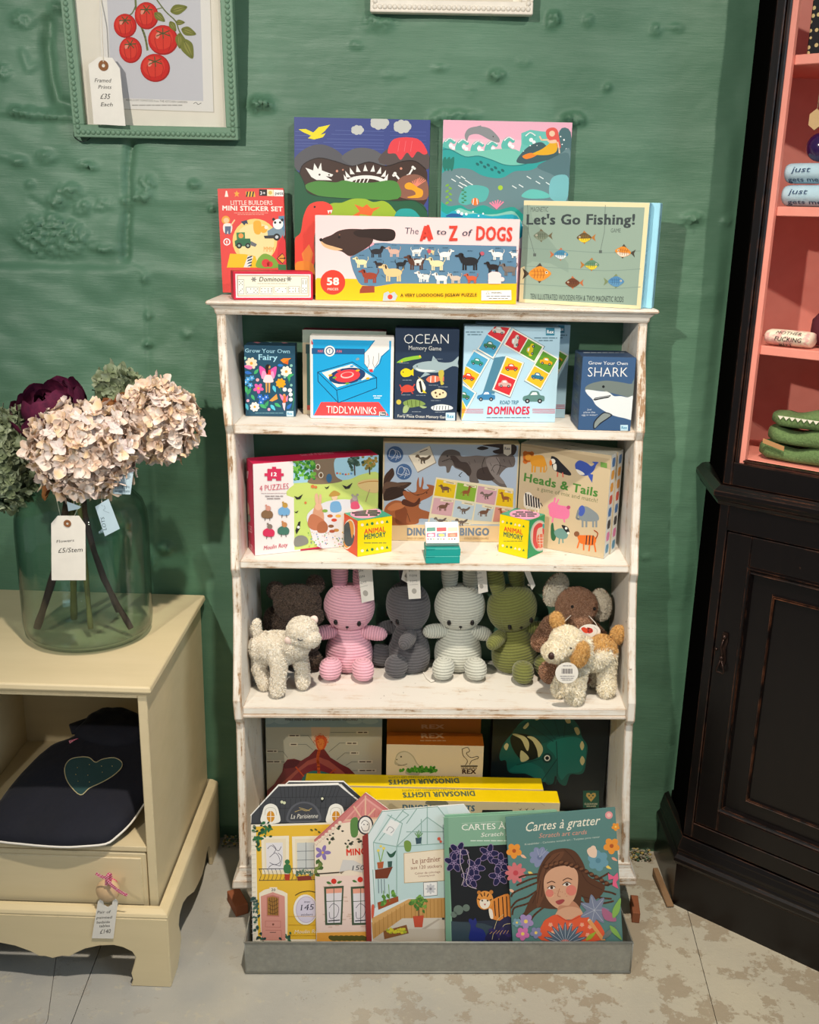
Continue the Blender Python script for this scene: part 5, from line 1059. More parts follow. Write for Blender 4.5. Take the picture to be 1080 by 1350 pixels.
# ================================================================== bottom shelf, standing boxes
BZ = .135
o, f, _ = card_box('volcano_kit_box', (353, 1095), (502, 1095), (345, 936), BZ, .04, '#b3ad96', 'grey-beige kit box printed with a labelled cross-section of a red volcano', 'box', yl=-.085, yr=-.075)
A = Art(f['front'], 330, 935, 5.684); A.bg('#bdb69e'); A.p('#8ba0a0', '40 -60 1000 -60 1000 134 40 134');  # top band: the shelf board's shadow put into the print colour
for x in (120, 240, 780, 900): A.e('#9fb0ae', x, 90, 60, 22)
A.t('MAKE AND ERUPT YOUR OWN GIANT VOLCANO', '#4a2f28', 262, 86, 806, 86, 20, .02); A.p('#dcb894', '455 134 600 134 590 230 560 300 500 300 460 230')
rs = random.Random(5)
A.b('#d8562a', '488 220 520 195 560 205 575 240 560 290 530 320 500 290'); A.b('#e8823a', '500 240 530 220 555 240 545 290 520 300')
for k in range(110): a = rs.uniform(0, 6.28); q = rs.uniform(20, 60); A.c(rs.choice(['#d8562a', '#c8401e', '#e8823a']), [532+q*math.cos(a), 232+q*.85*math.sin(a), rs.uniform(2, 4)], 5)
A.p('#7a2f30', '60 620 90 610 180 560 240 470 250 410 280 375 330 370 380 385 440 350 490 298 520 308 555 298 600 360 680 410 740 440 800 500 860 560 860 760 60 760')
A.p('#b0584a', '60 640 150 620 250 540 350 450 430 385 510 355 590 385 700 470 770 560 770 640 700 560 610 450 510 395 430 420 360 470 270 560 170 650 60 700'); A.p('#8f3438', '60 700 170 650 270 560 360 470 430 420 510 395 610 450 700 560 700 760 60 760')
A.b('#3a7a70', '400 500 440 470 490 460 560 470 620 500 620 560 400 560'); A.l('#e0602e', 22, '518 300 505 370 512 430 516 560', True); A.l('#d8562a', 10, '285 380 340 430 400 500', True); A.l('#d8562a', 10, '640 450 600 480 580 520', True)
A.b('#5a2026', '255 440 270 385 320 378 370 390 340 430 300 440')
for x0, x1, y, p in ((290, 368, 197, '380 197 436 197 490 270'), (300, 350, 263, '358 263 420 263 468 302'), (122, 202, 313, '208 316 245 316 280 362'), (118, 226, 392, '232 394 258 394'), (802, 882, 173, '602 173 790 173'), (722, 800, 254, '712 252 670 252 590 318'), (752, 812, 327, '745 327 708 327 648 378'), (812, 912, 392, '804 392 760 392 716 420'), (812, 940, 458, '804 458 765 458')):
    A.p('#d4c8ac', [x0-6, y-12, x1+6, y-12, x1+6, y+12, x0-6, y+12]); A.l('#3f4a48', 2.4, p); lines(A, '#4a2f28', x0+4, x1-4, (y,), 8, (.9,))
A.done()
o, f, _ = card_box('dinosaur_kit_box', (508, 1095), (633, 1095), (505, 981), BZ, .046, '#c8701c', 'front cream and orange grass dinosaur kit box on the bottom shelf', 'box', 'orange dinosaur kit boxes', yl=-.112, yr=-.108)
A = Art(f['front'], 495, 935, 3.541); A.bg('#e6cfa9')
A.b('#b9ab8c', '90 240 105 205 140 195 175 215 195 250 210 270 200 310 140 300 148 270 110 262 92 258'); A.b('#d8c8a8', '95 240 108 210 140 200 170 218 190 252 205 275 150 290 148 268 112 256'); A.l('#6a5c48', 3, '105 262 125 262 148 255', True); A.c('#4a3c2c', '120 222 4 100 235 3')
for k in range(160): A.c(rs.choice(['#4f9a2c', '#3f8a24', '#6ab03a', '#2f7020']), [215+rs.gauss(0, 38), 285-abs(rs.gauss(0, 9))+abs(k-80)*.12, rs.uniform(3, 8)], 6)
A.l('#4a3c2c', 2.5, '405 185 430 178 440 195 425 205 445 225 475 220 480 228 450 240 440 258', True); A.l('#4a3c2c', 2.5, '405 185 410 215 430 240 420 260', True); A.l('#4a3c2c', 6, '400 265 476 265'); A.t('GRASS-SAURUS', '#4a2f28', 402, 278, 474, 278, 8, .02); A.t('REX', '#4a2f28', 405, 300, 470, 300, 20, .05); A.done()
A = Art(f['top'], 495, 935, 3.541, name='printed_top'); A.bg('#b8641a'); A.t('REX', '#d8a878', 215, 135, 322, 135, 22, .05); lines(A, '#d0a070', 210, 328, (106, 147), 5, (1,)); A.done()
o, f, _ = card_box('dinosaur_kit_box', (508, 1095), (628, 1095), (505, 935), BZ, .035, '#8a4a14', 'rear brown-orange kit box standing behind the cream grass dinosaur kit box', 'box', 'orange dinosaur kit boxes', yl=-.055, yr=-.052)  # same orange box, its shade under the board mixed into the colours
A = Art(f['front'], 495, 935, 3.541, clamp=True); A.bg('#b0641c'); A.t('REX', '#c89060', 215, 90, 322, 90, 18, .05); A.done()
o, f, _ = card_box('mask_kit_box', (643, 1100), (793, 1085), (638, 930), BZ, .04, '#0e1414', 'black box printed with a dark green paper triceratops head mask', 'box', yl=-.075, yr=-.068)
A = Art(f['front'], 495, 935, 3.541); A.bg('#10191a')
TG = '#14594c'
A.b(TG, '580 210 600 160 640 110 680 60 740 32 820 25 900 30 950 80 965 130 990 170 985 230 975 290 950 305 910 305 890 355 860 345 840 310 830 345 800 350 770 300 700 300 625 295 610 240 585 240')
A.b('#1a7060', '800 170 850 140 940 130 980 170 980 230 960 290 900 300 870 330 850 290 840 220'); A.b('#10483f', '640 110 700 60 820 40 900 60 930 110 850 130 780 160 700 140'); A.b('#0c1512', '640 120 690 115 760 140 780 190 750 230 690 240 650 200 630 150')
A.b('#1a6a5a', '625 290 660 260 720 250 780 280 790 340 700 300')
for c in ('700 60 830 150', '760 40 840 140', '830 30 860 130', '890 45 880 130', '780 330 850 230', '845 150 850 290 840 350', '660 260 780 230'): A.l('#0c3a33', 4, c, True)
for c in ('640 118 660 115 700 130 718 160 712 195 700 180 680 140', '708 128 740 130 775 165 782 195 762 225 755 190 735 150', '680 192 718 228 680 245', '690 85 712 62 716 75 700 92', '600 175 612 158 622 168 612 192', '745 45 765 30 775 38 755 52', '885 45 905 42 912 62 895 65', '928 90 945 85 955 110 942 120', '955 170 965 148 975 170 965 192', '955 240 966 218 978 240 966 262'): A.b('#c9bd84', c)
A.c('#0c3a33', '802 228 24'); A.c('#e8e2cc', '802 228 14'); A.c('#141414', '802 228 9')
A.p('#1c5a44', '970 380 1044 380 1044 460 970 460'); A.p('#c8a85a', '1007 432 984 405 986 392 998 390 1007 398 1016 390 1028 392 1030 405'); A.c('#1c5a44', '998 403 4 1016 403 4 1007 414 3'); A.t('CLOCKWORK', '#e0d8b8', 976, 446, 1038, 446, 8, .02); A.t('SOLDIER', '#e0d8b8', 986, 456, 1030, 456, 7, .02); A.done()
# string light boxes
LX = '#f1cf00'
def lights(bl, br, tl, yl, yr, label, back):
    o, f, g = card_box('string_light_box', bl, br, tl, BZ, .040, '#f1cf00', label, 'box', 'yellow string light boxes', yl=yl, yr=yr)
    A = Art(f['front'], 495, 935, 3.541); A.bg('#d6c6a0')
    if not back:
        A.t('DINOSAUR LIGHTS', '#4a6a78', 126, 472, 464, 476, 26, .06)
        A.b('#7a7862', '232 440 260 418 320 424 340 445 280 450'); A.p('#222', '500 470 640 470 640 520 490 520'); A.l('#b8a888', 3, '500 430 530 420 560 430 580 420 615 436', True); A.l('#b8a888', 3, '660 440 690 425 730 420 760 430 790 450', True)
        for x in (675, 705, 735): A.p('#5a5446', [x-8, 463, x, 468, x+10, 460, x+2, 473])
    A.done()
    A = Art(f['top'], 495, 935, 3.541, name='printed_top')
    if back: A.t('DINOSAUR LIGHTS', '#5f6f50', 388, 322, 60, 330, 22, .06); A.t('STRING OF BATTERY POWERED LED LIGHTS', '#7a7a30', 385, 308, 60, 315, 8, .0)
    else: A.t('DINOSAUR LIGHTS', '#5f6f50', 462, 382, 126, 390, 22, .06); A.t('STRING OF BATTERY POWERED LED LIGHTS', '#7a7a30', 460, 370, 125, 376, 8, .0)
    A.done()
lights((402, 1100), (713, 1100), (398.6, 1034), -.158, -.150, 'rear yellow topped string light box with upside-down lettering on top', 1)
lights((434, 1110), (735, 1110), (430, 1053), -.202, -.192, 'front yellow topped string light box, cream face just above the picture books', 0)
# ================================================================== picture books and card packs leaning in the tray
def leaf(name, outline, yb, lean, thick, edgecol, label, cat='book', group=None, faceart=True, yaw=.0506, xr=0.05):
    n = Vector((math.sin(yaw), -math.cos(yaw), 0)); up = Vector((0, 0, 1)); ev = (up*math.cos(lean)-n*math.sin(lean)).normalized(); eu = Vector((math.cos(yaw), math.sin(yaw), 0)); nn = eu.cross(ev).normalized()
    O0 = Vector((0, yb, .0055))
    P = [atplane(x, y, O0, nn) for x, y in pairs(outline)]
    u = [(p-O0).dot(eu) for p in P]; v = [(p-O0).dot(ev) for p in P]; u0, v0 = min(u), min(v)
    O = O0+eu*u0+ev*v0; O.z = max(O.z, .0055)
    M = Matrix((eu, -nn, ev)).transposed().to_4x4(); M.translation = O
    b = MB(); b.prism([O0+eu*a+ev*c for a, c in zip(u, v)], -nn*thick)
    o = b.build(name, plain(edgecol, .6, bstr=.02), None, bevel=.0004, mat=M); tag(o, label, cat, group)
    return o, Face(O+nn*.0001, eu, ev, max(u)-u0, max(v)-v0, o), M
YB = 1262
def tree_ivy(A, pts, cols, s, n, seed=1, sp=14):
    r = random.Random(seed); P = smoothpts(pairs(pts), False, 4)
    for k in range(n): x, y = r.choice(P); leafp(A, x+r.gauss(0, sp), y+r.gauss(0, sp), s*r.uniform(.6, 1.2), r.choice(cols), r.uniform(0, 180), .6)
HOUSE1 = '330.8 1086 330.6 1074.5 366.7 1035 446 1033 486 1068 486 %d 333.5 %d' % (YB, YB)
o2, fc, _ = leaf('house_sticker_book', '344 1064 380.6 1030.2 453 1030 486 1062 486 %d 346 %d' % (YB, YB), -.3305, .21, .004, '#e9e7e2', 'rear house-shaped book with dark roof, only its white-edged roof showing', 'book', 'dark roofed house books')
A = Art(fc, 300, 930, 3.6, clamp=False); A.p('#3a3d42', '280 372 292 364 550 364 640 440 640 470 540 372'); A.done()
o1, fc, _ = leaf('house_sticker_book', HOUSE1, -.3370, .21, .004, '#f3f0ea', 'yellow town house shaped sticker book with a slate roof and pink door', 'book', 'dark roofed house books')
A = Art(fc, 300, 930, 3.6, clamp=False)
A.p('#f3ead6', '112 562 660 540 660 1190 125 1190'); A.p('#eec03e', '135 575 620 560 620 1110 145 1110'); A.p('#45474c', '114 520 242 384 526 378 640 470 640 548 112 562'); A.l('#f6f4ee', 5, '110 522 240 380 527 374 660 480')
for k in range(16): x = 250+k*19; A.l('#2e3034', 2.2, [x, 384, x-(320-x)*-.1, 440])
for y in (438, 490): A.l('#2e3034', 2, [200-(y-438), y, 620, y-6])
for k in range(20): x = 150+k*24; A.l('#303237', 2, [x+6, 442, x, 552])
A.l('#2a2c30', 6, '112 562 640 548')
for cx in (205, 515):
    A.b('#f3f0e6', [cx-48, 548, cx-40, 510, cx-28, 478, cx, 466, cx+28, 478, cx+40, 510, cx+46, 548, cx+20, 560, cx-25, 562]); A.e('#d8952c', cx, 527, 19, 27); A.l('#f3f0e6', 3, [cx, 500, cx, 554]); A.l('#f3f0e6', 3, [cx-19, 527, cx+19, 527]); A.l('#b8b4a8', 2, [cx-28, 520, cx-22, 492, cx, 484, cx+22, 492, cx+28, 520], True)
A.b('#5d5f66', '283 552 290 500 320 468 360 456 405 466 435 500 440 548 360 555'); A.b('#46484e', '292 545 300 502 325 475 360 464 400 474 425 503 430 542 360 548'); A.t('La Parisienne', '#e8e4d8', 300, 538, 428, 534, 22, .0, .25); A.l('#c8b070', 2.5, '320 505 350 495 375 500 400 488', True); A.l('#c8b070', 2.5, '340 485 365 492 390 500', True)
A.c('#d8dcb8', '258 458 7 270 462 7'); A.p('#1e2024', '440 440 455 432 462 445 448 462'); A.c('#e8e6c8', '450 442 6')
for x0, x1 in ((160, 292), (306, 440)):
    A.p('#f6ecd4', [x0, 622, x1, 618, x1, 800, x0+5, 800]); A.p('#f0e2c4', [x0+14, 634, x1-14, 632, x1-14, 798, x0+18, 798])
A.p('#e9e6ea', '182 652 262 650 265 780 186 782'); A.p('#cfd2d0', '330 652 412 650 412 778 332 780')
for c in ('330 692 412 690', '330 734 412 732', '372 650 373 780'): A.l('#6f7478', 2.5, c)
for c in ('190 680 210 665 240 690 255 670', '200 720 230 700 250 740 225 755 200 745', '195 770 215 755 250 762', '215 660 230 680 220 700', '240 700 258 720 250 760'): A.l('#5a5668', 2.5, c, True)
A.l('#3a3c40', 3.5, '148 776 420 772'); A.l('#3a3c40', 2.5, '150 830 420 826')
for k in range(14): A.l('#3a3c40', 2, [152+k*19, 776, 160+k*19, 803, 152+k*19, 829], True)
A.p('#b8402c', '270 800 298 800 294 830 274 830'); A.b('#3f7a4c', '270 792 268 760 285 752 300 762 298 795'); A.c('#3f7a4c', '284 742 12'); A.p('#8a3a30', '330 812 400 806 398 828 334 832'); tree_ivy(A, '330 800 365 790 400 798', ['#4a6a58', '#6f8a74'], 7, 26, 4, 6)
tree_ivy(A, '130 590 190 585 150 640 180 590', ['#2f6a44', '#3f7a4a', '#244f38'], 11, 34, 2, 12); tree_ivy(A, '130 640 150 680', ['#2f6a44', '#244f38'], 9, 12, 5, 6)
A.p('#f6ecd4', '150 890 175 874 215 864 262 880 285 892 285 1114 160 1114'); A.p('#dc9a8c', '162 1114 158 905 215 885 272 905 276 1114'); A.p('#c47c70', '186 905 215 898 246 908 246 1002 186 1000'); A.p('#a87a3c', '190 912 215 905 242 914 242 996 190 994')
for k in range(4): A.l('#5a3c28', 2.5, [194, 922+k*19, 216, 932+k*19, 240, 920+k*19], True); A.l('#5a3c28', 2.5, [200+k*11, 912, 206+k*10, 994], True)
A.l('#c47c70', 2.5, '180 1022 252 1022 252 1052 180 1050', closed=True); A.l('#c47c70', 2.5, '180 1066 255 1066 258 1114'); A.p('#f6ecd4', '200 862 236 862 236 884 200 882'); A.t('20', '#3a4450', 208, 880, 228, 880, 12, .02); A.c('#8a5a4c', '217 1038 5')
A.l('#5a4a44', 3, '202 1076 230 1076')
A.e('#f6f2ea', 370, 968, 57, 72, 0, 26); A.e('#cdbfd4', 374, 968, 50, 64, 0, 26); A.e('#ded6e8', 374, 968, 46, 60, 0, 26); A.t('avec', '#3a3a4c', 363, 936, 392, 936, 12, .0, .2); A.t('145', '#3a3a4c', 345, 972, 408, 968, 26, .0, .2, serif=1); A.t('stickers', '#3a3a4c', 348, 998, 404, 996, 12, .0, .2)
A.l('#3a3a2c', 3, '322 900 350 885 390 880 418 886', True); A.t('Moulin Roty', '#f8f2dc', 318, 1082, 450, 1078, 17, .0, .2)
for y in (1000, 1040, 1090): A.l('#d8a82e', 2, [290, y, 420, y])
tree_ivy(A, '128 920 140 980 132 1060', ['#3a5a54', '#4f6f60', '#2f4a48'], 9, 34, 7, 7); tree_ivy(A, '140 1100 180 1108 160 1090 280 1100 290 1085', ['#3a6a54', '#2f4a48'], 9, 20, 8, 8)
for k in range(24): A.l('#d4cbb6', 1.5, [114, 575+k*22, 134, 574+k*22])
for x, y in ((400, 590), (420, 588), (436, 600)): leafp(A, x, y, 8, '#4a5a34', 30)
A.done()
PINKH = '414.4 1107.8 482.5 1045.3 511 1066 524 1080 524 %d 417.5 %d' % (YB, YB)
o, fc, _ = leaf('house_sticker_book', PINKH, -.3430, .19, .004, '#f0e4d8', 'house-shaped sticker book with a pink gabled roof and cream brick wall', 'book')
A = Art(fc, 300, 930, 3.6, clamp=False)
A.p('#f3e2cc', '414 640 655 420 800 520 800 1190 424 1190'); A.p('#cf7e7c', '412 642 655 415 765 495 765 530 560 545 470 610 414 648'); A.p('#e6a49c', '540 560 655 436 745 500 745 530'); A.p('#d88a86', '560 548 655 446 735 505 735 535 560 548')
for k in range(7): A.l('#c47470', 2.5, [585+k*22, 540, 600+k*20, 470+abs(k-3)*14])
for c in ('655 430 655 520', '600 480 640 540', '700 490 650 545', '560 545 760 530'): A.l('#e8bca0', 7, c)
A.l('#c06a68', 5, '412 640 655 417 765 497'); 
for k in range(8): x = 420+k*16; A.e('#f3e2cc', x+2, 652-k*14+4, 10, 10); A.l('#d8b0a0', 2, [x-6, 655-k*14, x+2, 664-k*14, x+10, 652-k*14], True)
A.b('#5f8a4a', '585 545 618 535 618 615 588 620'); A.e('#3a3c44', 655, 568, 38, 46, 0, 26); A.e('#f6f2ec', 655, 568, 31, 39, 0, 26); A.l('#3a3c44', 2.5, '635 560 650 545 672 560 668 590 645 595 635 575', True); A.c('#3a3c44', '648 565 3 665 565 3')
for p in ('485 650 510 625 540 580', '570 670 600 655 640 650'): tree_ivy(A, p, ['#3a3c34', '#5a6a44'], 8, 14, 3, 8)
for k in range(5): A.e('#8f7ab8', 452+22*math.cos(k*1.256), 698+20*math.sin(k*1.256), 17, 9, k*72); 
A.c('#e8c050', '452 698 6'); A.t('MINOU', '#e0402e', 565, 712, 690, 704, 30, .05); tree_ivy(A, '425 780 440 740 430 800', ['#4a6a34', '#7a8a4a'], 12, 14, 6, 8)
A.l('#4a4034', 6, '418 800 530 792'); A.p('#8a7a68', '530 790 548 732 600 742 540 800'); A.p('#d8d4d0', '548 732 600 735 650 760 640 792 580 780 530 790'); A.t('150', '#3a3a44', 592, 782, 648, 780, 22, .0, .2)
A.p('#f3d8cc', '420 812 800 800 800 1070 424 1072')
for k in range(30): r_ = random.Random(k); A.l('#e0bfae', 6, [430+r_.uniform(0, 220), 830+r_.uniform(0, 230), 0, 0][:2]+[0, 0] if False else (lambda x, y: [x, y, x+16, y])(430+r_.uniform(0, 220), 830+r_.uniform(0, 230)))
A.c('#d8382c', '505 834 13 630 826 13'); leafp(A, 482, 842, 13, '#4a7a3c', 20); leafp(A, 532, 838, 13, '#4a7a3c', -20); leafp(A, 604, 834, 12, '#4a7a3c', 20)
for x0, x1 in ((458, 552), (585, 680)):
    A.p('#4a5a44', [x0, 860, x1, 855, x1-8, 1040, x0+6, 1042]); A.p('#e8e2e6', [x0+10, 870, x1-8, 866, x1-16, 1030, x0+16, 1032]); A.p('#f0a890', [x0+10, 870, x1-8, 866, x1-10, 888, x0+11, 892])
    A.l('#4a5a44', 3, [(x0+x1)/2, 862, (x0+x1)/2, 1035]); A.l('#4a5a44', 3, [x0+8, 930, x1-8, 926]); A.l('#5a5668', 2.5, [x0+25, 960, x0+45, 940, x0+70, 960, x0+60, 1000, x0+30, 1010, x0+25, 980], True); A.l('#3a3a44', 5, [x0+22, 1022, x1-20, 1018])
A.p('#e8a84a', '424 1078 800 1070 800 1190 424 1190')
for k in range(7): A.e('#5a5a2c', 500+k*24, 1104, 22, 12, 20)
A.done()
GH = '485.6 1099.4 504.2 1069.7 577.8 1063.3 612 1061 634 1092 634 %d 491 %d' % (YB, YB)
o, fc, Mg = leaf('greenhouse_sticker_book', GH, -.3500, .165, .005, '#eef0ee', 'greenhouse-shaped sticker book with pale blue glass roof and a dark red spine', 'book')
sp_o = None
A = Art(fc, 300, 930, 3.6, clamp=False)
A.p('#dfe9ea', '668 612 735 503 1000 480 1120 470 1200 580 1200 1190 690 1190'); A.p('#c3dcdc', '700 650 800 665 1200 640 1200 910 860 915 700 960'); A.p('#d3e4e4', '690 650 760 508 1040 480 1090 640 800 668')
A.p('#c8dcdc', '800 668 948 530 1060 600 1090 650')
for c in ('668 612 735 503 1000 480', '693 650 803 670 830 560 760 520', '693 650 780 520', '760 600 860 520 830 500', '803 670 948 530 1060 610', '840 490 720 640', '900 488 850 560', '948 480 948 530 948 660', '1000 484 1060 560', '803 670 803 910', '693 650 700 780', '920 540 920 660', '803 670 1100 650', '850 600 1040 600', '690 780 700 960'): A.l('#8fb0a8', 4, c)
A.p('#f0f0ee', '735 600 775 540 818 558 780 620'); A.l('#8a8c94', 2.5, '755 595 770 575 790 590 775 605', True)
A.p('#c89858', '684 1030 860 920 1200 905 1200 1010 980 1010 830 1010 690 1110'); A.p('#d8a868', '684 1010 862 918 868 930 690 1040')
for k in range(15): x = 872+k*18; A.l('#a87a3c', 2.5, [x, 920, x+2, 1010])
for k in range(8): x = 700+k*20; A.l('#a87a3c', 2.5, [x, 1030-k*13, x+2, 1100-k*11])
A.p('#d6ccbc', '830 1010 1200 1005 1200 1190 690 1190 690 1110'); A.p('#b8ac9c', '880 1100 1010 1015 1000 1012 840 1110'); A.p('#c8bcaa', '690 1112 760 1060 1200 1060 1200 1180')
A.p('#a0502c', '712 935 810 905 812 930 716 970'); tree_ivy(A, '730 930 760 905 795 900', ['#5a8a3c', '#7ab04a'], 10, 16, 9, 8); A.l('#6a9a3c', 3, '770 930 765 850'); A.l('#6a9a3c', 3, '745 935 740 880')
A.p('#7a3c28', '700 780 785 765 760 820 702 822'); A.p('#b8603a', '710 745 742 740 738 772 714 775'); A.l('#8ab04a', 4, '725 740 715 690'); A.l('#8ab04a', 4, '728 740 742 680'); A.c('#f0d86a', '716 688 7 742 678 7 728 668 6'); A.p('#3a5a54', '760 740 782 738 780 765 762 768'); A.b('#2f5a48', '755 690 775 705 800 688 790 715 770 720')
for x in (716, 730, 744): A.l('#7a8a94', 4, [x, 825, x+2, 890])
A.b('#7a9a4a', '838 650 855 640 872 655 868 690 845 690'); A.p('#3a5460', '892 628 922 625 918 655 896 658'); 
for k in range(5): A.l('#6a9a5c', 4, [906, 628, 890+k*9, 592+abs(k-2)*7])
A.p('#f3e4cc', '838 702 1030 682 1030 830 840 842'); A.l('#c8a878', 2.5, '838 702 1030 682 1030 830 840 842', closed=True)
A.t('Le jardinier', '#8a4a34', 878, 752, 1012, 738, 24, .0, serif=1); A.t('aux 120 stickers', '#8a4a34', 870, 778, 1018, 768, 16, .0); A.t('Cahier de coloriage', '#8a4a34', 890, 802, 1010, 793, 10); A.t('Colouring book', '#8a4a34', 905, 814, 985, 808, 8)
A.p('#f4f2ee', '930 840 996 836 996 900 932 906'); A.l('#5a5a60', 2, '930 840 996 836 996 900 932 906', closed=True); flower(A, 964, 870, 24, '#c9c9cc', '#8a8a90', 8)
A.p('#c8523a', '880 1000 932 995 925 1052 888 1052'); A.l('#6a4a34', 5, '908 998 908 955'); tree_ivy(A, '885 935 910 920 930 940 905 945', ['#5a8a3c', '#7aa84a', '#4a7a34'], 11, 40, 12, 14)
A.p('#8a5a34', '740 1070 850 1040 860 1080 745 1108'); rs = random.Random(4)
for k in range(30): A.c('#d8cc3a' if k % 3 else '#a8b034', [755+rs.uniform(0, 90), 1078-rs.uniform(0, 20), 7], 7)
A.b('#d8604a', '684 950 697 948 694 1000 684 1005'); A.c('#d8604a', '1004 632 8 1012 645 6'); A.p('#3a3a3c', '1018 1006 1030 1006 1030 1016 1018 1016'); A.done()
b = MB(); sn = Vector((math.sin(.0506), -math.cos(.0506), 0))
nn = fc.n; P = [atplane(x, y, fc.O, nn) for x, y in ((485.8, 1099.4), (491, YB), (484.2, YB), (477.8, 1104))]
b.prism([p-nn*.0008 for p in P], -nn*.004); b.build('spine', plain('#8a2f2a', .6), o)
SC = '585.2 1078 735 1069 748 %d 588.2 %d' % (YB, YB)
leaf('scratch_card_pack', '586.7 1074.6 733.3 1067.4 748 %d 590 %d' % (YB, YB), -.3550, .15, .003, '#7fae92', 'rear green scratch card pack, a thin green edge above the tiger pack', 'card pack', 'scratch card packs')
o, fc, _ = leaf('scratch_card_pack', SC, -.3602, .15, .0035, '#79a88c', 'green scratch card pack with a tiger and black cat in a night jungle', 'card pack', 'scratch card packs')
A = Art(fc, 560, 930, 3.375, clamp=False); A.p('#86b096', '85 500 620 470 620 1125 97 1125'); A.p('#79a48a', '85 500 105 498 118 1125 97 1125'); A.t('CARTES À GRATTER', '#f6f4ea', 165, 556, 560, 540, 26, .0, serif=1); A.t('Scratch art cards', '#f6f4ea', 250, 585, 480, 572, 18, .0, .25); lines(A, '#dce8dc', 205, 400, (602,), 4, (1,)); A.l('#b8d0bc', 2, '165 525 340 516')
A.p('#1c2026', '108 632 600 606 620 1125 128 1125'); A.p('#2a3242', '120 965 400 950 400 1125 122 1125'); A.p('#3a4a54', '118 960 260 970 380 1010 380 1125 122 1125'); 
for x, y in ((225, 720), (285, 660), (340, 700), (330, 760), (150, 650), (205, 770), (130, 700)):
    for k in range(5): a = k*72+x; A.e('#20204a', x+22*math.cos(R(a)), y+22*math.sin(R(a)), 24, 13, a, 12)
    for k in range(5): a = k*72+x; ex_, ey_ = x+22*math.cos(R(a)), y+22*math.sin(R(a)); A.l('#a890b8', 1.8, [c for t_ in range(9) for c in (ex_+24*math.cos(t_*.785)*math.cos(R(a))-13*math.sin(t_*.785)*math.sin(R(a)), ey_+24*math.cos(t_*.785)*math.sin(R(a))+13*math.sin(t_*.785)*math.cos(R(a)))])
A.l('#d8c8d0', 2.5, '160 640 158 700 175 760 165 800', True); A.l('#d8c8d0', 2.5, '185 640 200 700 185 790 230 815', True); A.c('#6a7a70', '150 910 22 185 900 16 130 930 14')
A.b('#e08a3c', '285 880 330 850 380 845 380 950 300 950 290 920'); A.b('#e89a4a', '240 840 262 825 290 832 305 860 295 895 265 908 240 895 232 865'); A.b('#f6ead8', '246 868 268 862 290 872 285 895 265 905 248 892'); A.c('#c8803a', '242 832 9 296 830 9'); A.c('#3a3a20', '256 868 4 280 868 4'); A.p('#c0605a', '262 882 274 882 268 890')
for c in ('250 838 256 850', '266 832 266 846', '284 838 278 850', '236 860 246 864', '298 862 290 866', '310 870 315 935', '328 858 332 945', '346 852 352 945', '364 850 368 940', '290 905 296 940'): A.l('#241a14', 4.5, c)
A.b('#f6ead8', '285 905 300 910 305 945 292 945'); A.b('#26307a', '195 955 205 948 215 955 225 945 232 965 228 985 262 1000 270 1044 200 1044 205 985'); A.b('#2c2a4c', '270 1044 300 990 330 960 380 940 380 1044'); A.l('#d8c890', 2, '300 1040 320 960 350 930', True); A.l('#d8c890', 2, '330 1040 350 980 380 970', True)
for k in range(6): leafp(A, 300+k*14, 1010+(k % 3)*10-10, 18, '#3a3060', k*40); A.l('#e0b060', 1.6, [290+k*15, 1015, 308+k*13, 1000])
A.done()
GC = '666.7 1078 811.3 1064.8 822.5 %d 677 %d' % (YB, YB)
o, fc, _ = leaf('scratch_card_pack', GC, -.3660, .13, .004, '#4f7a78', 'front teal scratch card pack with a girl whose brown hair blows sideways', 'card pack')
A = Art(fc, 560, 930, 3.375, clamp=False); A.p('#5e8783', '360 500 848 455 886 1125 398 1125')
A.t('Cartes à gratter', '#f3ecd8', 446, 562, 776, 530, 40, .005, .3); A.t('Scratch art cards', '#e09a86', 508, 590, 720, 572, 20, .0, .3); A.t('Kratzbilder - Cartoons scratch art - Tarjetas para rascar', '#d0d8cc', 446, 622, 780, 588, 8, .0)
def bloom(x, y, r, c, m='#f6d46a', n=5, w=.7): flower(A, x, y, r, c, m, n, 20, w)
A.c('#ea9a9c', '820 488 17'); A.c('#f6c4bc', '820 488 9'); bloom(398, 647, 34, '#f09a3c', '#b85a2c'); bloom(832, 625, 36, '#f09a3c', '#b85a2c'); bloom(850, 540, 18, '#f09a3c'); 
for x, y, c in ((440, 672, '#f6c0a0'), (845, 684, '#f0a88c'), (818, 720, '#f6d46a'), (473, 747, '#f6d46a'), (390, 826, '#f6c0a0')): leafp(A, x, y, 15, c, 30, .4)
bloom(512, 675, 46, '#8a92b4', '#6f7a9c', 8, .55); bloom(405, 745, 46, '#d8787c', '#c84a54', 9, .4); bloom(772, 690, 46, '#6f9fb0', '#5a8a9c', 6, .7); A.b('#f0d0b8', '722 645 740 630 765 640 762 675 735 672'); A.c('#f0d0b8', '750 635 12')
for k, x in enumerate((525, 500, 545)): A.l('#b4b8cc', 1.8, [512, 675, x, 640])
HB, HD = '#5c3b2a', '#46291d'
for c in ('520 780 470 800 400 830 385 850', '520 810 460 850 410 870 385 900', '520 840 460 880 400 900 390 930', '540 760 480 770 430 790 410 800', '530 860 470 900 430 940 415 960', '540 890 490 930 470 960', '500 750 450 755 420 765', '690 760 750 790 800 800 840 790', '700 800 760 820 820 830 850 840', '690 840 740 870 790 880 840 870', '700 780 770 770 820 745', '690 870 750 900 800 930', '680 810 760 850 830 860'): A.l(HB, 8, c, True)
A.b(HB, '500 760 520 700 560 650 620 635 670 650 705 700 730 760 800 800 780 850 720 880 700 840 690 900 660 905 560 905 500 900 440 940 470 860 500 820')
A.b('#6d4632', '520 740 560 670 620 650 600 690 560 740 530 850 500 900 500 800'); 
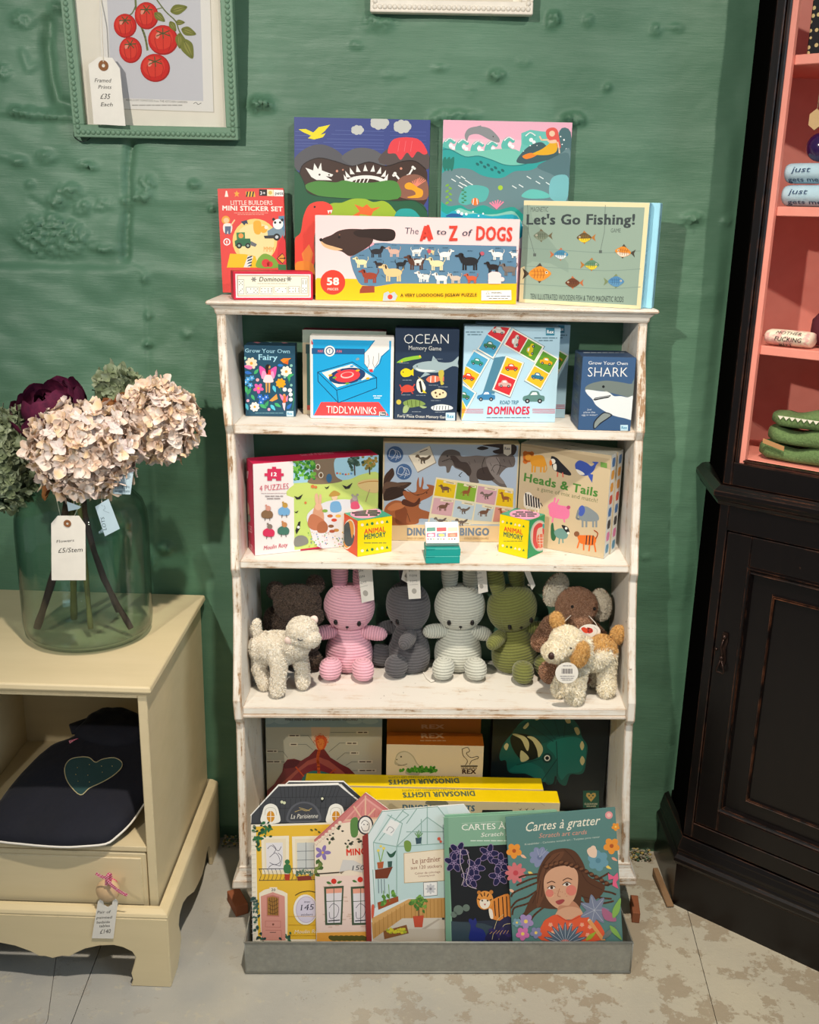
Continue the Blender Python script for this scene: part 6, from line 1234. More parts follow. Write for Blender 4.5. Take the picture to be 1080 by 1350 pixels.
for c in ('520 850 540 730 600 660', '500 880 515 780', '680 700 720 780 790 820', '560 670 520 720 505 790', '620 640 660 680 690 740', '700 850 740 860', '480 880 500 830'): A.l(HD, 3, c, True)
A.b('#dca888', '530 800 535 760 560 730 600 715 650 715 680 745 680 810 665 860 635 895 600 905 565 885 540 850'); A.b('#c48a6c', '600 890 640 890 660 870 690 900 700 940 600 945 590 920'); A.b('#dca888', '590 915 640 895 690 905 700 945 590 950')
for k in range(13): t_ = k/12; x, y = 540+t_*270, 718-math.sin(min(t_*2.2, 1.57))*36+(max(0, t_-.25)**1.1)*150; A.e(HD, x, y, 15, 10, 35+t_*10, 10); A.e('#7a5038', x, y-2, 10, 6, -20, 8)
A.b('#f0b890', '545 830 565 820 575 845 555 855'); A.c('#e28474', '652 822 24 556 835 18'); A.l('#5a3a2c', 4, '545 790 565 782 580 788', True); A.l('#5a3a2c', 4, '615 778 635 768 655 774', True); A.b('#f6ece2', '548 812 564 802 580 810 565 818'); A.b('#f6ece2', '614 798 632 786 650 794 634 803'); A.c('#4a3224', '565 810 7 633 795 7'); A.l('#3a2418', 3.5, '546 812 564 801 581 808', True); A.l('#3a2418', 3.5, '613 797 632 785 651 792', True)
A.l('#b87a60', 3, '600 815 592 845 604 850', True); A.b('#a8484a', '582 872 600 864 618 862 622 870 605 884 592 884'); A.c('#b87a60', '612 830 1.8 625 838 1.8 580 835 1.8 590 825 1.8 640 835 1.8 570 842 1.8 603 828 1.8 632 848 1.8')
A.b('#e8603c', '520 1044 525 970 550 945 590 930 640 955 700 930 770 960 785 1044'); A.l('#c84a34', 3, '590 932 640 958 700 932', True)
for x, y in ((560, 975), (600, 985), (700, 975), (735, 985), (570, 1010), (650, 975), (725, 1020)): bloom(x, y, 10, '#f6a48c', '#f6d46a')
for a in range(11): leafp(A, 625+60*math.cos(R(180+a*18)), 1060+58*math.sin(R(180+a*18)), 40, '#5a6a7a', 180+a*18, .25); A.l('#c4ccd4', 1.8, [625, 1060, 625+90*math.cos(R(180+a*18)), 1060+88*math.sin(R(180+a*18))])
for a in range(7): leafp(A, 755+28*math.cos(a*.9), 910+32*math.sin(a*.9), 40, '#8088a0', math.degrees(a*.9), .45)
for a in range(7): A.l('#c0c4d0', 1.8, [755, 910, 755+58*math.cos(a*.9), 910+60*math.sin(a*.9)])
A.b('#b06a8a', '790 900 840 930 850 960 800 950'); bloom(450, 960, 34, '#a890c0'); bloom(436, 1015, 30, '#d878b0'); bloom(495, 1010, 26, '#8a8ab0'); bloom(410, 965, 20, '#7aa0b0')
A.p('#e8a060', '724 960 738 950 805 1044 786 1044'); A.p('#f6e4c8', '724 960 728 948 738 950'); leafp(A, 820, 1010, 42, '#76807c', -45, .25); leafp(A, 855, 900, 48, '#8ab85a', -70, .3); leafp(A, 850, 1010, 42, '#8ab85a', 50, .25); leafp(A, 740, 1025, 30, '#a8b83c', -40, .3)
A.p('#e8688c', '815 745 840 760 858 742 862 770 852 785 862 815 835 800 838 770 818 775'); A.done()
# ================================================================== soft toys on the third shelf
def cord_mat(name, c1, c2):
    t = NT(name); v = t.coords(); n = t.noise(v, 400, 3); n2 = t.noise(v, 22, 3)
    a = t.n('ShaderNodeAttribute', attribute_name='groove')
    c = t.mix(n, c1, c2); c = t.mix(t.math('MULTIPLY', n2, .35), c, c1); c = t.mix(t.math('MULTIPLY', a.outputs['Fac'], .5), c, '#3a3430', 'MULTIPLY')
    t.set(Base_Color=c, Roughness=.9); t.b.inputs['Sheen Weight'].default_value = .35; t.b.inputs['Specular IOR Level'].default_value = .15
    t.bump(n, .25, .001); return t.m
def ridged(name, prof, M, mat, parent, pitch=.0056, amp=.0016, sx=1, sy=1, seg=40, per=7):
    """a stuffed corduroy piece: profile (r, z) turned about z, with raised wales"""
    L = prof[-1][1]-prof[0][1]; n = max(8, int(L/pitch*per)); zs_ = [p[1] for p in prof]; rs_ = [p[0] for p in prof]
    P = smoothpts(prof, False, 8); vs, fs, gr = [], [], []
    arc = [0]
    for a, b in zip(P, P[1:]): arc.append(arc[-1]+math.dist(a, b))
    n = int(arc[-1]/pitch*per); rows = []
    for i in range(n+1):
        s_ = arc[-1]*i/n; k = min(max(0, int(np.searchsorted(arc, s_))-1), len(P)-2); f = (s_-arc[k])/max(1e-9, arc[k+1]-arc[k])
        r = P[k][0]+(P[k+1][0]-P[k][0])*f; z = P[k][1]+(P[k+1][1]-P[k][1])*f; dr = P[k+1][0]-P[k][0]; dz = P[k+1][1]-P[k][1]; q = math.hypot(dr, dz) or 1
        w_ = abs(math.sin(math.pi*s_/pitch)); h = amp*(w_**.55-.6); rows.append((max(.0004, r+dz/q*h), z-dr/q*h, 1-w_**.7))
    for r, z, g in rows:
        for k in range(seg):
            a = 2*math.pi*k/seg; vs.append(M @ Vector((r*sx*math.cos(a), r*sy*math.sin(a), z))); gr.append(g)
    for i in range(len(rows)-1):
        for k in range(seg): j = (k+1) % seg; fs.append((i*seg+k, i*seg+j, (i+1)*seg+j, (i+1)*seg+k))
    fs.append(tuple(range(seg))[::-1]); fs.append(tuple((len(rows)-1)*seg+k for k in range(seg)))
    me = bpy.data.meshes.new(name); me.from_pydata([tuple(v) for v in vs], [], fs); me.update(); me.polygons.foreach_set('use_smooth', [True]*len(me.polygons))
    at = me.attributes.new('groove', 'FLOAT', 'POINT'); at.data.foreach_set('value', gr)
    return link(name, me, mat, parent)
def Tm(x, y, z): return Matrix.Translation((x, y, z))
def Rm(a, ax): return Matrix.Rotation(R(a), 4, ax)
def aim(p0, p1):
    d = (Vector(p1)-Vector(p0)).normalized(); return Matrix.Translation(p0) @ d.to_track_quat('Z', 'Y').to_matrix().to_4x4()
BLK = plain('#15110f', .35, name='black_thread')
STUDS = plain('#b98a5a', .8, name='kraft_card')
TAGW = plain('#e9e4da', .7, name='white_card')
def flat_tag(parent, name, quad, mat=None, th=.0006):
    """thin card from four picture corners on a plane; returns a Face for print"""
    A_, B_, C_, D_ = quad   # bl, br, tr, tl world points
    ex = (B_-A_).normalized(); up = (D_-A_); up = (up-ex*up.dot(ex)).normalized(); n = ex.cross(up)
    b = MB(); b.prism([A_, B_, C_, D_], -n*th); o = b.build(name, mat or TAGW, parent)
    return o, Face(A_+n*.0001, ex, up, (B_-A_).length, (D_-A_).length, o)
def rabbit(loc, rz, c1, c2, label, headtilt=(0, 0), lean=(0, 0), arms=((-.067, -.022, .078), (.067, -.022, .078)), feet=((-.032, -.058), (.032, -.058)), tag_at=None, ears=(0, 0), scale=1):
    t = empty('plush_rabbit', loc, label, 'soft toy', 'corduroy rabbits on the third shelf', rz)
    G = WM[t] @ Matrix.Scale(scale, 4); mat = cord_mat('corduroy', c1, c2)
    Lb = Rm(lean[0], 'X') @ Rm(lean[1], 'Y'); B = G @ Tm(0, 0, .0035 if lean != (0, 0) else .0006) @ Lb
    ridged('body', [(.004, .001), (.030, .002), (.041, .012), (.044, .027), (.042, .045), (.036, .062), (.029, .078), (.024, .092), (.012, .1)], B, mat, t, sy=.86)
    H = B @ Tm(0, -.004, .122) @ Rm(headtilt[0], 'X') @ Rm(headtilt[1], 'Y')
    hd = ridged('head', [(.003, -.040), (.018, -.038), (.033, -.030), (.043, -.015), (.0465, .0), (.046, .012), (.041, .027), (.031, .038), (.018, .044), (.003, .046)], H, mat, t, sy=.84, seg=48)
    b = MB()
    for s_ in (-1, 1): b.ell((s_*.0212, -.0335, -.014), (.0040, .0032, .0056), seg=10, rings=6)
    b.bm.transform(H); b.build('eye', [BLK], hd, smooth=True)
    b = MB(); b.ell((0, -.0345, -.0222), (.0032, .0024, .0018), seg=8, rings=5); b.tube([(0, -.0362, -.023), (0, -.0345, -.0272)], .0007, 5); b.bm.transform(H); b.build('nose', [BLK], hd, smooth=True)
    # seams beside the face
    for s_ in (-1, 1):
        b = MB(); b.tube([(s_*.0465*.70*math.cos(a_)**.5*(1 if 1 else 1), -.0285*math.cos(a_)-.0, .044*math.sin(a_)) for a_ in [R(q) for q in range(-50, 61, 10)]], .0005, 5); b.bm.transform(H); b.build('seam', [mat], hd)
    for s_, ea in ((-1, ears[0]), (1, ears[1])):
        E_ = H @ Tm(s_*.0185, .004, .033) @ Rm(ea+s_*2, 'Y')
        ridged('ear', [(.012, -.004), (.0125, .008), (.0148, .025), (.0152, .045), (.012, .062), (.006, .070), (.001, .072)], E_, mat, t, sy=.62, seg=28)
    for s_, e in zip((-1, 1), arms):
        p0 = B @ Vector((s_*.022, -.006, .078)); p1 = G @ Vector(e); L_ = (p1-p0).length
        ridged('arm', [(.009, -.002), (.0125, L_*.25), (.0132, L_*.6), (.0105, L_*.88), (.004, L_), (.0005, L_+.0006)], aim(p0, p1), mat, t, seg=24, pitch=.0048)
    for fx, fy in feet:
        az = math.degrees(math.atan2(fx, -fy)); ridged('foot', [(.003, 0), (.012, .002), (.0175, .009), (.0193, .019), (.0178, .029), (.012, .036), (.002, .0385)], G @ Tm(fx, fy, .0036) @ Rm(az*.8, 'Z') @ Tm(0, .004, 0) @ Rm(-6, 'X'), mat, t, seg=32, sy=1.22)
    return t, G, H
def brand_tag(t, q, lines_, round_=True):
    """hang tag: q = four picture corners (tl, tr, br, bl) and the plane's y"""
    (tl, tr, br, bl), Y = q
    P = [aty(*p, Y) for p in (bl, br, tr, tl)]
    o, f = flat_tag(t, 'hang_tag', P); A = Art(f, 0, 0, 1, name='printed_lettering', mat=PAPERPRINT)
    w_, h_ = f.w, f.h
    for i, tx in enumerate(lines_):
        vs, fs, a, b_ = glyphs(tx, 0, 1.2); k = w_*.62/(b_-a); A._add([(w_*.19+(x-a)*k, h_*(.70-.135*i)+y*min(k*1.0, .006)) for x, y in vs], '#3c3834', fs)
    A._add([(w_*.15, h_*.36), (w_*.85, h_*.36), (w_*.85, h_*.366), (w_*.15, h_*.366)], '#8a857c')
    A._add([(w_*(.5+.2*math.cos(a*.52)), h_*(.2+.07*math.sin(a*.52))) for a in range(12)], '#b8b2a8')
    A.done()
    if round_:
        n_ = f.n; c_ = f.O+f.eu*w_*.5+f.ev*h_*.93; b = MB(); b.loft([[c_+n_*z+(f.eu*math.cos(a)+f.ev*math.sin(a))*w_*.42 for a in [2*math.pi*k/18 for k in range(18)]] for z in (.0002, .0012)]); b.build('kraft_button', STUDS, o)
rb1, G, H = rabbit((-.138, -.062, S3), 0, '#e29fb2', '#f6c6d2', 'pink corduroy rabbit soft toy sitting beside the white lamb', headtilt=(4, 2), arms=((-.062, -.026, .078), (.070, -.012, .074)))
brand_tag(rb1, (((471, 738), (490, 738), (493.5, 791), (477, 795)), -.098), ('BON', 'TON', 'TOYS'))
rb2, G, H = rabbit((-.026, -.052, S3), R(-62), '#4b4a4d', '#68666a', 'dark grey corduroy rabbit soft toy turned sideways to the left', headtilt=(3, 0), arms=((-.04, -.05, .07), (.054, -.040, .073)), feet=((-.03, -.05), (.030, -.045)))
brand_tag(rb2, (((534.5, 738), (553, 738), (555, 789), (539, 790)), -.102), ('BON', 'TON', 'TOYS'))
P = [aty(*p, -.098) for p in ((529, 764), (537, 768.5), (540, 750), (533, 746))]; o_, f_ = flat_tag(rb2, 'barcode_tag', P); A = Art(f_, name='printed_barcode', mat=PAPERPRINT); [A.bg('#2a2730', .15+i*.1, .3, .15+i*.1+.05+.02*(i % 2), .75) for i in range(7)]; A.done()
rb3, G, H = rabbit((.066, -.046, S3), R(2), '#b9bbae', '#dadbd0', 'pale mint-white corduroy rabbit soft toy in the middle of the row', headtilt=(4, -1), arms=((-.066, -.024, .082), (.060, .0, .066)))
brand_tag(rb3, (((628, 738), (640, 738), (643.5, 780), (631, 783)), -.080), ('BON', 'TON', 'TOYS'), False)
rb4, G, H = rabbit((.176, -.045, S3), R(18), '#666a35', '#868a4c', 'olive green corduroy rabbit soft toy leaning to its side', headtilt=(5, -7), lean=(0, -7), arms=((-.070, -.038, .070), (.064, -.012, .082)), feet=((-.012, -.066), (.046, -.048)))
brand_tag(rb4, (((688, 746), (695, 742), (706, 772), (701.5, 778)), -.075), ('BON', 'TON', 'TOYS'), False)
# cloth care label lying by the grey rabbit
b = MB(); pts = [atz(*p, S3+.002) for p in ((555, 876), (558, 886), (562, 893), (568, 898), (573, 897))]; r0 = [p+Vector((0, 0, .006)) for p in pts]
for i in range(len(pts)-1): b.hexa([pts[i]+Vector((0,-.004,0)), pts[i+1]+Vector((0,-.004,0)), pts[i]+Vector((0,.004,0)), pts[i+1]+Vector((0,.004,0)), pts[i]+Vector((0,-.004,.0006)), pts[i+1]+Vector((0,-.004,.0006)), pts[i]+Vector((0,.004,.0006)), pts[i+1]+Vector((0,.004,.0006))])
b.build('care_label', TAGW, rb2)
# ---- furry toys
def blob(name, balls, caps, mat, parent, voxel=.0028, bump=(.0012, 90), smooth=3):
    b = MB()
    for c, r, *rot in balls:
        M_ = (Matrix.Rotation(R(rot[0]), 4, rot[1]) if rot else None); b.ell(c, r, M_, 20, 12)
    for pts, rr in caps:
        n = len(pts); P = []; Q = []
        for i in range(n-1):
            for k in range(5): f = k/5; P.append(Vector(pts[i]).lerp(Vector(pts[i+1]), f)); Q.append(rr[i]+(rr[i+1]-rr[i])*f)
        P.append(Vector(pts[-1])); Q.append(rr[-1]); b.tube(P, Q, 16); b.ell(pts[0], rr[0], None, 16, 8); b.ell(pts[-1], rr[-1], None, 16, 8)
    b.bm.transform(WM[parent]); bmesh.ops.recalc_face_normals(b.bm, faces=b.bm.faces)
    me = bpy.data.meshes.new('tmp'); b.bm.to_mesh(me); b.bm.free(); o = bpy.data.objects.new('tmp', me); COL.objects.link(o)
    m = o.modifiers.new('r', 'REMESH'); m.mode = 'VOXEL'; m.voxel_size = voxel; m = o.modifiers.new('s', 'SMOOTH'); m.iterations = smooth; m.factor = .6
    out = bpy.data.meshes.new_from_object(o.evaluated_get(bpy.context.evaluated_depsgraph_get())); bpy.data.objects.remove(o)
    out.name = name; nv = len(out.vertices); no = [v.normal.copy() for v in out.vertices]
    for v, n_ in zip(out.vertices, no): p = v.co*bump[1]; v.co += n_*bump[0]*(noise.noise(p)+.5*noise.noise(p*2.3))
    out.polygons.foreach_set('use_smooth', [True]*len(out.polygons)); return out
def fur(parent, src, n, length, width, colf, curl=.6, name='fleece', seed=1, wm=None):
    """short pile: n little tufts over the mesh src"""
    n = int(n*1.7); width *= .62; rs = random.Random(seed); polys = src.polygons; V_, F_, Cc = [], [], []
    ar = np.array([p.area for p in polys]); cs = np.cumsum(ar); 
    for k in range(n):
        p = polys[int(np.searchsorted(cs, rs.random()*cs[-1]))]; n_ = p.normal; q_ = p.vertices; j_ = rs.randrange(1, len(q_)-1); u_, v_ = rs.random(), rs.random()
        if u_+v_ > 1: u_, v_ = 1-u_, 1-v_
        A0 = src.vertices[q_[0]].co; c = A0+(src.vertices[q_[j_]].co-A0)*u_+(src.vertices[q_[j_+1]].co-A0)*v_
        t_ = n_.orthogonal().normalized(); t_ = Matrix.Rotation(rs.uniform(0, 6.28), 3, n_) @ t_; s_ = n_.cross(t_)
        L = length*rs.uniform(.6, 1.3); w_ = width*rs.uniform(.7, 1.2)
        m = c+n_*L*.6+t_*L*curl*.3; e = c+n_*L*.85+t_*L*curl*rs.uniform(.5, 1.1); i = len(V_)
        V_ += [c-s_*w_-n_*.0006, c+s_*w_-n_*.0006, m+s_*w_*.8, m-s_*w_*.8, e]; F_ += [(i, i+1, i+2, i+3), (i+3, i+2, i+4)]; col = colf(c, rs); Cc += [col, col]
    me = bpy.data.meshes.new(name); me.from_pydata([tuple(v) for v in V_], [], F_); me.update()
    at = me.attributes.new('ink', 'FLOAT_COLOR', 'FACE'); at.data.foreach_set('color', [x for c in Cc for x in c])
    o = link(name, me, FURM, parent); o['kind'] = 'stuff'; return o
t = NT('plush_pile'); a = t.n('ShaderNodeAttribute', attribute_name='ink'); t.set(Base_Color=a.outputs['Color'], Roughness=.9); t.b.inputs['Specular IOR Level'].default_value = .15; t.b.inputs['Sheen Weight'].default_value = .3; FURM = t.m
def shade(cols): 
    L = [lin(c) for c in cols]
    return lambda c, rs: L[int(rs.random()*len(L))]
def eye(parent, c, r, M_=None, mat=None, name='eye'):
    b = MB(); b.ell((0, 0, 0), r, None, 12, 8); b.bm.transform(WM[parent] @ Matrix.Translation(c)); return b.build(name, mat or BLK, parent, smooth=True)
# white lamb, standing, facing right and to the room
lamb = empty('plush_lamb', (-.256, -.160, S3+.0025), 'small white lamb soft toy standing at the left end of the third shelf', 'soft toy')
me = blob('body', [((-.0, .0, .078), (.043, .030, .030)), ((.032, -.010, .092), (.027, .027, .025)), ((-.026, .008, .074), (.027, .027, .029))],
          [([(-.030, .004, .062), (-.034, .0, .035), (-.024, -.004, .011)], [.017, .0125, .0125]), ([(-.012, .026, .06), (-.012, .028, .03), (-.012, .028, .011)], [.014, .011, .011]), ([(.004, -.018, .066), (.004, -.026, .038), (.002, -.030, .0115)], [.016, .0125, .0125]), ([(.036, .006, .066), (.042, .004, .038), (.043, .002, .012)], [.014, .012, .012]), ([(.032, -.008, .09), (.040, -.012, .108)], [.018, .016])], None, lamb)
CREAMW = ['#f6efe0', '#eee4d0', '#e6d8c0', '#fbf7ee']
bo = link('body', me.copy(), plain('#efe6d4', .95, var=.08), lamb); fur(lamb, me, 21000, .0030, .0011, shade(CREAMW), 1.2, seed=2)
me = blob('head', [((.045, -.018, .118), (.027, .026, .027)), ((.060, -.028, .110), (.018, .016, .015))], [], None, lamb, .002)
hd = link('head', me.copy(), plain('#f0e8d8', .95, var=.08), lamb); fur(hd, me, 9000, .0026, .0010, shade(CREAMW), 1.2, seed=3)
for c, rr, rt in (((.027, -.034, .110), (.011, .005, .008), -20), ((.062, .006, .130), (.008, .005, .010), 30)):
    b = MB(); b.ell((0, 0, 0), rr, Matrix.Rotation(R(rt), 4, 'Y'), 14, 8); b.bm.transform(WM[lamb] @ Tm(*c)); b.build('ear', plain('#eed5cb', .9), hd, smooth=True)
b = MB(); b.tube([(.041, -.0455, .117), (.045, -.0468, .1145), (.050, -.0462, .116)], .0009, 6); b.bm.transform(WM[lamb]); b.build('closed_eye', BLK, hd)
b = MB(); b.tube([(-.038, .008, .1), (-.040, .008, .112), (-.038, .007, .122)], [.008, .0085, .006], 12); b.ell((-.038, .007, .122), .0062, None, 12, 6); b.bm.transform(WM[lamb]); m2 = b.build('tail', plain('#ece4d4', .95), lamb, smooth=True)
mt = m2.data.copy(); mt.transform(WM[m2]); fur(m2, mt, 1200, .0026, .0010, shade(CREAMW), 1.2, seed=4)
# dark brown bear behind the lamb
bear = empty('plush_bear', (-.236, -.060, S3+.0025), 'dark brown curly soft toy bear half hidden behind the white lamb', 'soft toy')
me = blob('body', [((-.008, .0, .056), (.050, .036, .055)), ((.018, -.02, .022), (.03, .02, .02)), ((-.036, -.012, .028), (.03, .02, .022)), ((-.044, 0, .085), (.016, .02, .028))], [([(.022, -.01, .085), (.030, -.03, .06)], [.017, .015])], None, bear, .003)
DB_ = ['#54453b', '#42362e', '#67564a', '#776355']
link('body', me.copy(), plain('#2a211c', .95), bear); fur(bear, me, 12000, .0038, .0010, shade(DB_), 1.2, seed=5)
me = blob('head', [((.004, -.018, .132), (.042, .032, .033)), ((.030, -.040, .116), (.022, .018, .018))], [], None, bear, .0025)
bh = link('head', me.copy(), plain('#2a211c', .95), bear); fur(bh, me, 12000, .0036, .0010, shade(DB_), 1.2, seed=6)
for c in ((-.036, -.012, .152), (.036, -.006, .165)):
    b = MB(); b.ell((0, 0, 0), (.015, .008, .016), Matrix.Rotation(R(-15), 4, 'Y'), 14, 8); b.bm.transform(WM[bear] @ Tm(*c)); e_ = b.build('ear', plain('#3a2f28', .95), bh, smooth=True); mt = e_.data.copy(); mt.transform(WM[e_]); fur(e_, mt, 1500, .0034, .0010, shade(DB_), 1.2, seed=7)
eye(bh, (.041, -.046, .128), .0028, name='eye'); eye(bh, (.038, -.058, .113), (.005, .004, .004), name='nose')
# brown mouse with big pale ears
mou = empty('plush_mouse', (.270, -.052, S3+.0025), 'brown soft toy mouse with large cream ears sitting behind the terrier toy', 'soft toy')
me = blob('body', [((.0, .0, .058), (.048, .034, .056)), ((.0, -.010, .05), (.036, .03, .04)), ((-.035, -.045, .018), (.02, .03, .018)), ((.035, -.045, .018), (.02, .03, .018))], [([(-.032, -.004, .092), (-.054, -.02, .066)], [.019, .017]), ([(.032, -.004, .092), (.052, -.02, .078)], [.018, .016])], None, mou, .003)
MB_ = ['#a87c60', '#976c50', '#b88e70', '#c69c80']; bellyc = [lin(c) for c in ('#c8b99c', '#bcae92')]
def mcol(c, rs):
    q = WM[mou].inverted() @ c
    if abs(q.x) < .026 and q.y < -.02 and q.z > .03: return bellyc[int(rs.random()*2)]
    return lin(MB_[int(rs.random()*4)])
link('body', me.copy(), plain('#6f4e38', .95), mou); fur(mou, me, 14000, .0034, .0009, mcol, .8, seed=8)
me = blob('head', [((.008, -.018, .138), (.037, .034, .034)), ((.014, -.040, .118), (.020, .018, .017))], [], None, mou, .0025)
mh = link('head', me.copy(), plain('#8f6a50', .95), mou); fur(mh, me, 14000, .0030, .0008, shade(MB_), .8, seed=9)
for c, rr, ro, nm in (((-.030, -.008, .165), (.022, .007, .030), 14, -1), ((.054, -.006, .137), (.017, .009, .028), -6, 1)):
    Me = WM[mou] @ Tm(*c) @ Rm(ro, 'Y') @ Rm(-25*nm, 'Z')
    b = MB(); b.ell((0, 0, 0), rr, None, 20, 10); b.bm.transform(Me); e_ = b.build('ear', plain('#8a6248', .95), mh, smooth=True); mt = e_.data.copy(); mt.transform(WM[e_])
    Mi = Me.inverted()
    def ecol(c_, rs, Mi=Mi): return lin(['#e9e0cb', '#f1eada', '#ddd2ba'][int(rs.random()*3)]) if (Mi @ c_).y < .001 else lin(MB_[int(rs.random()*4)])
    fur(e_, mt, 5200, .0050, .0010, ecol, .7, seed=10)
eye(mh, (-.004, -.049, .149), .0030); eye(mh, (.037, -.044, .144), .0030)
for s_ in (-1, 1):
    b = MB(); b.tube([(.010+s_*.016, -.053, .134), (.010+s_*.028, -.056, .122), (.010+s_*.036, -.056, .108)], .0007, 5); b.bm.transform(WM[mou]); b.build('whisker', plain('#efe9dc', .7), mh)
b = MB(); c_ = aty(777.5, 832.5, -.122); b.loft([[c_+Vector((.0195*math.cos(a), z, .0135*math.sin(a))) for a in [2*math.pi*k/24 for k in range(24)]] for z in (0, .0012)]); tg = b.build('round_tag', TAGW, mou)
f_ = Face(c_+Vector((-.025, -.0002, -.02)), (1, 0, 0), (0, 0, 1), .05, .04, tg); A = Art(f_, 700, 740, 6.75, name='printed_drawing', mat=PAPERPRINT, clamp=False); A.b('#e04a2c', '448 600 470 585 500 600 520 620 500 640 470 630'); A.b('#c8382c', '500 590 545 600 550 630 510 640'); A.c('#20201f', '515 600 7 512 622 6 538 618 5'); A.l('#6a655c', 2, '560 585 590 610 585 650', True); A.done()
# cream terrier
ter = empty('plush_terrier', (.289, -.142, S3+.0025), 'cream and tan curly soft toy terrier standing at the right end', 'soft toy')
me = blob('body', [((.012, -.004, .076), (.034, .026, .027)), ((.030, .004, .078), (.024, .026, .030)), ((-.010, -.014, .084), (.026, .024, .027))],
          [([(.036, .002, .062), (.040, .0, .034), (.040, -.010, .012)], [.018, .0135, .013]), ([(.020, .024, .06), (.026, .026, .03), (.026, .026, .012)], [.015, .011, .011]), ([(-.014, -.022, .066), (-.018, -.034, .036), (-.020, -.040, .0125)], [.016, .0135, .0135]), ([(-.026, .0, .066), (-.036, -.010, .036), (-.044, -.014, .012)], [.014, .0115, .0125]), ([(-.012, -.014, .09), (-.03, -.02, .098)], [.020, .020])], None, ter)
TC = ['#faf1d8', '#f3e6c6', '#fdf8ea', '#eedeba']; TT = ['#d9a860', '#c8934c', '#e6bc7a']
def tcol(c, rs):
    q = WM[ter].inverted() @ c
    tan = (q.z > .092 and .005 < q.x < .06) or (q.z > .082 and q.x > .042)
    return lin((TT if tan else TC)[int(rs.random()*3)])
link('body', me.copy(), plain('#f0e2c2', .95), ter); fur(ter, me, 19000, .0052, .0010, tcol, 1.3, seed=11)
me = blob('head', [((-.040, -.030, .112), (.027, .025, .025)), ((-.062, -.048, .100), (.019, .017, .016))], [], None, ter, .0022)
th_ = link('head', me.copy(), plain('#f3e8cf', .95), ter); fur(th_, me, 11000, .0048, .0010, shade(TC), 1.3, seed=12)
for c, rr, ro, cols in (((-.056, -.014, .142), (.008, .006, .014), -20, TT), ((-.018, -.052, .098), (.012, .007, .021), 12, TT), ((.056, .010, .110), (.009, .009, .014), 10, TT)):
    b = MB(); b.ell((0, 0, 0), rr, Matrix.Rotation(R(ro), 4, 'Y'), 14, 8); b.bm.transform(WM[ter] @ Tm(*c)); e_ = b.build('ear' if c[0] < .03 else 'tail', plain('#cf9c58', .95), ter, smooth=True); mt = e_.data.copy(); mt.transform(WM[e_]); fur(e_, mt, 2600, .0050, .0010, shade(cols), 1.3, seed=13)
eye(th_, (-.036, -.056, .112), .0032); eye(th_, (-.069, -.066, .100), (.0062, .005, .0068), name='nose', mat=plain('#3a221a', .45))
b = MB(); c_ = aty(747.5, 887.5, -.222); b.loft([[c_+Vector((.0195*math.cos(a), z, .0195*math.sin(a))) for a in [2*math.pi*k/24 for k in range(24)]] for z in (0, .0012)]); tg = b.build('round_tag', TAGW, ter)
f_ = Face(c_+Vector((-.025, -.0002, -.02)), (1, 0, 0), (0, 0, 1), .05, .04, tg); A = Art(f_, 700, 740, 6.75, name='printed_barcode', mat=PAPERPRINT, clamp=False)
for k in range(12): A.p('#4a4552', [275+k*8, 955, 275+k*8+(3+k % 3*1.5), 955, 275+k*8+(3+k % 3*1.5), 1000, 275+k*8, 1000])
lines(A, '#77727c', 262, 385, (930, 1022, 1040, 1056), 5, (.6, 1, .9, .7)); A.done()
# ================================================================== bottle vase and flowers on the bedside cabinet
def thin_glass(name, face, edge, w=1.0):
    t = NT(name); nt = t.nt; out = nt.nodes['Material Output']; nt.nodes.remove(t.b)
    lw = t.n('ShaderNodeLayerWeight'); lw.inputs['Blend'].default_value = .5
    tr = t.n('ShaderNodeBsdfTransparent'); nt.links.new(t.mix(t.math('POWER', lw.outputs['Facing'], 5.0), face, edge), tr.inputs[0])
    gl = t.n('ShaderNodeBsdfGlossy'); gl.inputs['Roughness'].default_value = .03
    mx = t.n('ShaderNodeMixShader'); nt.links.new(t.math('ADD', t.math('MULTIPLY', t.math('POWER', lw.outputs['Facing'], 4.0), .6*w), .045*w), mx.inputs[0]); nt.links.new(tr.outputs[0], mx.inputs[1]); nt.links.new(gl.outputs[0], mx.inputs[2]); nt.links.new(mx.outputs[0], out.inputs[0])
    return t.m
GLASS = thin_glass('clear_glass', '#f3faf7', '#5f7a6e')

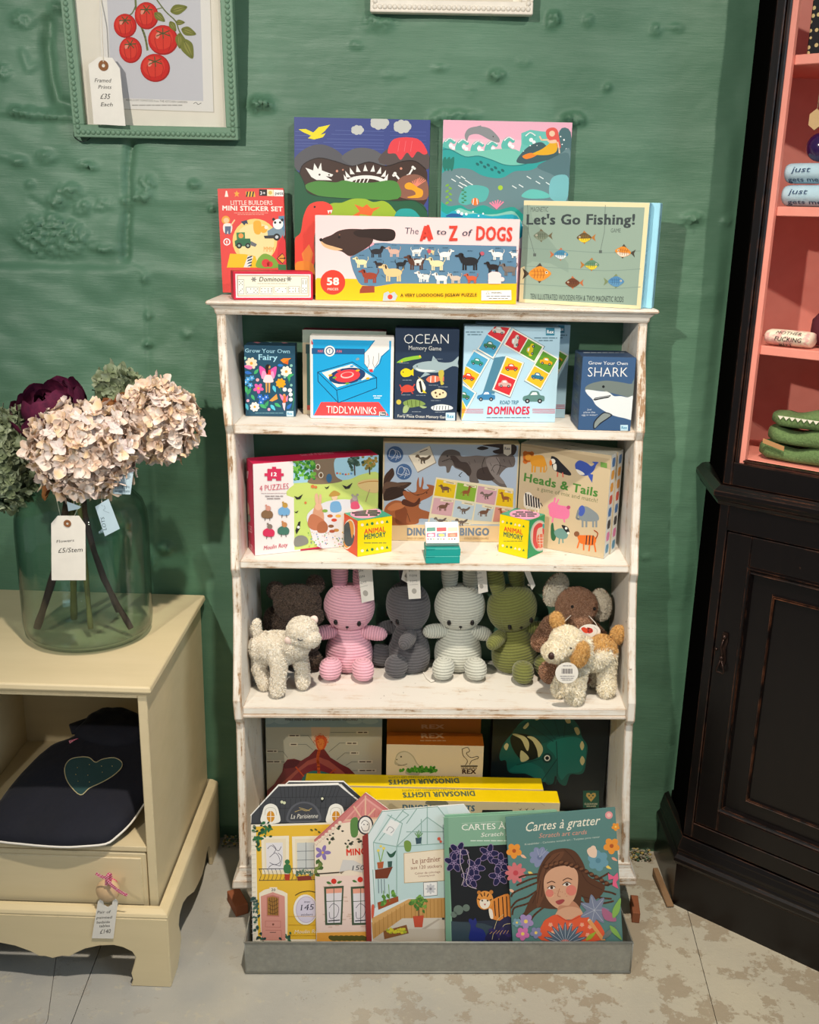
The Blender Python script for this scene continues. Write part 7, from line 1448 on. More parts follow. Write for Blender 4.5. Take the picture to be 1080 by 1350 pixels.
VX, VY, VZ = -.576, -.196, .5405
prof_o = [(.002, .0), (.07, .0), (.097, .003), (.105, .012), (.107, .03), (.108, .19), (.1065, .212), (.100, .232), (.086, .247), (.066, .256), (.050, .261), (.042, .268), (.041, .280), (.0435, .284), (.042, .288)]
prof_i = [(.0395, .287), (.038, .28), (.039, .268), (.048, .258), (.065, .2525), (.084, .244), (.098, .229), (.1045, .21), (.106, .19), (.105, .03), (.102, .014), (.092, .008), (.06, .011), (.03, .016), (.002, .018)]
b = MB(); b.lathe(prof_o+prof_i, (VX, VY, VZ), 64, cap=False)
vase = b.build('glass_bottle_vase', GLASS, None, smooth=True); tag(vase, 'large clear glass bottle vase holding dried flowers on the bedside cabinet', 'vase')
vgrp = 'dried flower stems in the glass vase'
def petal_mesh(name, L, W, cup, rs, th=.0004, n=4):
    """one ruffled petal along +x, rising in z"""
    V_, F_ = [], []
    for i in range(n+1):
        u = i/n; w_ = W*math.sin(math.pi*min(.93, (.12+.80*u)))**.7; 
        for j in range(5):
            q = (j-2)/2; x = L*u*(1-.10*q*q*(u > .5)); z = cup*L*(u**2)*.6+rs.uniform(-1, 1)*.11*L*u+abs(q)*W*.30*(1-u)*cup
            V_.append((x, q*w_*.5, z))
    for i in range(n):
        for j in range(4): a = i*5+j; F_.append((a, a+5, a+6, a+1))
    return V_, F_
def merge(pieces):
    V_, F_ = [], []
    for v, f, M_ in pieces:
        b0 = len(V_); V_ += [tuple(M_ @ Vector(p)) for p in v]; F_ += [tuple(b0+i for i in q) for q in f]
    return V_, F_
def petal_mat(name, cols, trans=.15):
    t = NT(name); oi = t.n('ShaderNodeObjectInfo'); v = t.coords(); n = t.noise(v, 60, 4)
    c = t.mix(t.ramp(oi.outputs['Random'], [(0, 0.0), (1, 1.0)]), cols[0], cols[1]); c = t.mix(t.ramp(n, [(.4, 0.0), (.65, 1.0)]), c, cols[2])
    t.set(Base_Color=c, Roughness=.75); t.b.inputs['Specular IOR Level'].default_value = .2; t.b.inputs['Transmission Weight'].default_value = 0
    t.b.inputs['Subsurface Weight'].default_value = 0; t.bump(t.noise(v, 180, 3), .2, .001); return t.m
def flower_head(root, centre, rx, n, mats, name='floret', size=.016, seed=1, flat=.85, skip=None):
    rs = random.Random(seed); variants = []
    for k in range(5):
        P = []
        for j in range(4):
            v, f = petal_mesh('p', size*rs.uniform(.85, 1.15), size*rs.uniform(.9, 1.2), rs.uniform(.1, 1.5), rs)
            P.append((v, f, Matrix.Rotation(j*math.pi/2+rs.uniform(-.25, .25), 4, 'Z')))
        V_, F_ = merge(P); me = bpy.data.meshes.new(name); me.from_pydata(V_, [], F_); me.update(); me.polygons.foreach_set('use_smooth', [True]*len(F_)); me.materials.append(mats[k % len(mats)]); variants.append(me)
    W = WM[root]; k = 0; g = math.pi*(3-math.sqrt(5))
    for i in range(n):
        z = 1-2*(i+.5)/n; r_ = math.sqrt(1-z*z); a = i*g; d = Vector((r_*math.cos(a), r_*math.sin(a), z))
        if skip and skip(d): continue
        p = Vector(centre)+Vector((d.x*rx[0], d.y*rx[1], d.z*rx[2]))*rs.uniform(.80, 1.04)
        q = (d+Vector((rs.uniform(-.6, .6), rs.uniform(-.6, .6), rs.uniform(-.6, .6)))).normalized().to_track_quat('Z', 'Y').to_matrix().to_4x4()
        o = bpy.data.objects.new(name, variants[rs.randrange(5)]); COL.objects.link(o); o.parent = root
        Mw = Matrix.Translation(p) @ q @ Matrix.Rotation(rs.uniform(0, 6.28), 4, 'Z') @ Matrix.Scale(rs.uniform(.85, 1.15), 4); o.matrix_basis = W.inverted() @ Mw; WM[o] = Mw
    b = MB(); b.ell(centre, tuple(x*.82 for x in rx), None, 20, 12); b.build('flower_core', mats[0], root, smooth=True)
def stem(root, pts, r, mat, name='stem'):
    P = [Vector(p) for p in smoothpts([tuple(p) for p in pts], False, 5)]; b = MB(); rr = [r*(1+.12*math.sin(i*2.1)) for i in range(len(P))]; b.tube(P, rr, 9); return b.build(name, mat, root, smooth=True)
BROWN = plain('#3b2520', .8, var=.25, name='dark_bark'); GREENST = plain('#6b6a38', .75, var=.2, name='green_stem')
neck = Vector((VX, VY, VZ+.27))
def inv(x, y, z): return Vector((VX+x, VY+y, VZ+z))
HY = [petal_mat('hydrangea_petal_a', ('#e6d2c4', '#ddb99c', '#eadfd6')), petal_mat('hydrangea_petal_b', ('#e3c8b6', '#e8dad4', '#dfc29a')), petal_mat('hydrangea_petal_c', ('#e6d0c6', '#dccdcd', '#eadfd6'))]
GY = [petal_mat('green_hydrangea_a', ('#6f7a58', '#8a9472', '#a4ad92')), petal_mat('green_hydrangea_b', ('#7f8a66', '#5c6849', '#98a488'))]
c1 = Vector((-.539, -.268, .880)); fl = empty('hydrangea_stem', (VX-.03, VY-.03, VZ+.02), 'big cream and peach hydrangea head in front, above the vase', 'flower', vgrp)
flower_head(fl, c1, (.083, .071, .071), 285, HY, seed=1, size=.0150, skip=lambda d: d.y > .75)
stem(fl, [inv(-.080, -.030, .016), inv(-.045, -.018, .12), inv(-.012, -.008, .26), c1+Vector((0, .02, -.02))], .0062, BROWN)
c2 = Vector((-.440, -.196, .912)); fl = empty('hydrangea_stem', (VX+.05, VY, VZ+.02), 'second cream hydrangea head, behind at the right of the vase', 'flower', vgrp)
flower_head(fl, c2, (.063, .055, .064), 220, HY, seed=2, size=.0145, skip=lambda d: d.y > .75)
stem(fl, [inv(.078, -.020, .016), inv(.025, -.01, .13), inv(.012, .0, .27), c2+Vector((-.02, .0, -.02))], .0050, BROWN)
c3 = Vector((-.684, -.235, .852)); fl = empty('hydrangea_stem', (VX-.02, VY, VZ+.02), 'grey-green hydrangea head drooping at the left edge of the photo', 'flower', vgrp)
flower_head(fl, c3, (.058, .055, .080), 200, GY, seed=3, size=.0145, skip=lambda d: d.y > .8)
stem(fl, [inv(-.030, .01, .018), inv(-.022, .006, .15), inv(-.02, .0, .27), c3+Vector((.03, .0, .02))], .0058, GREENST)
c4 = Vector((-.515, -.150, .958)); fl = empty('hydrangea_stem', (VX, VY, VZ+.02), 'small green hydrangea sprig at the top, between the cream heads', 'flower', vgrp)
flower_head(fl, c4, (.036, .030, .030), 70, GY, seed=4, size=.014)
stem(fl, [inv(.012, -.030, .018), inv(.005, -.014, .14), inv(.004, .004, .27), c4+Vector((0, .0, -.02))], .0045, GREENST)
# brown dry leaves around the heads
LEAF = petal_mat('dry_leaf', ('#8a4f2c', '#6b3a24', '#9a6a3c'))
rs = random.Random(9)
for k, (px, py, Y, s_) in enumerate(((135, 528, -.2, .03), (150, 535, -.2, .03), (143, 545, -.2, .028), (4, 545, -.22, .03), (12, 560, -.22, .03), (165, 590, -.2, .03), (60, 640, -.25, .03), (165, 545, -.18, .026))):
    v, f = petal_mesh('l', s_, s_*.55, .5, rs); me = bpy.data.meshes.new('dry_leaf'); me.from_pydata(v, [], f); me.update(); me.materials.append(LEAF)
    Mw = Matrix.Translation(aty(px, py, Y)) @ Vector((rs.uniform(-.4, .4), -1, rs.uniform(.2, .8))).to_track_quat('Z', 'X').to_matrix().to_4x4() @ Matrix.Rotation(rs.uniform(0, 6), 4, 'Z')
    o = bpy.data.objects.new('dry_leaf', me); COL.objects.link(o); o.parent = fl; o.matrix_basis = WM[fl].inverted() @ Mw; WM[o] = Mw
# peony
c5 = aty(74, 535, -.205); PE = petal_mat('plum_petal', ('#5a1c38', '#742848', '#441430')); pe = empty('peony_stem', (VX-.02, VY+.02, VZ+.02), 'dark plum artificial peony at the upper left of the bunch', 'flower', vgrp)
rs = random.Random(21)
for lay, (n, a0, a1, L, W_) in enumerate(((4, 70, 170, .040, .040), (5, 50, 160, .058, .050), (6, 32, 150, .074, .058), (7, 15, 138, .088, .064), (8, 0, 112, .090, .066), (6, -12, 60, .066, .056))):
    for k in range(n):
        V_, F_ = [], []; N = 8; x, z = .003+.002*lay, 0; off = rs.uniform(-8, 8)
        for i in range(N+1):
            u = i/N; ang = R(a0+off*.5+(a1+off-a0)*u)
            for j in range(7):
                q = (j-3)/3; w_ = W_*math.sin(math.pi*(.12+.66*u))**.75; r_ = max(x, .004); al = q*w_*.5/max(r_, .018)
                V_.append(((r_+.0012*math.sin(7*q+k)*u)*math.cos(al*.85), (r_)*math.sin(al*.85)*1.05, z-(.010*q*q)*u))
            x += L/N*math.cos(ang); z += L/N*math.sin(ang)
        for i in range(N):
            for j in range(6): a = i*7+j; F_.append((a, a+7, a+8, a+1))
        me = bpy.data.meshes.new('petal'); me.from_pydata(V_, [], F_); me.update(); me.polygons.foreach_set('use_smooth', [True]*len(F_)); me.materials.append(PE)
        Mw = Matrix.Translation(c5+Vector((0, .004, -.034))) @ Rm(24, 'X') @ Rm(-14, 'Y') @ Matrix.Rotation(2*math.pi*(k+.5*(lay % 2))/n+rs.uniform(-.15, .15), 4, 'Z')
        o = bpy.data.objects.new('petal', me); COL.objects.link(o); o.parent = pe; o.matrix_basis = WM[pe].inverted() @ Mw; WM[o] = Mw
b = MB(); b.ell(c5+Vector((0, 0, -.012)), (.024, .024, .022), None, 16, 10); b.build('flower_core', PE, pe, smooth=True)
stem(pe, [inv(.035, .05, .018), inv(.01, .02, .14), inv(-.008, .012, .27), c5+Vector((.01, .0, -.03))], .0048, BROWN)
# price labels
def card(name, pts, Y, label, mat=None, cat='label', group=None, th=.0008, hole=None, yaw=0):
    P0 = aty(*pts[0], Y); n = Vector((math.sin(yaw), -math.cos(yaw), 0)); P = [atplane(*p, P0, n) for p in pts]
    b = MB(); b.prism(P, -n*th); o = b.build(name, mat or TAGW, None); tag(o, label, cat, group)
    eu = Vector((math.cos(yaw), math.sin(yaw), 0)); us = [(p-P0).dot(eu) for p in P]; zs_ = [p.z-P0.z for p in P]
    return o, Face(P0+eu*min(us)+Vector((0, 0, min(zs_)))+n*.0001, eu, (0, 0, 1), max(us)-min(us), max(zs_)-min(zs_), o)
def eyelet(o, px, py, Y, r=.0058, col='#8a5a34'):
    c = aty(px, py, Y)+Vector((0, -.0003, 0)); b = MB(); n_ = 20
    for (ra, rb) in ((r*.35, r),):
        b.loft([[c+Vector((q*math.cos(2*math.pi*k/n_), y, q*math.sin(2*math.pi*k/n_))) for k in range(n_)] for q, y in ((ra, 0), (ra, -.0008), (rb, -.0008), (rb, 0))], cap=False)
    b.build('reinforcing_ring', plain(col, .8), o)
INK = '#33302e'
o, f = card('price_tag', [(67.5, 690), (76, 680), (104, 680), (112.5, 692), (113, 765), (68, 765)], -.318, 'manila price tag reading Flowers, hanging on the front of the vase', cat='price tag')
A = Art(f, 50, 630, 5.625, name='handwriting', mat=PAPERPRINT, clamp=False); A.t('Flowers', INK, 138, 482, 268, 472, 20, 0, .3); A.t('£5/Stem', INK, 150, 556, 330, 548, 34, 0, .3); A.done(); eyelet(o, 89, 690, -.318)
b = MB(); b.tube([aty(89, 690, -.317), aty(80, 682, -.27), inv(-.037, -.02, .275)], .0006, 5); b.tube([aty(89, 690, -.317), aty(98, 680, -.27), inv(.03, -.025, .275)], .0006, 5); b.build('string', plain('#d8d2c4', .8), o)
BLUEL = plain('#b9d0dc', .6, name='pale_blue_label')
for pts, txt, Y, lab in (([(125.5, 668), (143, 657.5), (158, 697), (138.5, 707)], 'LOTS', -.305, 'tilted pale blue stem label hanging right of the manila tag'), ([(88, 661), (107, 668), (104, 671), (90, 674)], '', -.29, 'small pale blue label peeping out under the cream flower head'), ([(148.5, 651), (151, 628), (176, 622), (172, 652)], '', -.29, 'pale blue barcode label under the right of the front flower head')):
    o, f = card('stem_label', pts, Y, lab, BLUEL, group='pale blue stem labels', th=.0005)
    A = Art(f, 50, 630, 5.625, name='printed_lettering', mat=PAPERPRINT, clamp=False)
    if txt: A.t(txt, '#3f5560', 510, 385, 490, 290, 26, .0); A.l('#6a8490', 2, '490 205 500 225 485 240 530 260', True); A.l('#6a8490', 2, '470 200 480 210')
    elif Y == -.29 and pts[0][0] > 100:
        for k in range(9): A.l('#4a6470', 3+k % 3, [575+k*10, 20+60, 578+k*10, 20+35])
        lines(A, '#5a7480', 572, 680, (96, 104), 4, (1,))
    A.done()
    b = MB(); c_ = sum((aty(*p, Y) for p in pts[:2]), Vector())/2; b.tube([c_, c_+Vector((-.006, .02, .02)), c_+Vector((-.01, .05, .035))], .0005, 5); b.build('string', plain('#d8d2c4', .8), o)
# drawer price tag and gingham ribbon
KN = Vector((-.500, -.396, .183))
o, f = card('price_tag', [(129, 1189), (132, 1185.5), (135.5, 1187), (137, 1193), (142, 1196), (147.5, 1193), (149, 1186.5), (151.5, 1184.5), (155.5, 1188.5), (149.5, 1237.5), (121, 1237)], -.4228, 'white handwritten price tag hanging from the right drawer knob', cat='price tag')
A = Art(f, 110, 1130, 11.25, name='handwriting', mat=PAPERPRINT, clamp=False)
for tx, x0, y0, x1, h_ in (('Pair of', 205, 838, 400, 40), ('painted', 195, 915, 420, 36), ('bedside', 195, 985, 390, 36), ('tables', 230, 1040, 390, 36), ('£140', 245, 1135, 400, 60)): A.t(tx, '#55504c', x0, y0, x1, y0-8, h_, 0, .35)
A.done()
GING = NT('gingham_ribbon'); v = GING.coords((1, 1, 1)); ck = GING.n('ShaderNodeTexChecker'); GING.nt.links.new(v, ck.inputs[0]); ck.inputs['Scale'].default_value = 420; ck.inputs[1].default_value = lin('#c81e56'); ck.inputs[2].default_value = lin('#f0b4c4'); GING.set(Base_Color=ck.outputs[0], Roughness=.7); GING = GING.m
def ribbon(pts, w_, parent=None, name='ribbon'):
    b = MB(); P = [Vector(p) for p in smoothpts([tuple(p) for p in pts], False, 4)]
    for a, c in zip(P, P[1:]):
        d = (c-a).normalized(); s_ = Vector((0, -1, 0)).cross(d); s_ = (s_.normalized() if s_.length > .01 else Vector((0, 0, 1)))*w_/2; n_ = Vector((0, .0004, 0))
        b.hexa([a-s_, c-s_, a+s_, c+s_, a-s_+n_, c-s_+n_, a+s_+n_, c+s_+n_])
    return b.build(name, GING, parent)
def kp(x, y, Y): return aty(110+x/11.25, 1130+y/11.25, Y)
r_ = ribbon([kp(340, 420, -.43), kp(350, 300, -.434), kp(395, 240, -.432), kp(400, 330, -.430), kp(375, 400, -.431)], .0052)
tag(r_, 'pink gingham ribbon tied around the right drawer knob', 'ribbon')
ribbon([kp(185, 240, -.430), kp(250, 285, -.432), kp(350, 320, -.433), kp(420, 420, -.434), kp(520, 500, -.431), kp(650, 570, -.429)], .0056, r_, 'ribbon_tail')
b = MB(); b.lathe([(.0098, 0), (.0108, .0006), (.0108, .0035), (.0098, .004)], (0, 0, 0), 20, Matrix.Translation(KN+Vector((0, -.002, 0))) @ Rm(90, 'X'), cap=False); b.build('ribbon_loop', GING, r_)
# velvet hot-water bottle in the compartment
t = NT('navy_velvet'); v = t.coords(); n = t.noise(v, 8, 4); t.set(Base_Color=t.mix(n, '#04060f', '#0a0e22'), Roughness=.85); t.b.inputs['Sheen Weight'].default_value = .12; t.b.inputs['Sheen Roughness'].default_value = .35; t.bump(t.noise(v, 14, 4), .6, .01); VELV = t.m
sl = .26; pn = Vector((-.0, -math.sin(math.atan(sl)), math.cos(math.atan(sl)))); P0 = Vector((-.6, -.405, .262)); 
out = [(-16, 1104), (-14, 1075), (0, 1058), (19, 1033), (45, 1005), (56, 995), (72, 984), (92, 977), (108, 968), (126, 960), (150, 956), (178, 960), (194, 975), (203, 1000), (205, 1035), (188, 1062), (172, 1085), (153, 1103), (139, 1112), (110, 1115), (80, 1116), (28, 1112)]
Po = [atplane(*p, P0, pn) for p in out]; Po = [Vector(p) for p in smoothpts([tuple(p) for p in Po], True, 3)]
cx = sum(Po, Vector())/len(Po); rings = []
for s_, h_ in ((.99, -.006), (1, .0), (.985, .006), (.94, .012), (.84, .0175), (.66, .0205), (.4, .022), (.15, .0225)):
    rings.append([cx+(p-cx)*s_+pn*(h_+(.0016*noise.noise(p*40+Vector((s_*9, 0, 0))) if s_ < .99 else 0)) for p in Po])
b = MB(); b.loft(rings); hw = b.build('hot_water_bottle', VELV, None, smooth=True); tag(hw, 'navy velvet hot-water bottle cover with a teal heart, lying in the open compartment', 'hot-water bottle')
b = MB(); b.tube([p-pn*.001 for p in Po]+[Po[0]-pn*.001], .0021, 6); b.build('piping', plain('#e9e4da', .6), hw, smooth=True)
b = MB(); npos = [atplane(*p, P0+pn*.012, pn) for p in ((100, 975), (112, 955), (128, 942), (150, 938), (172, 941), (188, 952), (193, 975), (150, 990))]
npos = [Vector(p) for p in smoothpts([tuple(p) for p in npos], True, 3)]; nc = sum(npos, Vector())/len(npos)
b.loft([[nc+(p-nc)*s_+pn*(h_+.0015*math.sin(i*1.9)) for i, p in enumerate(npos)] for s_, h_ in ((1, -.012), (1.02, .002), (.96, .012), (.8, .018), (.4, .02))]); b.build('gathered_neck', VELV, hw, smooth=True)
q_ = [atplane(*p, P0+pn*.018, pn) for p in ((91, 957), (125, 945), (130, 957), (95, 970))]; b = MB(); b.prism(q_, pn*.006); b.build('neck_flap', VELV, hw, bevel=.002, smooth=True)
q_ = [atplane(*p, P0+pn*.016, pn) for p in ((91, 978), (103, 975), (106, 981), (93, 984))]; b = MB(); b.prism(q_, pn*.003); b.build('ribbon_end', GING, hw)
hp_ = [(106, 1048), (92, 1035), (86, 1022), (86, 1010), (93, 1001), (107, 998), (118, 999), (126, 1005), (135, 1001), (150, 999), (160, 1004), (160, 1012), (150, 1022), (135, 1031), (118, 1039)]
hq = [atplane(*p, P0+pn*.0232, pn) for p in hp_]; hq = [Vector(p) for p in smoothpts([tuple(p) for p in hq], True, 4)]
b = MB(); b.prism(hq, -pn*.003); ht = b.build('velvet_heart', plain('#0d3b3c', .8, sheen=.3, name='teal_velvet'), hw)
b = MB(); b.tube(hq+[hq[0]], .0009, 5); b.build('heart_edging', plain('#b8ad86', .5), ht)
b = MB()
for x, y in ((102, 1012), (118, 1008), (134, 1010), (100, 1021), (116, 1022), (135, 1018), (148, 1010), (103, 1030), (118, 1031)): b.ell(atplane(x, y, P0+pn*.0236, pn), .0010, None, 6, 4)
bd = b.build('gold_bead', plain('#d8c68a', .3, .8), ht); bd['kind'] = 'stuff'
# ================================================================== picture frames on the wall
def bead_frame(label, x0, x1, z0, z1, rail, col, beadr, name='picture_frame', depth=.020, tilt=.0):
    fr = empty(name, ((x0+x1)/2, -.03, z0), label, 'picture')
    y1, y0 = -.010, -.010-depth; m = plain(col, .5, var=.08)
    for a in ((x0, x1, z0, z0+rail), (x0, x1, z1-rail, z1), (x0, x0+rail, z0+rail, z1-rail), (x1-rail, x1, z0+rail, z1-rail)):
        b = MB(); b.box(a[0], a[1], y0, y1, a[2], a[3]); b.build('frame_rail', m, fr, bevel=.0012)
    b = MB(); s_ = beadr*1.95; o_ = rail*.42; 
    n = int((x1-x0-2*o_)/s_)
    for i in range(n+1):
        for z in (z0+o_, z1-o_): b.ell((x0+o_+(x1-x0-2*o_)*i/n, y0, z), (beadr, beadr*.8, beadr), None, 10, 5)
    n = int((z1-z0-2*o_)/s_)
    for i in range(1, n):
        for x in (x0+o_, x1-o_): b.ell((x, y0, z0+o_+(z1-z0-2*o_)*i/n), (beadr, beadr*.8, beadr), None, 10, 5)
    q = b.build('bead', m, fr, smooth=True); q['kind'] = 'stuff'
    b = MB(); b.box(x0+rail, x1-rail, y1-.008, y1-.004, z0+rail, z1-rail); mo = b.build('mount', plain('#ece5d6', .8, var=.03), fr)
    return fr, mo, y1-.008
fr, mo, ym = bead_frame('green beaded picture frame with a print of red tomatoes, upper left of the wall', -.601, -.3275, 1.354, 1.735, .0195, '#72937a', .0042)
f_ = Face((-.59, ym-.0002, 1.36), (1, 0, 0), (0, 0, 1), .3, .4, mo); A = Art(f_, 0, 0, 2.935, name='botanical_print', mat=PAPERPRINT, clamp=False)
A.p('#f3efe8', '398 -300 825 -300 830 438 470 426 405 425'); A.l('#cfc6b4', 3, '822 -300 830 438 480 426')
A.p('#d6d5da', '426 -300 785 -300 790 395 436 382')
A.t('HEIRLOOM TOMATOES from THE KITCHEN GARDEN', '#6a655e', 492, 394, 728, 403, 8, .0); lines(A, '#8a857c', 515, 708, (411,), 3, (1,)); A.l('#5a5650', 2, '752 405 762 400 770 408 782 402', True)
A.l('#7a8250', 8, '532 -300 540 40 555 100 572 150 580 200', True); A.l('#7a8250', 5, '540 30 525 60 500 75', True); A.l('#7a8250', 5, '600 -20 650 50 690 90 705 130 740 180', True); A.l('#7a8250', 4, '640 40 600 50')
def tom(x, y, rx, ry, seed):
    A.e('#b01f1a', x, y, rx, ry, 0, 26); A.e('#d8281f', x-2, y-2, rx*.94, ry*.93, 0, 26); A.e('#e8402f', x-rx*.1, y-ry*.1, rx*.75, ry*.72, 0, 22)
    for k in range(3): A.l('#b8251c', 2.5, [x+(k-1)*rx*.35, y-ry*.5, x+(k-1)*rx*.55, y, x+(k-1)*rx*.35, y+ry*.7], True)
    A.e('#f29a84', x-rx*.35, y-ry*.3, rx*.13, ry*.22, 20); 
    for k in range(6): a = k*1.05+seed; A.l('#4f5a30', 4, [x, y-ry*.45, x+rx*.5*math.cos(a), y-ry*.45+ry*.35*math.sin(a)])
tom(580, 70, 46, 52, 0); tom(497, 108, 44, 46, 1); tom(515, 200, 44, 50, 2); tom(641, 162, 58, 57, .5); tom(608, 268, 57, 54, 1.5)
for x, y, r_, ro in ((704, 45, 34, -15), (630, 75, 26, 40), (740, 130, 30, 20), (735, 195, 42, 65), (705, 165, 30, 90), (680, 110, 22, 60), (708, 95, 18, 0), (640, 0, 18, 0)): leafp(A, x, y, r_, '#7d8038', ro, .55); leafp(A, x, y, r_*.7, '#98964c', ro, .3); A.l('#565a2a', 2, [x-r_*.9*math.cos(R(ro)), y-r_*.9*math.sin(R(ro)), x+r_*.9*math.cos(R(ro)), y+r_*.9*math.sin(R(ro))])
A.done()
PG = thin_glass('picture_glass', '#fdfdfd', '#f4f4f4', .5)
b = MB(); b.box(-.5815, -.347, -.0225, -.0215, 1.3735, 1.7155); b.build('glass_pane', PG, fr)
o, f = card('price_tag', [(116.5, 85), (130, 75), (148, 76), (158, 90), (165.5, 166), (123.5, 163.5)], -.047, 'manila price tag reading Framed Prints, hanging over the tomato picture', cat='price tag')
A = Art(f, 0, 0, 2.935, name='handwriting', mat=PAPERPRINT, clamp=False)
for tx, x0, y0, x1, h_ in (('Framed', 366, 318, 428, 15), ('Prints', 380, 343, 430, 14), ('£35', 388, 382, 424, 20), ('Each', 390, 411, 435, 15)): A.t(tx, INK, x0, y0, x1, y0+1, h_, 0, .3)
A.done(); eyelet(o, 136.5, 86.5, -.047, .0080)
b = MB(); b.tube([aty(136.5, 86, -.047), aty(134, 30, -.052), aty(133, -20, -.034), Vector((-.56, -.082, 1.72))], .0009, 5); b.build('string', plain('#e4dccb', .8), o)
b = MB(); P = [aty(*p, -.008) for p in ((108, 163), (100, 172), (99, 182), (106, 188), (116, 187), (124, 180))]
P = [Vector(p) for p in smoothpts([tuple(p) for p in P], False, 4)]
for a, c in zip(P, P[1:]): b.hexa([a+Vector((0, -.006, 0)), c+Vector((0, -.006, 0)), a+Vector((0, .0, .0)), c+Vector((0, .0, .0)), a+Vector((0, -.006, .0008)), c+Vector((0, -.006, .0008)), a+Vector((0, 0, .0008)), c+Vector((0, 0, .0008))])
b.build('hanging_ribbon', plain('#101012', .4), fr)
fr.rotation_mode = 'XYZ'; fr.rotation_euler = (R(6), 0, 0)
fr2, mo2, ym = bead_frame('white beaded picture frame cut off by the top edge, above the shelf', -.1115, .1475, 1.5515, 1.90, .0185, '#e9e1d4', .0040)
f_ = Face((-.11, ym-.0002, 1.56), (1, 0, 0), (0, 0, 1), .3, .3, mo2); A = Art(f_, 480, 0, 2.25, name='print', mat=PAPERPRINT, clamp=False); A.p('#dcd2c0', '60 -300 440 -300 442 8 62 0'); A.done()
# ================================================================== goods in the corner cabinet
BLUEC = NT('pale_blue_cloth'); v = BLUEC.coords(); BLUEC.set(Base_Color=BLUEC.mix(BLUEC.noise(v, 60, 4), '#9dbccc', '#bcd4de'), Roughness=.9); BLUEC.bump(BLUEC.noise(v, 300, 3), .3, .001); BLUEC = BLUEC.m
def roll(name, c, L, rx, rz, mat, label, cat, rot, group=None):
    M_ = Matrix.Translation(c) @ Matrix.Rotation(rot, 4, 'Z'); b = MB(); n = 24
    rings = [[M_ @ Vector((x, rx*k_*math.cos(a), rz+rz*k_*math.sin(a)*(1+.05*math.sin(3*a)))) for a in [2*math.pi*i/n for i in range(n)]] for x, k_ in ((0, .86), (.004, .97), (.012, 1), (L*.5, 1.02), (L-.012, 1), (L-.003, .95), (L, .8))]
    b.loft(rings); o = b.build(name, mat, None, smooth=True, mat=M_); tag(o, label, cat, group); return o, M_
rot = math.atan2(fdir.y, fdir.x)
base = fp(.0335, 1.267, -.040)
o1, M1 = roll('rolled_sock', base+Vector((0, 0, .0012)), .14, .022, .0160, BLUEC, 'pale blue rolled sock pair lettered just, lower one of the two', 'socks', rot, 'pale blue rolled socks')
o2, M2 = roll('rolled_sock', base+Vector((0, 0, .0348)), .14, .021, .0150, BLUEC, 'pale blue rolled sock pair lettered just, resting on the other one', 'socks', rot, 'pale blue rolled socks')
def wrap_text(o, M_, items, rx, rz, name='woven_lettering'):
    """lettering that follows the roll: u along it, v = height above its middle"""
    V_, F_, Cc = [], [], []
    for tx, u0, u1, v0, cap, col in items:
        vs, fs, a, b_ = glyphs(tx, 0, 1); k = (u1-u0)/(b_-a); b0 = len(V_)
        for x, y in vs:
            h_ = v0+y*cap/.69; q = max(-.98, min(.98, h_/rz)); V_.append(tuple(M_ @ Vector((u0+(x-a)*k+y*cap*.3, -rx*math.sqrt(1-q*q)*1.04-.0006, rz+h_*1.04))))
        F_ += [tuple(b0+i for i in f) for f in fs]; Cc += [lin(col)]*len(fs)
    me = bpy.data.meshes.new(name); me.from_pydata(V_, [], F_); me.update(); at = me.attributes.new('ink', 'FLOAT_COLOR', 'FACE'); at.data.foreach_set('color', [c for q in Cc for c in q]); return link(name, me, PAPERPRINT, o)
NV = '#2c4468'
wrap_text(o1, M1, [('just', .012, .040, .0015, .0075, NV), ('gets me', .010, .062, -.0125, .006, NV)], .022, .016)
wrap_text(o2, M2, [('just', .012, .040, .0005, .0080, NV), ('gets me', .006, .052, -.0125, .006, NV)], .021, .015)
CREAMC = NT('floral_cream_cloth'); v = CREAMC.coords(); CREAMC.set(Base_Color=CREAMC.mix(CREAMC.ramp(CREAMC.noise(v, 70, 3), [(.5, 0.0), (.6, 1.0)]), '#e9dcc4', '#dca8a0'), Roughness=.9); CREAMC = CREAMC.m
o3, M3 = roll('rolled_sock', fp(.0335, 1.0556, -.038), .072, .021, .0125, CREAMC, 'cream rolled sock with black lettering on the middle coral shelf', 'socks', rot)
wrap_text(o3, M3, [('FUCKING', .018, .060, -.0035, .0066, '#1c1a18'), ('MOTHER', .018, .058, .0068, .0036, '#1c1a18'), ('girl', .022, .042, -.0112, .004, '#1c1a18')], .021, .0125)
# knitted green pile
GK = NT('green_boucle_wool'); v = GK.coords(); n = GK.noise(v, 260, 4, .7); GK.set(Base_Color=GK.mix(n, '#3a5228', '#7d9a60'), Roughness=.95); GK.bump(n, .8, .003); GK = GK.m
def fold(zb, h_, s0, L, dep, label, seed, name='knitted_scarf'):
    rs = random.Random(seed); b = MB(); N = 22; M_ = Matrix.Translation(fp(s0, zb, -.030)) @ Matrix.Rotation(rot, 4, 'Z'); rings = []
    for i in range(15):
        x = L*i/14; k_ = 1 if 0 < i < 14 else .6; rings.append([M_ @ Vector((x-(.010*(1-k_)), dep/2+dep/2*k_*math.copysign(abs(math.cos(a))**.6, math.cos(a)), h_/2+h_/2*k_*math.copysign(abs(math.sin(a))**.7, math.sin(a))+.0028*math.sin(x*70+seed)*(1+math.sin(a)))) for a in [2*math.pi*j/N for j in range(N)]])
    b.loft(rings); o = b.build(name, GK, None, smooth=True); tag(o, label, 'scarf', 'green wool pile on the lowest coral shelf'); return o
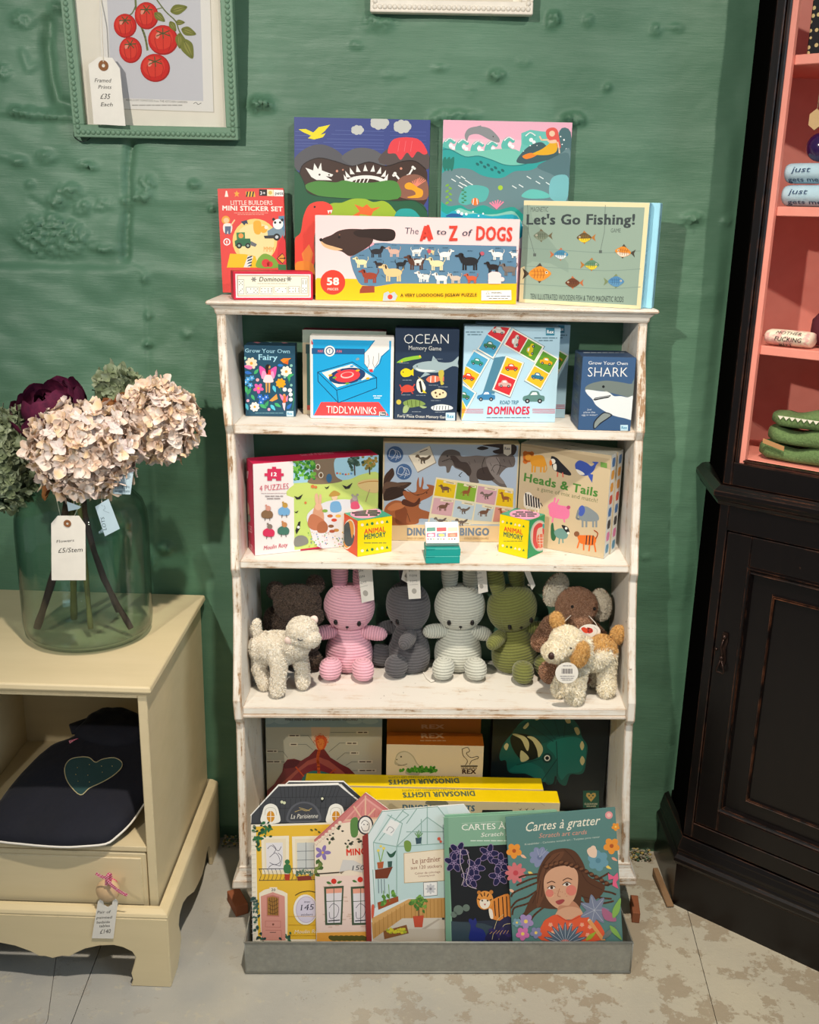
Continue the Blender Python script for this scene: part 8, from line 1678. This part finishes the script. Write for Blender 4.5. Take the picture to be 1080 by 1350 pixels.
fold(.8685, .026, .042, .16, .07, 'mossy green boucle scarf, lowest and widest of the folded pile', 1); fold(.8965, .026, .054, .16, .065, 'mossy green boucle scarf folded in the middle of the pile', 2); fold(.9250, .026, .058, .16, .06, 'mossy green boucle scarf with white scalloped edge, top of the pile', 3)
b = MB()
for k in range(9): c_ = fp(.068+k*.0095, .9445, -.0285); b.prism([c_+Vector((0, 0, 0)), c_+fdir*.0095, c_+fdir*.0048+Vector((0, 0, -.006))], fn*.0006)
sc = b.build('knitted_trim', plain('#e9e3d0', .9), None); tag(sc, 'white zigzag knitted trim along the top folded scarf', 'trim'); 
top_ = [o for o in list(WM) if o.name.startswith('knitted_scarf.002')]
if top_: sc.parent = top_[0]; sc.matrix_basis = WM[top_[0]].inverted() @ WM[sc]; del sc['label']; del sc['category']
kr = [o for o in list(WM) if o.name.startswith('knitted_scarf.001')][0]
b = MB(); c0, c1_ = fp(.050, .897, -.0255), fp(.086, .889, -.0255); b.prism([c0, c1_, c1_+Vector((0, 0, .0075)), c0+Vector((0, 0, .0075))], fn*.0012); b.build('kraft_label', STUDS, kr)
# purple bauble with a small wooden tag
bc = fp(.077, 1.3537, -.0415); b = MB(); b.ell(bc, .021, None, 24, 14); bb = b.build('bauble', plain('#2c1448', .2, coat=.5, name='purple_gloss'), None, smooth=True); tag(bb, 'glossy dark purple bauble at the right edge resting on the blue socks', 'bauble')
b = MB(); M_ = Matrix.Translation(bc+Vector((.006, 0, .020))); b.lathe([(.004, 0), (.0045, .004), (.003, .006)], (0, 0, 0), 12, M_); b.build('bauble_cap', plain('#c8a860', .3, .9), bb)
hx = fp(.069, 1.392, -.030); b = MB(); b.prism([hx+fdir*(.011*math.cos(a))+Vector((0, 0, .015*math.sin(a))) for a in [R(30+60*k) for k in range(6)]], fn*.003); hk = b.build('wooden_tag', plain('#c8a878', .7, var=.1), None); tag(hk, 'small hexagonal pale wooden tag above the purple bauble', 'tag')
b = MB(); b.tube([hx+Vector((0, 0, .014)), hx+Vector((0, .0, .05)), Vector((hx.x, hx.y, 1.4678))], .0006, 5); b.build('string', plain('#8a7a60', .8), hk)
# dark floral box on the upper coral shelf
FLO = NT('black_floral_cloth'); v = FLO.coords((1, 1, 1)); vo = FLO.n('ShaderNodeTexVoronoi'); FLO.nt.links.new(v, vo.inputs[0]); vo.inputs['Scale'].default_value = 95; vo.inputs['Randomness'].default_value = .35
FLO.set(Base_Color=FLO.mix(FLO.ramp(vo.outputs['Distance'], [(.26, 1.0), (.30, 0.0)]), '#0f1016', '#c8b27c'), Roughness=.8); FLO = FLO.m
b = MB(); M_ = Matrix.Translation(fp(.040, 1.4825, -.036)) @ Matrix.Rotation(rot, 4, 'Z'); b.box(0, .12, .0, .03, 0, .12, M_); fb = b.build('fabric_notebook', FLO, None, bevel=.002, mat=M_); tag(fb, 'black floral cloth covered notebook standing on the top visible coral shelf', 'book')
# dark red round object on the middle coral shelf
dc = fp(.122, 1.0546, -.080); b = MB(); b.lathe([(.012, 0), (.028, .004), (.036, .02), (.035, .042), (.022, .058), (.008, .064)], dc, 26); db = b.build('fabric_pouch', plain('#5c1f2e', .85, var=.15), None, smooth=True); tag(db, 'dark wine red rounded pouch at the right edge of the middle coral shelf', 'pouch')
b = MB(); b.tube([dc+Vector((0, 0, .06)), dc+Vector((.004, 0, .072)), dc+Vector((-.004, 0, .078)), dc+Vector((0, 0, .062))], .0016, 6); b.build('drawstring', plain('#3c1420', .8), db)
